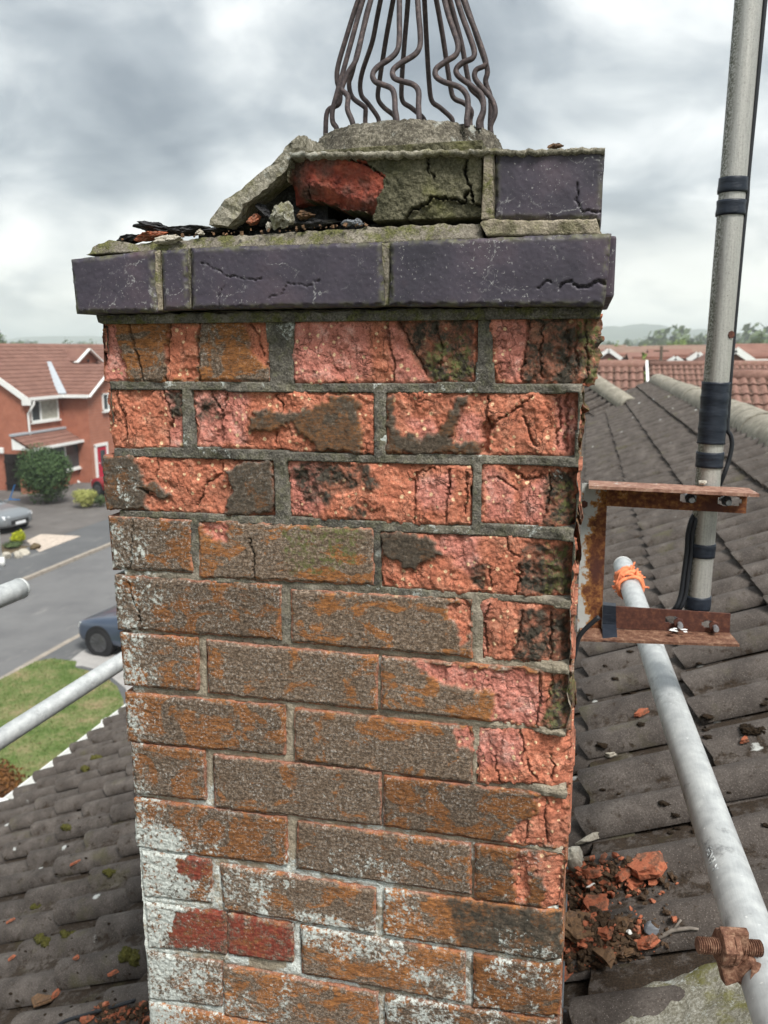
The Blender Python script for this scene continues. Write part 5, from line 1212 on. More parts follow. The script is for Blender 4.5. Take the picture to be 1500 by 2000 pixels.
tq = [(1178, 1182), (1203, 1184), (1204, 1246), (1176, 1243)]
mb = MB(); q = [bp(x, y, BY-.008) for x, y in tq]; q2 = [p+Vector((0, .018, 0)) for p in q]; q[2].y -= .052; q[3].y -= .052; q[2].z += .010; q[3].z += .010
e0, e1 = q[0]*.18+bp(1176, 1227, BY-.008)*.82, q[1]*.18+bp(1204, 1228, BY-.008)*.82
mb.add([q[0], q[1], e1, e0, q[2], q[3], q2[0], q2[1], q2[2]+Vector((0, 0, -.006)), q2[3]+Vector((0, 0, -.006))], [(0, 3, 2, 1), (3, 5, 4, 2), (0, 1, 7, 6), (5, 9, 8, 4), (1, 2, 4, 8, 7), (0, 6, 9, 5, 3)]); mb.build('tape', M_TAPE, br)
def hexn(c, d, r, h):
    d = Vector(d).normalized(); a = d.orthogonal().normalized(); b = d.cross(a); V = [c+(a*math.cos(t)+b*math.sin(t))*r+d*z for z in (0, h) for t in np.linspace(0, 2*math.pi, 6, False)]
    return V, [(5, 4, 3, 2, 1, 0), (6, 7, 8, 9, 10, 11)]+[(i, (i+1) % 6, 6+(i+1) % 6, 6+i) for i in range(6)]
for (hx, hy, mat) in ((1347, 972, M_CABLE), (1418, 977, M_CABLE), (1325, 1215, M_RUST), (1394, 1221, M_RUST)):
    c = bp(hx, hy, BY-.004)
    nt = MB(); nt.add(*hexn(c, (0, -1, 0), .0085, .008)); n_ = nt.build('nut', mat, br, bevel=.0008)
    MB().tube([c+Vector((0, .03, 0)), c+Vector((.0015, -.020, -.001))], .0044, 12).build('bolt', M_ZINC, br, smooth=False)
for hy in ((972+977)/2, 1218):                                      # the U-bolts hold the mast behind the arms
    c = at_mast(hy); MB().tube([c+Vector((math.cos(a)*.026, math.sin(a)*.026, 0)) for a in np.linspace(0, math.pi, 13)]+[c+Vector((-.026, -.03, 0))], .0042, 8).build('u_bolt', M_ZINC, br, smooth=True)
wad = bp(1372, 942, BY-.004); o = mesh_obj('rust_flake', rock_mesh('rust_flake', (.009, .008, .0045), 5, 2, 5), M_STONE, br); o.location = wad

# ---- scaffold tubes
TR = .0242
def tube_open(a, b, name, parent, r=TR, n=36, dent=0.):
    a, b = Vector(a), Vector(b); mb = MB(); P = ring_pts(a, b, 40); mb.tube(P, r, n, cap=False); t = (b-a).normalized()
    m_ = MB(); m_.V, m_.F = list(mb.V), list(mb.F)
    for e, s_ in ((0, 1), (40, -1)):                               # rolled lip and hollow end
        o = len(m_.V); c = P[e]
        for k_ in range(n): v = Vector(mb.V[e*n+k_]); m_.V.append(tuple(c+(v-c)*.83))
        for k_ in range(n): v = Vector(mb.V[e*n+k_]); m_.V.append(tuple(c+(v-c)*.83+t*.12*s_))
        for k_ in range(n): m_.F.append((e*n+k_, e*n+(k_+1) % n, o+(k_+1) % n, o+k_)); m_.F.append((o+k_, o+(k_+1) % n, o+n+(k_+1) % n, o+n+k_))
        m_.F.append(tuple(o+n+k_ for k_ in range(n)))
    return m_.build(name, M_GALV, parent, smooth=True)
def capped(end, t, r): return [end+t*(r*math.sin(a)*.8) for a in np.linspace(0, math.pi/2, 7)], [r*math.cos(a)+.0008 for a in np.linspace(0, math.pi/2, 7)]
a = Vector(atd(1217, 1105, 2.22)); b = Vector(atd(1402, 1640, 1.030)); t = (a-b).normalized(); b2 = b-t*.75
tr = empty('scaffold_tube', (a+b2)/2); tag(tr, 'pale galvanised scaffold tube slanting down the right side over the tiles', 'scaffold tube', 'scaffold tubes around the chimney')
tube_open(a, b2, 'tube', tr); P, R_ = capped(a, t, TR); MB().tube(P, TR, 28, radii=R_).build('end_cap', M_PVC, tr, smooth=True)
tw = MB(); r2 = random.Random(6)
c0 = a-t*.155; u = t.orthogonal().normalized(); w = t.cross(u)
for k_ in range(11):
    ph = r2.random()*6; c = c0+t*r2.uniform(-.045, .045); tilt = r2.uniform(-.03, .03)
    tw.tube([c+(u*math.cos(q+ph)+w*math.sin(q+ph))*(TR+.0045+.003*math.sin(3*q+k_))+t*tilt*math.sin(q) for q in np.linspace(0, 2*math.pi, 22)], .0042, 6)
for k_ in range(26):
    q = r2.random()*6.28; c = c0+t*r2.uniform(-.05, .05)+(u*math.cos(q)+w*math.sin(q))*(TR+.004); dd = (u*math.cos(q)+w*math.sin(q)+t*r2.uniform(-1, 1)).normalized()
    tw.tube([c, c+dd*r2.uniform(.008, .022)], .0022, 5)
tag(tw.build('twine', M_TWINE, smooth=True), 'orange twine wound round the far end of the right scaffold tube', 'twine')
# embossed standard mark on the tube
def emboss(text, px0, px1, parent):
    cu = bpy.data.curves.new('marking', 'FONT'); cu.body = text; cu.size = .0125; cu.extrude = .0009; cu.align_x = 'CENTER'; cu.align_y = 'CENTER'
    tmp = bpy.data.objects.new('marking_tmp', cu); link(tmp); dg = bpy.context.evaluated_depsgraph_get(); me = bpy.data.meshes.new_from_object(tmp.evaluated_get(dg)); bpy.data.objects.remove(tmp)
    def onaxis(px, py):
        best = None
        for i in range(2001):
            p = b2.lerp(a, i/2000); x, y, z = proj(p); d_ = abs(y-py)
            if best is None or d_ < best[0]: best = (d_, p)
        return best[1]
    p0, p1 = onaxis(*px0), onaxis(*px1); c = (p0+p1)/2; view = (Vector(CAM)-c).normalized()
    nrm = (view-t*view.dot(t)).normalized(); xax = -t; lat = nrm.cross(xax)
    for v in me.vertices:
        phi = -v.co.y/TR+math.radians(-33); L = v.co.x; rad = TR+.0002+v.co.z
        v.co = c-xax*L+nrm*(math.cos(phi)*rad)+lat*(math.sin(phi)*rad)
    return mesh_obj('marking', me, M_GALV, parent)
emboss('A  EN39', (1390, 1683), (1405, 1722), tr)
# coupler gripping it
def axis_at(py):
    lo, hi = 0., (a-b2).length
    for _ in range(40):
        m_ = (lo+hi)/2
        if proj(b2+t*m_)[1] > py: lo = m_
        else: hi = m_
    return b2+t*lo
cc = axis_at(1862); cp = empty('scaffold_coupler', cc); tag(cp, 'rusty scaffold coupler with threaded bolt and hex nut on the right tube', 'coupler')
view = (Vector(CAM)-cc).normalized(); nrm = (view-t*view.dot(t)).normalized(); lat = t.cross(nrm).normalized()
if lat.dot(Vector(AR)) < 0: lat = -lat
mb = MB(); n = 40; V = []; F = []
for i in range(n+1):
    q = math.radians(175+ 205*i/n)                                   # band goes round the back, ears at the left
    for rad, ll in ((TR+.0012, -.019), (TR+.0012, .019), (TR+.006, .017), (TR+.006, -.017)):
        wl = ll*(1.15-.4*abs(i/n-.5)); V.append(cc+(lat*-math.cos(q)+nrm*math.sin(q))*rad+t*wl)
for i in range(n):
    for k_ in range(4): F.append((i*4+k_, i*4+(k_+1) % 4, i*4+4+(k_+1) % 4, i*4+4+k_))
F += [(0, 1, 2, 3), (n*4+3, n*4+2, n*4+1, n*4)]
mb.add(V, F).build('band', M_RUSTC, cp, smooth=False, bevel=.0012)
bc = Vector(atd(1420, 1848, (proj(cc)[2]-.040))); bd = Vector(AR)
L0, L1 = Vector(atd(1362, 1846, proj(cc)[2]-.040)), Vector(atd(1484, 1852, proj(cc)[2]-.034)); dd = (L1-L0).normalized()
thr = MB(); nT = 110; P = []; R_ = []
for i in range(nT+1): P.append(L0.lerp(L1, i/nT)); R_.append(.0068+.0010*(1 if (i//2) % 2 else -1))
thr.tube(P, .006, 14, radii=R_); thr.build('threaded_bolt', M_RUSTC, cp)
nt = MB(); nt.add(*hexn(L0+dd*(L1-L0).length*.33, dd, .0165, .017)); nt.build('hex_nut', M_RUSTC, cp, bevel=.0015)
wsh = L0+dd*(L1-L0).length*.5; MB().tube([wsh, wsh+dd*.004], .016, 24).build('washer', M_RUSTC, cp)
yoke = MB(); y0 = wsh+dd*.004
Pts = [y0+Vector((0, 0, .019)), y0+Vector((0, 0, -.010))-nrm*.002, y0+Vector((.004, 0, -.026))-nrm*.008, cc+nrm*TR*.9-lat*.002-t*.040, cc+nrm*TR*.55-lat*.010-t*.055]
for p, q, w_, h_ in zip(Pts[:-1], Pts[1:], (.009, .011, .011, .008), (.026, .03, .024, .014)): yoke.bar(p, q, w_, h_, tuple(nrm))
yoke.build('flap', M_RUSTC, cp, bevel=.002)

a = Vector(atd(-60, 1482, 2.02)); b = Vector(atd(240, 1290, 2.45)); t = (b-a).normalized(); a2 = a-t*.8; b2 = b+t*.5
tl = empty('scaffold_tube', (a2+b2)/2); tag(tl, 'galvanised scaffold tube rising to the chimney above the lawn on the left', 'scaffold tube', 'scaffold tubes around the chimney'); tube_open(a2, b2, 'tube', tl)
a = Vector(atd(38, 1150, 1.92)); tt = Vector((0.03, 1, .0)).normalized(); a2 = a-tt*1.3
tl2 = empty('scaffold_tube', (a+a2)/2); tag(tl2, 'short end of a scaffold tube poking in at the left edge above the road', 'scaffold tube', 'scaffold tubes around the chimney'); tube_open(a2, a, 'tube', tl2)
P, R_ = capped(a, tt, TR); MB().tube(P, TR, 28, radii=R_).build('end_cap', M_GALV, tl2, smooth=True)
# ------------------------------------------------------------------ street, houses, trees, hill
def sheet(name, poly, z, mat, kind='structure', up=0.):
    mb = MB(); n = len(poly); mb.add([(x, y, z) for x, y in poly]+[(x, y, z-.3) for x, y in poly], [tuple(range(n)), tuple(range(2*n-1, n-1, -1))]+[(i, n+i, n+(i+1) % n, (i+1) % n) for i in range(n)])
    o = mb.build(name, mat); return tag(o, kind=kind)
def gp(pts_, up=0.): return [tuple(at_ground(x, y, up)[:2]) for x, y in pts_]
def m_asphalt(lo, hi):
    def f(g):
        c = g.ramp(g.m('ADD', g.m('MULTIPLY', g.noise(.8, 5, .65), .7), g.m('MULTIPLY', g.noise(60, 3), .3)), [(.34, lo), (.66, hi)])
        c = g.mix(g.m('MULTIPLY', g.mr(g.noise(2.2, 6, .75, g.scale(g.co, (1, .25, 1))), .60, .70), .35), c, (.30, .29, .27))
        return dict(Base_Color=c, Roughness=.85)
    return f
M_ROAD = material('road_asphalt', m_asphalt((.115, .115, .118), (.165, .165, .165)))
M_DRIVE = material('driveway_asphalt', m_asphalt((.085, .078, .074), (.15, .138, .13)))
M_PAVE = material('pavement_asphalt', m_asphalt((.085, .088, .092), (.12, .122, .125)))
def m_grass(g):
    c = g.ramp(g.m('ADD', g.m('MULTIPLY', g.noise(1.3, 5, .6), .6), g.m('MULTIPLY', g.noise(12, 4, .7), .4)), [(.32, (.05, .095, .02)), (.45, (.10, .15, .04)), (.54, (.17, .185, .075)), (.64, (.29, .225, .13))])
    return dict(Base_Color=c, Roughness=.95, Normal=g.bump(g.noise(50, 4), .8, .03))
M_GRASS = material('lawn_grass', m_grass)
M_FIELD = material('far_ground', lambda g: dict(Base_Color=g.ramp(g.noise(.02, 4), [(.35, (.05, .075, .025)), (.55, (.10, .11, .045)), (.7, (.16, .12, .07))]), Roughness=1.))
M_GRAVEL = plain('pale_block_paving', (.46, .39, .33), .9, .35, 7)
M_PATH = plain('pale_concrete_path', (.33, .32, .31), .9, .15, 3)
M_KERB = plain('tan_kerb', (.27, .24, .205), .9, .25, 4)
M_SOIL = plain('planting_soil', (.10, .075, .045), 1., .5, 3)
g_ = MB(); g_.add([(-4000, -200, GZ-.03), (4000, -200, GZ-.03), (4000, 5200, GZ-.03), (-4000, 5200, GZ-.03)], [(0, 1, 2, 3)]); tag(g_.build('ground', M_FIELD), kind='structure')
KX = -16.35; NX = -11.75
sheet('road', [(KX, -30), (NX, -30), (NX, 200), (KX, 200)], GZ, M_ROAD)
sheet('pavement', [(-19.0, -30), (KX-.14, -30), (KX-.14, 200), (-19.0, 200)], GZ+.10, M_PAVE)
sheet('driveway', [(-46, 25.2), (-19.0, 25.2), (-19.0, 70), (-46, 70)], GZ+.104, M_DRIVE)
sheet('front_garden', [(-46, 10), (-19.0, 10), (-19.0, 25.2), (-46, 25.2)], GZ+.100, M_SOIL)
gv = gp([(52, 1056), (80, 1043), (157, 1047), (76, 1078)], .11); sheet('paved_strip', gv, GZ+.112, M_GRAVEL)
kb = empty('kerb', (KX-.07, 20, GZ)); tag(kb, kind='structure'); kb2 = empty('kerb', (NX+.07, 15, GZ)); tag(kb2, kind='structure')
km = bpy.data.meshes.new('kerb_stone'); bm = bmesh.new(); bmesh.ops.create_cube(bm, size=1); bmesh.ops.scale(bm, vec=(.15, .905, .24), verts=bm.verts); bmesh.ops.bevel(bm, geom=list(bm.edges), offset=.018, segments=1, affect='EDGES'); bm.to_mesh(km); bm.free(); km.materials.append(M_KERB)
for i in range(44):
    for par, x, y0_ in ((kb, KX-.07, 12.), (kb2, NX+.07, 8.)):
        o = bpy.data.objects.new('kerb_stone', km); link(o); put_parent(o, par); o.location = (x, y0_+i*.915, GZ-.01+(0 if par is kb else -.05)+rr.uniform(-.006, .006))
sheet('footway', [(NX+.15, -30), (-3, -30), (-3, 200), (NX+.15, 200)], GZ+.04, M_PAVE)
sheet('garden_path', gp([(120, 1302), (165, 1268), (250, 1258), (330, 1290), (330, 1420), (262, 1420), (246, 1345), (205, 1312), (160, 1300)], .05), GZ+.05, M_PATH)
lw = [tuple(at_ground(x, y, .06)[:2]) for x, y in [(-160, 1395), (-60, 1352), (0, 1328), (70, 1292), (100, 1286), (150, 1292), (146, 1304), (172, 1310), (205, 1322), (228, 1340), (240, 1365), (246, 1400), (246, 1500)]]+[(-4.5, 11.), (-4.5, 6.), (-13, 5.)]
tag(sheet('lawn', lw, GZ+.066, M_GRASS), kind='structure')
bm = bmesh.new(); r2 = random.Random(2)                             # blades of grass
P2 = np.array(lw); cnt = 0
while cnt < 26000:
    x, y = r2.uniform(-12.5, -6.5), r2.uniform(6, 17)
    if not inpoly(np.array([x]), np.array([y]), lw)[0]: continue
    cnt += 1; a_ = r2.random()*6.28; h = r2.uniform(.02, .055); w_ = .008; z = GZ+.064
    v1 = bm.verts.new((x-math.cos(a_)*w_, y-math.sin(a_)*w_, z)); v2 = bm.verts.new((x+math.cos(a_)*w_, y+math.sin(a_)*w_, z)); v3 = bm.verts.new((x+r2.uniform(-.03, .03), y+r2.uniform(-.03, .03), z+h)); bm.faces.new((v1, v2, v3))
me = bpy.data.meshes.new('grass'); bm.to_mesh(me); bm.free(); tag(mesh_obj('grass', me, M_GRASS), 'short green grass of the front lawn with worn brown patches', 'grass', None, 'stuff')

M_BRK = material('house_brick', lambda g: dict(Base_Color=g.mix(g.m('MULTIPLY', g.mr(g.node('ShaderNodeTexBrick', None, Vector=g.scale(g.co, (1, 1, 1), rot=(math.pi/2, 0, 0)), Scale=1., Mortar_Size=.012, Brick_Width=.225, Row_Height=.075, Color1=(0, 0, 0), Color2=(0, 0, 0), Mortar=(1, 1, 1)).outputs[1], 0, 1), .25), g.ramp(g.noise(2.5, 5, .7), [(.3, (.27, .085, .050)), (.7, (.39, .14, .085))]), (.40, .3, .24)), Roughness=.9))
def m_house_roof(lo, hi):
    def f(g):
        sep = g.node('ShaderNodeSeparateXYZ', None, Vector=g.co); w = g.m('FRACT', g.m('MULTIPLY', sep.outputs[2], 6.2))
        c = g.ramp(g.noise(1.7, 6, .75), [(.32, lo), (.68, hi)])
        c = g.mix(g.mr(g.noise(14, 3, .7), .60, .7, 0, .4), c, (.36, .24, .19))
        return dict(Base_Color=c, Roughness=.9, Normal=g.bump(w, .9, .05))
    return f
M_HROOF = material('brown_red_roof', m_house_roof((.145, .072, .055), (.23, .122, .096)))
M_FROOF = material('far_red_roof', m_house_roof((.16, .078, .058), (.25, .135, .105)))
M_GLASS = plain('window_glass', (.05, .06, .065), .08, .3, 2, Specular_IOR_Level=.6)
M_CURT = plain('pale_curtain', (.34, .34, .29), .9, .3, 5)
M_RED = plain('red_door_paint', (.42, .02, .045), .35, .1)
M_DARK = plain('dark_timber', (.02, .015, .014), .8, .3)
def slope(name, a, b, c, d, th, mat, parent, rows=0):
    """roof slope: a-b eaves, c-d ridge (same side order); rows of tile courses are stepped"""
    a, b, c, d = map(Vector, (a, b, c, d)); n = (b-a).cross(d-a).normalized(); n = n if n.z > 0 else -n; mb = MB()
    R_ = rows or 1
    for i in range(R_):
        t0, t1 = i/R_, min(1, (i+1.15)/R_); lift = .03 if rows else 0
        q = [a.lerp(d, t0)+n*lift, b.lerp(c, t0)+n*lift, b.lerp(c, t1), a.lerp(d, t1)]
        mb.add(q+[p-n*th for p in q], [(0, 1, 2, 3), (7, 6, 5, 4), (0, 4, 5, 1), (1, 5, 6, 2), (2, 6, 7, 3), (3, 7, 4, 0)])
    return mb.build(name, mat, parent)
def window(parent, c, right, w, h, lights=2, split=(.35,), out=None, sill=True):
    """casement: frame, panes with a curtain behind, sill; c centre on the wall, right unit vector along the wall, out away from it"""
    c, right, out = Vector(c), Vector(right), Vector(out); up = Vector((0, 0, 1)); fr = MB(); t = .07
    for s_ in (-1, 1):
        fr.bar(c+right*s_*(w/2-t/2)-up*h/2+out*.03, c+right*s_*(w/2-t/2)+up*h/2+out*.03, t, .1, tuple(out)); fr.bar(c-right*w/2+up*s_*(h/2-t/2)+out*.033, c+right*w/2+up*s_*(h/2-t/2)+out*.033, .1, t)
    xs = [0]+list(split)+[1]
    for s_ in split: p = c+right*(s_-.5)*w; fr.bar(p-up*h/2+out*.031, p+up*h/2+out*.031, t, .1, tuple(out))
    f = fr.build('window', M_PVC, parent)
    if sill: s2 = MB().bar(c-right*(w/2+.08)-up*(h/2+.05)+out*.06, c+right*(w/2+.08)-up*(h/2+.05)+out*.06, .18, .07).build('sill', M_PVC, f, wc=False)
    for x0, x1 in zip(xs[:-1], xs[1:]):
        p = c+right*((x0+x1)/2-.5)*w+out*.01; MB().bar(p-right*((x1-x0)*w/2-.03), p+right*((x1-x0)*w/2-.03), .02, h-.1).build('pane', M_CURT if (x1-x0) > .5 else M_GLASS, f, wc=False)
    return f
# ---- the red brick house over the road
HX, WX = -26.75, -25.2
ZE = -2.30
YA = at(46, 774, 0, HX)[1]; YC_ = at(170, 772, 0, WX)[1]
hs = empty('brick_house', (HX-3, YA+4, GZ)); tag(hs, 'red brick house over the road with brown tiled roof and white gutters', 'house')
ZR = at(60, 671, 0, HX-3.9)[2]
MB().add([(HX, YA, GZ), (HX, YA+16, GZ), (HX-7.8, YA+16, GZ), (HX-7.8, YA, GZ), (HX, YA, ZE), (HX, YA+16, ZE), (HX-7.8, YA+16, ZE), (HX-7.8, YA, ZE), (HX-3.9, YA, ZR-.12), (HX-3.9, YA+16, ZR-.12)],
   [(0, 1, 5, 4), (1, 2, 6, 9, 5), (2, 3, 7, 6), (3, 0, 4, 8, 7), (4, 5, 9, 8), (6, 7, 8, 9)]).build('wall', M_BRK, hs)
slope('roof', (HX+.3, YA-.15, ZE-.02), (HX+.3, YA+16.2, ZE-.02), (HX-3.9, YA+16.2, ZR), (HX-3.9, YA-.15, ZR), .09, M_HROOF, hs, 14)
slope('roof', (HX-8.1, YA+16.2, ZE-.02), (HX-8.1, YA-.15, ZE-.02), (HX-3.9, YA-.15, ZR), (HX-3.9, YA+16.2, ZR), .09, M_HROOF, hs)
WL = 4.7; YM = YC_+WL/2; wr = at(160, 711, 1, YM)[2]
MB().add([(WX, YC_, GZ), (WX, YC_+WL, GZ), (HX+.002, YC_+WL, GZ), (HX+.002, YC_, GZ), (WX, YC_, ZE), (WX, YC_+WL, ZE), (HX+.002, YC_+WL, ZE), (HX+.002, YC_, ZE), (WX, YM, wr-.12), (HX+.002, YM, wr-.12)],
   [(0, 1, 5, 8, 4), (1, 2, 6, 5), (2, 3, 7, 9, 6), (3, 0, 4, 7), (4, 8, 9, 7), (5, 6, 9, 8)]).build('wall', M_BRK, hs)
back = HX-(wr-ZE)/((ZR-ZE)/4.2)+.1
slope('roof', (HX+.3, YC_-.3, ZE-.02), (WX+.25, YC_-.3, ZE-.02), (WX+.25, YM, wr), (back, YM, wr), .09, M_HROOF, hs, 9)
slope('roof', (WX+.25, YC_+WL+.3, ZE-.02), (HX+.3, YC_+WL+.3, ZE-.02), (back, YM, wr), (WX+.25, YM, wr), .09, M_HROOF, hs)
M_VLEAD = plain('valley_lead', (.36, .39, .42), .5, .1)
MB().bar((HX+.3, YC_-.32, ZE+.10), (back, YM, wr+.12), .42, .05).build('valley', M_VLEAD, hs)
for y0_, y1_ in ((YC_-.32, YM), (YC_+WL+.32, YM)):
    MB().bar((WX+.26, y0_, ZE-.08), (WX+.26, y1_, wr-.06), .05, .26, (1, 0, 0)).build('bargeboard', M_PVC, hs)
MB().bar((HX+.32, YA-.17, ZE-.10), (HX-3.9, YA-.17, ZR-.06), .28, .05, (0, 1, 0)).build('bargeboard', M_PVC, hs)
MB().box((HX+.25, YA-.16, ZE-.18), (.5, .06, .3)).build('eaves_box', M_PVC, hs)
MB().bar((HX+.36, YA, ZE-.03), (HX+.36, YC_-.3, ZE-.03), .14, .14).build('gutter', M_PVC, hs)
MB().bar((HX+.3, YC_-.36, ZE-.03), (WX+.25, YC_-.36, ZE-.03), .14, .16).build('gutter', M_PVC, hs)
def pipe(P, nm='downpipe', r=.06): return MB().tube(P, r, 8).build(nm, M_PVC, hs, smooth=True)
pipe([(HX+.36, YA+.25, ZE-.1), (HX+.36, YA+.25, ZE-.3), (HX+.09, YA+.12, ZE-.75), (HX+.09, YA+.12, GZ+.1)])
yw0, yw1 = at(58, 800, 0, HX)[1], at(112, 796, 0, HX)[1]; zw0, zw1 = at(85, 822, 0, HX)[2], at(85, 776, 0, HX)[2]
window(hs, (HX, (yw0+yw1)/2, (zw0+zw1)/2-.05), (0, 1, 0), yw1-yw0, zw1-zw0-.12, split=(.34,), out=(1, 0, 0))
# lean-to porch with bay window and the entrance at the gable
px0, px1 = at(54, 870, 0, HX+.9)[1], YC_-.02; zt_ = at(90, 842, 0, HX)[2]; zb_ = at(90, 872, 0, HX+1.)[2]
slope('porch_roof', (HX+1.1, px0, zb_), (HX+1.1, px1+.5, zb_), (HX, px1+.5, zt_), (HX, px0, zt_), .08, M_HROOF, hs, 4)
MB().bar((HX+.03, px0, zt_+.05), (HX+.03, px1+.5, zt_+.05), .25, .1).build('flashing', M_VLEAD, hs)
MB().add([(HX, px0+.02, zb_-.05), (HX+1.02, px0+.02, zb_-.05), (HX, px0+.02, zt_-.08), (HX, px0+.1, zb_-.05), (HX+1.02, px0+.1, zb_-.05), (HX, px0+.1, zt_-.08)], [(0, 1, 2), (5, 4, 3), (0, 3, 4, 1), (1, 4, 5, 2), (2, 5, 3, 0)]).build('porch_cheek', M_PVC, hs)
MB().bar((HX+1.12, px0, zb_-.03), (HX+1.12, px1+.4, zb_-.03), .12, .13).build('gutter', M_PVC, hs)
yb0 = at(106, 900, 0, HX+.8)[1]; window(hs, (HX+.75, (px0+px1)/2+.3, zb_-.8), (0, 1, 0), (px1-px0)*.95, 1.35, split=(.33, .66), out=(1, 0, 0)); MB().box((HX+.36, (px0+px1)/2+.3, zb_-2.3), (.7, (px1-px0)*.95, 1.6)).build('bay_wall', M_BRK, hs)
dp0 = at(142, 875, 1, YC_-.12); pipe([(dp0[0]-.35, YC_-.2, dp0[2]), (dp0[0], YC_-.12, dp0[2]-.2), (dp0[0]+.05, YC_-.10, GZ+.25), (dp0[0]+.3, YC_-.2, GZ+.12)])
dy = at(198, 900, 0, WX)[1]; dz0 = at(198, 868, 0, WX)[2]; dd_ = empty('x', (0, 0, 0)); bpy.data.objects.remove(dd_)
fr = MB()
for s_ in (-.55, .55): fr.bar((WX+.04, dy+s_, GZ+.1), (WX+.04, dy+s_, dz0), .14, .1, (1, 0, 0))
fr.bar((WX+.045, dy-.62, dz0), (WX+.045, dy+.62, dz0), .1, .16); dfr = fr.build('door_frame', M_PVC, hs)
dr = MB().box((WX+.02, dy, (GZ+.1+dz0)/2), (.06, .98, dz0-GZ-.12)).build('door', M_RED, hs); MB().box((WX+.055, dy+.1, dz0-.75), (.02, .45, .9)).build('pane', M_GLASS, dr, wc=False); MB().tube([(WX+.07, dy-.36, GZ+1.1), (WX+.07, dy-.22, GZ+1.1)], .02, 6).build('handle', M_PVC, dr, wc=False)
wy = at(207, 785, 0, WX)[1]; wzt, wzb = at(207, 768, 0, WX)[2], at(207, 802, 0, WX)[2]; window(hs, (WX, wy+.15, (wzt+wzb)/2), (0, 1, 0), 1.1, wzt-wzb, split=(.5,), out=(1, 0, 0))
vy = at(172, 699, 0, WX)[1]
gz = at_ground(8, 976); gt = empty('timber_gate', gz); tag(gt, 'dark timber gate against the shaded end wall of the brick house', 'gate')
for i in range(7): MB().box((HX-.25-i*.17+.0, YA-.10, GZ+1.05), (.155, .05, 1.9)).build('board', M_DARK, gt)
for z in (.5, 1.6): MB().box((HX-.76, YA-.16, GZ+z), (1.2, .05, .12)).build('rail', M_DARK, gt)
M_BLUEP = plain('blue_paint', (.04, .17, .42), .5, .1)
bl = at_ground(28, 977, .1); b2_ = empty('blue_frame', bl); tag(b2_, 'blue tubular frame standing on the driveway beside the big bush', 'frame')
MB().tube([bl+np.array([-.25, 0, .03]), bl+np.array([.1, 0, .75])], .03, 6).build('upright', M_BLUEP, b2_); MB().tube([bl+np.array([-.3, 0, .03]), bl+np.array([.3, 0, .03])], .03, 6).build('foot', M_BLUEP, b2_)
lp = at(3, 880, 1, YA-.12); MB().box(lp, (.22, .14, .3)).build('wall_lamp', M_PVC, hs, bevel=.04)
# small gable rising out of the main roof slope
gx = HX-2.1; ap = at(166, 680, 0, gx); bl_ = at(146, 698, 0, gx); yA, zA = ap[1], ap[2]; hw = yA-bl_[1]; ez_ = bl_[2]-.1
MB().add([(gx, yA-hw, ez_-1.2), (gx, yA+hw, ez_-1.2), (gx-3.5, yA+hw, ez_-1.2), (gx-3.5, yA-hw, ez_-1.2), (gx, yA-hw, ez_), (gx, yA+hw, ez_), (gx-3.5, yA+hw, ez_), (gx-3.5, yA-hw, ez_), (gx, yA, zA-.15), (gx-3.5, yA, zA-.15)],
   [(0, 1, 5, 8, 4), (1, 2, 6, 5), (2, 3, 7, 9, 6), (3, 0, 4, 7), (4, 8, 9, 7), (5, 6, 9, 8)]).build('dormer_wall', M_BRK, hs)
slope('dormer_roof', (gx+.2, yA-hw-.2, ez_-.1), (gx-3.5, yA-hw-.2, ez_-.1), (gx-3.5, yA, zA), (gx+.2, yA, zA), .09, M_HROOF, hs)
slope('dormer_roof', (gx-3.5, yA+hw+.2, ez_-.1), (gx+.2, yA+hw+.2, ez_-.1), (gx+.2, yA, zA), (gx-3.5, yA, zA), .09, M_HROOF, hs)
for s_ in (-1, 1): MB().bar((gx+.22, yA+s_*(hw+.25), ez_-.2), (gx+.22, yA, zA-.05), .06, .30, (1, 0, 0)).build('bargeboard', M_PVC, hs)
MB().tube([(gx+.01, yA+.2, zA-.75), (gx+.06, yA+.2, zA-.75)], .10, 10).build('vent', M_DARK, hs)

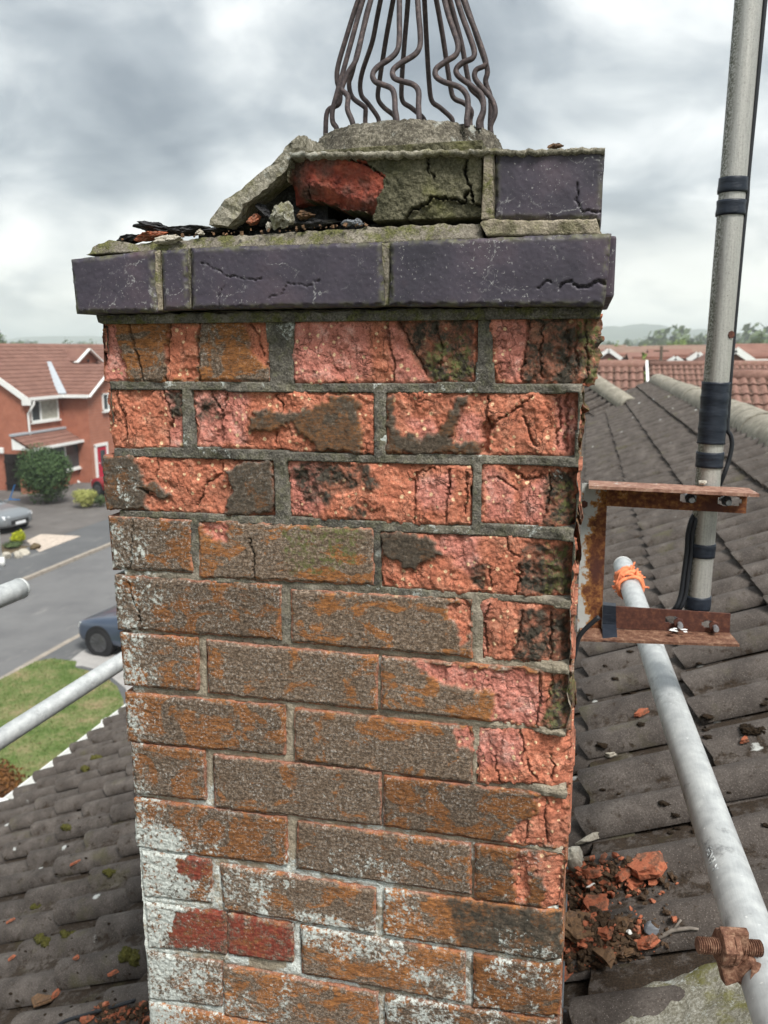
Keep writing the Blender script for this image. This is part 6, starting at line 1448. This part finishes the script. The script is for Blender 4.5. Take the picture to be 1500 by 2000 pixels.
# ---- shrubs, trees
def m_leaf(lo, hi):
    def f(g):
        c = g.ramp(g.m('ADD', g.m('MULTIPLY', g.noise(2.2, 3), .5), g.m('MULTIPLY', g.attr('rnd'), .5)), [(.25, lo), (.75, hi)]); return dict(Base_Color=c, Roughness=.7)
    return f
M_LG = material('dark_green_leaf', m_leaf((.018, .042, .014), (.075, .125, .045)))
M_LY = material('yellow_green_leaf', m_leaf((.20, .22, .05), (.46, .46, .16)))
M_LL = material('lime_leaf', m_leaf((.20, .24, .010), (.50, .52, .02)))
M_LT = material('tree_leaf', m_leaf((.035, .06, .025), (.115, .155, .06)))
M_LB = material('bright_tree_leaf', m_leaf((.11, .17, .035), (.27, .36, .09)))
M_BARK = plain('bark', (.07, .055, .04), .95, .3)
def foliage(blobs, n, size, seed, shell=.55):
    r2 = random.Random(seed); V = []; F = []; R_ = []; tot = sum(b[1][0]*b[1][1] for b in blobs)
    for c, rad in blobs:
        for _ in range(int(n*rad[0]*rad[1]/tot)):
            d_ = Vector((r2.gauss(0, 1), r2.gauss(0, 1), r2.gauss(0, 1))).normalized(); q = r2.uniform(shell, 1.)**.6*(1+.16*mnoise.noise(d_*2.6+Vector((seed, 0, 0)))+.10*mnoise.noise(d_*6))
            p = Vector(c)+Vector((d_.x*rad[0], d_.y*rad[1], d_.z*rad[2]))*q
            n_ = (d_+Vector((r2.gauss(0, .6), r2.gauss(0, .6), r2.gauss(0, .6)))).normalized(); a_ = n_.orthogonal().normalized(); b_ = n_.cross(a_); s_ = size*r2.uniform(.6, 1.4); o = len(V)
            V += [p-a_*s_, p-b_*s_*.55, p+a_*s_, p+b_*s_*.55]; F.append((o, o+1, o+2, o+3)); rv = r2.random(); R_ += [rv]*4
    return from_np('foliage', [tuple(v) for v in V], F, False, dict(rnd=R_))
def shrub(name, base, w, h, mat, label, n, size, seed, nb=5, group=None):
    base = Vector(base); root = empty(name, base); tag(root, label, 'shrub', group); r2 = random.Random(seed)
    bl = [(base+Vector((0, 0, h*.48)), (w*.42, w*.42, h*.48))]+[(base+Vector((r2.uniform(-.25, .25)*w, r2.uniform(-.25, .25)*w, h*r2.uniform(.3, .72))), (w*.28, w*.28, h*.28)) for _ in range(nb)]
    mesh_obj('foliage', foliage(bl, n, size, seed, .3), mat, root)
    MB().tube([base, base+Vector((0, 0, h*.6))], w*.03, 6).build('stem', M_BARK, root)
b0 = at_ground(92, 984, .1); sc_ = at(88, 925, 1, b0[1]); wpx = at(143, 940, 1, b0[1])[0]-at(30, 940, 1, b0[1])[0]; ht = at(88, 862, 1, b0[1])[2]-b0[2]
shrub('bush', b0, wpx, ht, M_LG, 'big rounded dark green bush in front of the brick house', 15000, .055, 3, 7)
b0 = at_ground(167, 992, .1); shrub('shrub', b0, 1.12, .9, M_LY, 'pale yellow green shrub at the edge of the far driveway', 3500, .04, 5)
b0 = at_ground(196, 990, .1); shrub('shrub', b0, .7, .62, M_LT, 'low grey green shrub right of the pale yellow one', 1500, .035, 6)
b0 = at_ground(38, 1062, .1); shrub('shrub', b0, .62, .55, M_LL, 'bright lime shrub beside the silver car', 3000, .03, 8, 7)
b0 = at_ground(25, 1068, .1); shrub('shrub', b0, .9, .22, M_LT, 'low green ground plant in the rock bed', 1500, .03, 9)
b0 = at_ground(4, 1585, .05); shrub('shrub', b0, 1.1, .8, material('russet_leaf', m_leaf((.07, .03, .012), (.22, .10, .03))), 'russet shrub behind the gutter at the left edge', 2500, .035, 10)
for i, (x, y, s_, lb) in enumerate(((47, 1078, .2, 'cream boulder edging the rock bed'), (34, 1084, .17, 'pale grey boulder left of the cream one'), (12, 1086, .15, 'white boulder at the left end of the rock bed'), (69, 1068, .19, 'brown boulder at the right end of the rock bed'))):
    o = mesh_obj('boulder', rock_mesh('boulder', (s_*1.2, s_, s_), 80+i, 3, 7), M_STONE if i < 3 else M_SOIL); o.location = at_ground(x, y, .18); tag(o, lb, 'boulder', 'stones edging the rock bed')
pb = at_ground(5, 1106, .1); po = empty('street_post', pb); tag(po, 'pale grey street post with white foot at the left edge', 'post'); MB().tube([pb+np.array([-.03, 0, .25]), pb+np.array([-.10, 0, 4.])], .05, 10).build('shaft', M_PVC, po, smooth=True); MB().tube([pb, pb+np.array([-.03, 0, .3])], .1, 10).build('foot', M_PVC, po, smooth=True)
def tree(base, h, w, mat, label, seed, n=2600, size=.5, group='trees beyond the roofs'):
    base = Vector(base); root = empty('tree', base); tag(root, label, 'tree', group); r2 = random.Random(seed)
    bl = [(base+Vector((0, 0, h*.6)), (w*.38, w*.38, h*.34))]+[(base+Vector((r2.uniform(-.36, .36)*w, r2.uniform(-.3, .3)*w, h*r2.uniform(.4, .8))), (w*.24, w*.24, h*.19)) for _ in range(8)]
    mesh_obj('crown', foliage(bl, n, size, seed, .35), mat, root)
    MB().tube([base, base+Vector((0, 0, h*.3)), base+Vector((.02*w, 0, h*.7))], w*.05, 7, radii=[w*.05, w*.035, w*.012]).build('trunk', M_BARK, root)
def tree_at(px, ptop, wpx, dist, mat, label, seed, n=3200):
    b_ = at(px, 690, 1, dist); k_ = dist/AF[1]; h = (at(px, ptop, 1, dist)[2]-GZ)*1.035; w = at(px+wpx/2, 680, 1, dist)[0]-at(px-wpx/2, 680, 1, dist)[0]
    tree((b_[0], dist, GZ), h, w, mat, label, seed, n, max(.12, w*.045))
tree_at(2, 648, 46, 70, M_LT, 'dark tree behind the brick house at the left edge', 1)
tree_at(132, 657, 48, 85, M_LT, 'bushy tree showing over the brick house ridge', 2)
tree_at(188, 659, 40, 80, M_LT, 'tree over the ridge just left of the chimney', 3)
tree_at(60, 664, 26, 120, M_LT, 'small far tree over the middle of the house ridge', 4, 900)
for i, (px, pt, w, ds, mt_, lb) in enumerate(((1212, 669, 34, 120, M_LB, 'light green tree nearest the chimney on the right'), (1238, 670, 30, 125, M_LT, 'rounded green tree second from the chimney on the right'), (1258, 668, 26, 130, M_LB, 'green tree left of the pole'), (1318, 656, 46, 150, M_LB, 'broad bright green tree under the hill top'), (1343, 659, 40, 160, M_LT, 'green tree right of the broad bright one'), (1366, 661, 34, 165, M_LT, 'dark green tree just left of the mast'),
      (1441, 668, 40, 130, M_LB, 'yellow green tree right of the mast'), (1479, 649, 34, 140, M_LT, 'tall dark conifer like tree right of the mast'), (1497, 656, 28, 150, M_LT, 'dark tree at the right edge'), (1420, 664, 40, 180, M_LT, 'dark tree just behind the mast'), (1190, 666, 26, 260, M_LT, 'hazy tree close to the chimney edge'), (1226, 660, 26, 300, M_LT, 'hazy tall tree beyond the light green ones'), (1258, 661, 24, 320, M_LT, 'hazy tree below the hill top'), (1290, 663, 24, 330, M_LT, 'hazy tree right of the hill top'))):
    tree_at(px, pt, w, ds, mt_, lb, 20+i, 2600)
bm = bmesh.new(); fo = []
r2 = random.Random(77)
for i in range(110):
    px = r2.uniform(-100, 1700); ds = r2.uniform(380, 1500); b_ = at(px, 690, 1, ds); h = r2.uniform(11, 19); fo.append(((b_[0], ds, GZ+h*.5), (h*.7, h*.6, h*.55)))
tag(mesh_obj('far_woods', foliage(fo, 26000, 1.9, 5, .3), M_LT), 'far hazy woods between the houses and the hill', 'woods', None, 'stuff')
for i, (px, y, w, lb) in enumerate(((1190, 52, 26, 'low bright hedge right beside the chimney over the red roof'), (1236, 52, 30, 'low bright hedge left of the white gable'), (1258, 53, 22, 'low lime hedge under the white gable'))):
    b_ = at(px, 700, 1, y); zt = at(px, 692, 1, y)[2]; shrub('hedge', (b_[0], y, GZ+.1), (at(px+w, 700, 1, y)[0]-b_[0])*1.1, zt-GZ, M_LB, lb, 3000, .14, 90+i, 5, 'hedges beyond the red roof')
# ---- roofs and houses on the right
rn_ = 0
def red_roof(x0, x1, y, zr, rows, pitch, label, hh, tl_=None):
    """a neighbour's tiled slope facing us, tile by tile"""
    root = empty('red_roof_house', ((x0+x1)/2, y+2, GZ)); tag(root, label, 'house'); tan = math.tan(math.radians(pitch)); k_ = 0
    run = rows*.29*math.cos(math.radians(pitch)); ze = zr-run*tan
    M0 = Euler((0, -math.radians(pitch), 0)).to_matrix().to_4x4(); turn = Matrix.Rotation(math.radians(90), 4, 'Z')
    st = bmesh.new()
    for r_ in range(rows):
        for c_ in range(int((x1-x0)/.3)):
            d0 = run-(r_)*.29*math.cos(math.radians(pitch)); p = Vector((x0+(c_+1)*.3, y-d0, ze+(run-d0)*tan))
            M = Matrix.Translation(p) @ turn @ M0
            if k_ < 290 and r_ >= rows-11:
                o = bpy.data.objects.new('tile', RTM[(r_*5+c_*3) % 4]); link(o); put_parent(o, root); o.matrix_basis = M; k_ += 1
            else:
                t2 = RTM[(r_+c_) % 4].copy(); t2.transform(M); st.from_mesh(t2); bpy.data.meshes.remove(t2)
    me = bpy.data.meshes.new('far_tiles'); st.to_mesh(me); st.free(); tag(mesh_obj('far_tiles', me, M_RTILE, root), kind='stuff')
    MB().tube([(x0, y, zr+.02), (x1+.02, y, zr+.02)], .12, 10).build('ridge', M_RTILE, root, smooth=True)
    mb = MB(); mb.add([(x0, y-run, ze-.06), (x1, y-run, ze-.06), (x1, y, zr-.06), (x0, y, zr-.06), (x1, y+run, ze-.06), (x0, y+run, ze-.06)], [(0, 1, 2, 3), (3, 2, 4, 5), (0, 3, 5), (1, 4, 2)]); mb.build('roof', M_FROOF, root)
    MB().box(((x0+x1)/2, y, (GZ+ze)/2-.1), (x1-x0-.2, run*2-.5, ze-GZ)).build('wall', M_BRK, root); return root, run, ze
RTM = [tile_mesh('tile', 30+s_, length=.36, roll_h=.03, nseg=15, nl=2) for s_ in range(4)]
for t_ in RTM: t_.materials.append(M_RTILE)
pl = at(1120, 705, 1, 17.5); pr_ = at(1259, 705, 1, 17.5)
r1, run, ze = red_roof(pl[0]-.4, pr_[0], 17.5, pl[2]-.12, 18, 32, 'red roman tiled roof nearest the chimney beyond the grey ridge', 0)
MB().bar((pr_[0]+.04, 17.5-run, ze+.02), (pr_[0]+.04, 17.5, pl[2]-.04), .05, .12).build('verge', M_PVC, r1)
pl2 = at(1262, 706, 1, 25.); pr2 = at(1560, 706, 1, 25.); red_roof(pl2[0]+.1, pr2[0], 25., pl2[2]-.12, 14, 30, 'long red tiled roof between the first roof and the mast', 0)
pl3 = at(1385, 726, 1, 15.); pr3 = at(1600, 726, 1, 15.); red_roof(pl3[0], pr3[0], 15., pl3[2]-.1, 12, 32, 'red tiled roof at the right edge behind the mast', 0)
M_BRKF = plain('far_house_brick', (.20, .095, .07), .9, .2, 1.)
def far_house(px, pw, papex, dist, label, roofm, seed, side=1, length=9., win=True, group='houses beyond the red roofs'):
    """gable towards us with white bargeboards, ridge running back and to one side"""
    c = at(px, papex, 1, dist); hw = (at(px+pw/2, papex, 1, dist)[0]-c[0]); zr = c[2]; ze = zr-hw*.72; x = c[0]; y = dist
    root = empty('gabled_house', (x, y+3, GZ)); tag(root, label, 'house', group)
    MB().add([(x-hw, y, GZ), (x+hw, y, GZ), (x+hw, y+8, GZ), (x-hw, y+8, GZ), (x-hw, y, ze), (x+hw, y, ze), (x+hw, y+8, ze), (x-hw, y+8, ze), (x, y, zr-.2), (x, y+8, zr-.2)], [(0, 1, 5, 8, 4), (1, 2, 6, 5), (2, 3, 7, 9, 6), (3, 0, 4, 7), (4, 8, 9, 7), (5, 6, 9, 8)]).build('wall', M_BRKF, root)
    slope('roof', (x-hw-.25, y+8, ze-.15), (x-hw-.25, y-.2, ze-.15), (x, y-.2, zr), (x, y+8, zr), .1, roofm, root); slope('roof', (x+hw+.25, y-.2, ze-.15), (x+hw+.25, y+8, ze-.15), (x, y+8, zr), (x, y-.2, zr), .1, roofm, root)
    for s_ in (-1, 1): MB().bar((x+s_*(hw+.3), y-.24, ze-.26), (x, y-.24, zr-.06), .32, .06, (0, 1, 0)).build('bargeboard', M_PVC, root)
    if win: window(root, (x, y, ze-.9), (1, 0, 0), min(1.6, hw*.9), 1.1, split=(.5,), out=(0, -1, 0))
    L0, L1 = (x+hw*.2, x+hw*.2+length) if side > 0 else (x-hw*.2-length, x-hw*.2)   # main body of the house behind the gable
    yb_ = y+2.5; zm = zr+.25; zme = ze+.2
    MB().add([(L0, yb_, GZ), (L1, yb_, GZ), (L1, yb_+7, GZ), (L0, yb_+7, GZ), (L0, yb_, zme-.1), (L1, yb_, zme-.1), (L1, yb_+7, zme-.1), (L0, yb_+7, zme-.1), (L0, yb_+3.5, zm-.2), (L1, yb_+3.5, zm-.2)], [(0, 1, 5, 4), (1, 2, 6, 9, 5), (2, 3, 7, 6), (3, 0, 4, 8, 7), (4, 5, 9, 8), (6, 7, 8, 9)]).build('wall', M_BRKF, root)
    slope('roof', (L0-.3, yb_-.4, zme-.3), (L1+.3, yb_-.4, zme-.3), (L1+.3, yb_+3.5, zm), (L0-.3, yb_+3.5, zm), .1, roofm, root); slope('roof', (L1+.3, yb_+7.4, zme-.3), (L0-.3, yb_+7.4, zme-.3), (L0-.3, yb_+3.5, zm), (L1+.3, yb_+3.5, zm), .1, roofm, root)
    if dist < 50: MB().bar((L0-.3, yb_-.45, zme-.32), (L1+.3, yb_-.45, zme-.32), .12, .16).build('gutter', M_PVC, root)
    return root
M_FR2 = material('brown_far_roof', m_house_roof((.16, .10, .075), (.26, .175, .135)))
for i, (px, pw, pa, ds, lb, rm_, sd_) in enumerate(((1436, 62, 680, 46, 'red brick house with white edged gable right of the mast', M_FROOF, 1), (1189, 38, 682, 75, 'brown roofed house with a white gable edge beside the chimney', M_FR2, 1), (1262, 22, 679, 105, 'brown roofed house with a small white gable over the red ridge', M_FR2, 1), (1281, 22, 692, 66, 'low house with white gable edge right of the pole', M_FR2, 1), (1341, 20, 679, 95, 'red roofed house whose white gable edge is cut by another roof', M_FROOF, 1), (1363, 22, 689, 60, 'narrow steep white gable just left of the mast', M_FROOF, -1), (1319, 9, 697, 58, 'tiny white gable peeping over the red ridge', M_FROOF, -1), (1225, 26, 676, 150, 'far brown roofed house in front of the light green trees', M_FR2, -1), (1310, 30, 677, 140, 'far brown roofed house under the broad bright tree', M_FR2, 1))):
    far_house(px, pw, pa, ds, lb, rm_, i, sd_, {0: 9, 3: 3.5, 5: 2.5, 6: 2.5}.get(i, 9))
pb = at(1291, 700, 1, 55); po = empty('utility_pole', (pb[0], 55, GZ)); tag(po, 'slim grey utility pole standing between the far roofs', 'pole'); zt = at(1291, 676, 1, 55)[2]
MB().tube([(pb[0], 55, GZ), (pb[0], 55, zt)], .09, 8).build('shaft', M_BARK, po, smooth=True); MB().box((pb[0], 55, zt-.3), (.9, .08, .08)).build('cross_arm', M_BARK, po)
# hills
def hill(name, pts_, dist, depth, mat):
    V = []; F = []; n = 140; rows = 14; xs = np.linspace(pts_[0][0], pts_[-1][0], n); zt_ = np.interp(xs, [p[0] for p in pts_], [p[1] for p in pts_])
    for j in range(rows+1):
        t = j/rows
        for i, px in enumerate(xs):
            c = at(px, zt_[i], 1, dist); h = max(1, c[2]-GZ)+2.5*mnoise.noise(Vector((px*.05, 3, 0)))+1.5*mnoise.noise(Vector((px*.21, 3, 0)))
            prof = math.sin(min(1, t/.6)*math.pi/2) if t < .6 else math.cos((t-.6)/.4*math.pi/2)
            V.append((c[0], dist-depth*.6+depth*t, GZ-.5+h*prof*(1+.12*mnoise.noise(Vector((px*.02, t*4, 1)))*(1 if t != .6 else 0))))
    for j in range(rows):
        for i in range(n-1): a_ = j*n+i; F.append((a_, a_+1, a_+n+1, a_+n))
    tag(mesh_obj(name, from_np(name, V, F), mat), kind='structure')
M_HILL = material('wooded_hill', lambda g: dict(Base_Color=g.ramp(g.noise(.012, 6, .7), [(.35, (.03, .05, .035)), (.65, (.07, .095, .06))]), Roughness=1.))
hill('hill', [(900, 672), (1050, 655), (1120, 643), (1170, 640), (1200, 637), (1225, 636), (1250, 634), (1265, 633), (1275, 633), (1290, 636), (1310, 641), (1350, 644), (1400, 648), (1500, 655), (1700, 668), (1900, 677)], 2300, 900, M_HILL)
hill('hill', [(-300, 676), (-100, 672), (60, 666), (85, 658), (110, 656), (160, 656), (220, 658), (400, 670), (700, 677)], 2500, 700, M_HILL)

# ---- cars
def m_paint(c): return lambda g: dict(Base_Color=c, Roughness=.28, Metallic=.55, Coat_Weight=.6)
M_TYRE = plain('tyre_rubber', (.02, .02, .022), .8, .2); M_RIM = plain('dark_alloy', (.13, .13, .14), .4, .2, Metallic=.6); M_LAMP = plain('headlamp_lens', (.7, .72, .74), .15, .05)
def car(name, loc, rot, paint, label, cat='car', L=4.3):
    root = empty(name, loc, (0, 0, rot)); tag(root, label, cat)
    st = [ # x, half width, sill z, shoulder z, roof z, roof half width
     (2.15, .55, .38, .62, .64, .45), (2.08, .76, .24, .70, .74, .62), (1.85, .84, .20, .76, .83, .70), (1.45, .88, .20, .80, .90, .74), (.95, .89, .20, .84, .97, .74), (.70, .89, .20, .86, 1.03, .72), (.20, .89, .20, .88, 1.33, .62), (-.15, .89, .20, .89, 1.43, .59), (-.9, .89, .20, .91, 1.42, .58), (-1.45, .88, .20, .93, 1.30, .57), (-1.85, .86, .22, .94, 1.04, .62), (-2.05, .82, .28, .92, .97, .62), (-2.13, .70, .36, .80, .84, .52)]
    V = []; F = []; m_ = 12
    for x, hw, zs, zb, zr, rw in st:
        ring = [(hw*.86, zs), (hw, zs+.12), (hw*1.01, (zs+zb)/2), (hw*.97, zb), (rw+(hw*.97-rw)*.42, zb+(zr-zb)*.62), (rw*.9, zr-.01)]
        V += [(x, y, z) for y, z in ring]+[(x, -y, z) for y, z in reversed(ring)]
    for i in range(len(st)-1):
        for k_ in range(m_): F.append((i*m_+k_, i*m_+(k_+1) % m_, (i+1)*m_+(k_+1) % m_, (i+1)*m_+k_))
    F += [tuple(range(m_-1, -1, -1)), tuple((len(st)-1)*m_+k_ for k_ in range(m_))]
    me = bpy.data.meshes.new('body'); me.from_pydata(V, [], F); bm = bmesh.new(); bm.from_mesh(me); bmesh.ops.recalc_face_normals(bm, faces=bm.faces); bm.to_mesh(me); bm.free()
    o = mesh_obj('body', me, paint, root, False); md = o.modifiers.new('sub', 'SUBSURF'); md.levels = md.render_levels = 2; me.polygons.foreach_set('use_smooth', [True]*len(me.polygons))
    def panel(nm, P, mat, off_=(0, 0, 0)):
        P = [Vector(p) for p in P]; n = (P[1]-P[0]).cross(P[2]-P[0]).normalized(); mb = MB(); k_ = len(P); mb.add([p+n*.012 for p in P]+[p-n*.03 for p in P], [tuple(range(k_)), tuple(range(2*k_-1, k_-1, -1))]+[(i, k_+i, k_+(i+1) % k_, (i+1) % k_) for i in range(k_)]); return mb.build(nm, mat, root, False)
    panel('windscreen', [(.74, -.64, 1.0), (.74, .64, 1.0), (.16, .54, 1.33), (.16, -.54, 1.33)], M_GLASS)
    panel('rear_window', [(-1.84, .56, 1.05), (-1.84, -.56, 1.05), (-1.48, -.5, 1.29), (-1.48, .5, 1.29)], M_GLASS)
    for s_ in (-1, 1):
        A_ = [(.55, s_*.79, .98), (.10, s_*.68, 1.26), (-.38, s_*.655, 1.33), (-.38, s_*.79, .97)]; B_ = [(-.45, s_*.79, .97), (-.45, s_*.655, 1.33), (-1.2, s_*.65, 1.29), (-1.5, s_*.77, 1.0)]
        for Q in (A_, B_): panel('side_window', Q if s_ < 0 else Q[::-1], M_GLASS)
        panel('headlight', [(2.06, s_*.74, .60), (2.12, s_*.52, .60), (2.10, s_*.5, .70), (1.98, s_*.76, .73)] if s_ < 0 else [(1.98, s_*.76, .73), (2.10, s_*.5, .70), (2.12, s_*.52, .60), (2.06, s_*.74, .60)], M_LAMP)
        MB().box((.55, s_*.98, .98), (.12, .2, .13)).build('mirror', paint, root, False, bevel=.03)
        for x in (1.38, -1.32):
            w = MB(); w.tube([(x, s_*.70, .33), (x, s_*.90, .33)], .33, 28); wo = w.build('wheel', M_TYRE, root, False, bevel=.03)
            rm2 = MB(); rm2.tube([(x, s_*.86, .33), (x, s_*.905, .33)], .225, 28); 
            for q in range(10): a_ = q*math.pi/5; rm2.bar((x, s_*.912, .33), (x+math.cos(a_)*.22, s_*.912, .33+math.sin(a_)*.22), .025, .02, (0, 1, 0))
            rm2.build('rim', M_RIM, wo, False)
            ar = MB(); ar.tube([(x, s_*.60, .35), (x, s_*.893, .35)], .385, 28); ar.build('wheel_arch', M_TYRE, root, False)
    MB().box((2.125, 0, .45), (.06, .9, .16)).build('grille', M_TYRE, root, False, bevel=.02); MB().box((2.16, 0, .40), (.02, .52, .11)).build('number_plate', M_LAMP, root, False)
    return root
wc = at_ground(188, 1287, .05)
car('parked_car', (wc[0]+1.38*1.05, wc[1]+.9, GZ+.05), math.pi-.12, material('blue_grey_paint', m_paint((.085, .11, .16))), 'blue grey car parked behind the chimney with only its front wheel and bonnet showing')
rc = at_ground(200, 975, .1); car('parked_car', (rc[0]+.85, rc[1]+1.2, GZ+.1), math.pi-.35, material('red_paint', m_paint((.45, .012, .025))), 'red car by the red front door peeping out left of the chimney')
s0 = at_ground(26, 1046, .1); car('parked_car', (s0[0]-2.25, s0[1]+.9, GZ+.1), -.12, material('silver_paint', m_paint((.26, .28, .30))), 'silver car parked on the driveway at the left edge')

# ---- the air
hz = bpy.data.materials.new('haze'); hz.use_nodes = True; t_ = hz.node_tree
for n_ in list(t_.nodes):
    if n_.type == 'BSDF_PRINCIPLED': t_.nodes.remove(n_)
pv = t_.nodes.new('ShaderNodeVolumePrincipled'); pv.inputs['Color'].default_value = (.90, .96, 1, 1); pv.inputs['Density'].default_value = .00055; pv.inputs['Anisotropy'].default_value = .2
t_.links.new(pv.outputs[0], next(n for n in t_.nodes if n.type == 'OUTPUT_MATERIAL').inputs['Volume'])
tag(MB().box((0, 2450, 45), (8200, 5400, 108)).build('haze', hz), 'thin pale blue haze over the far fields', 'haze', None, 'stuff')
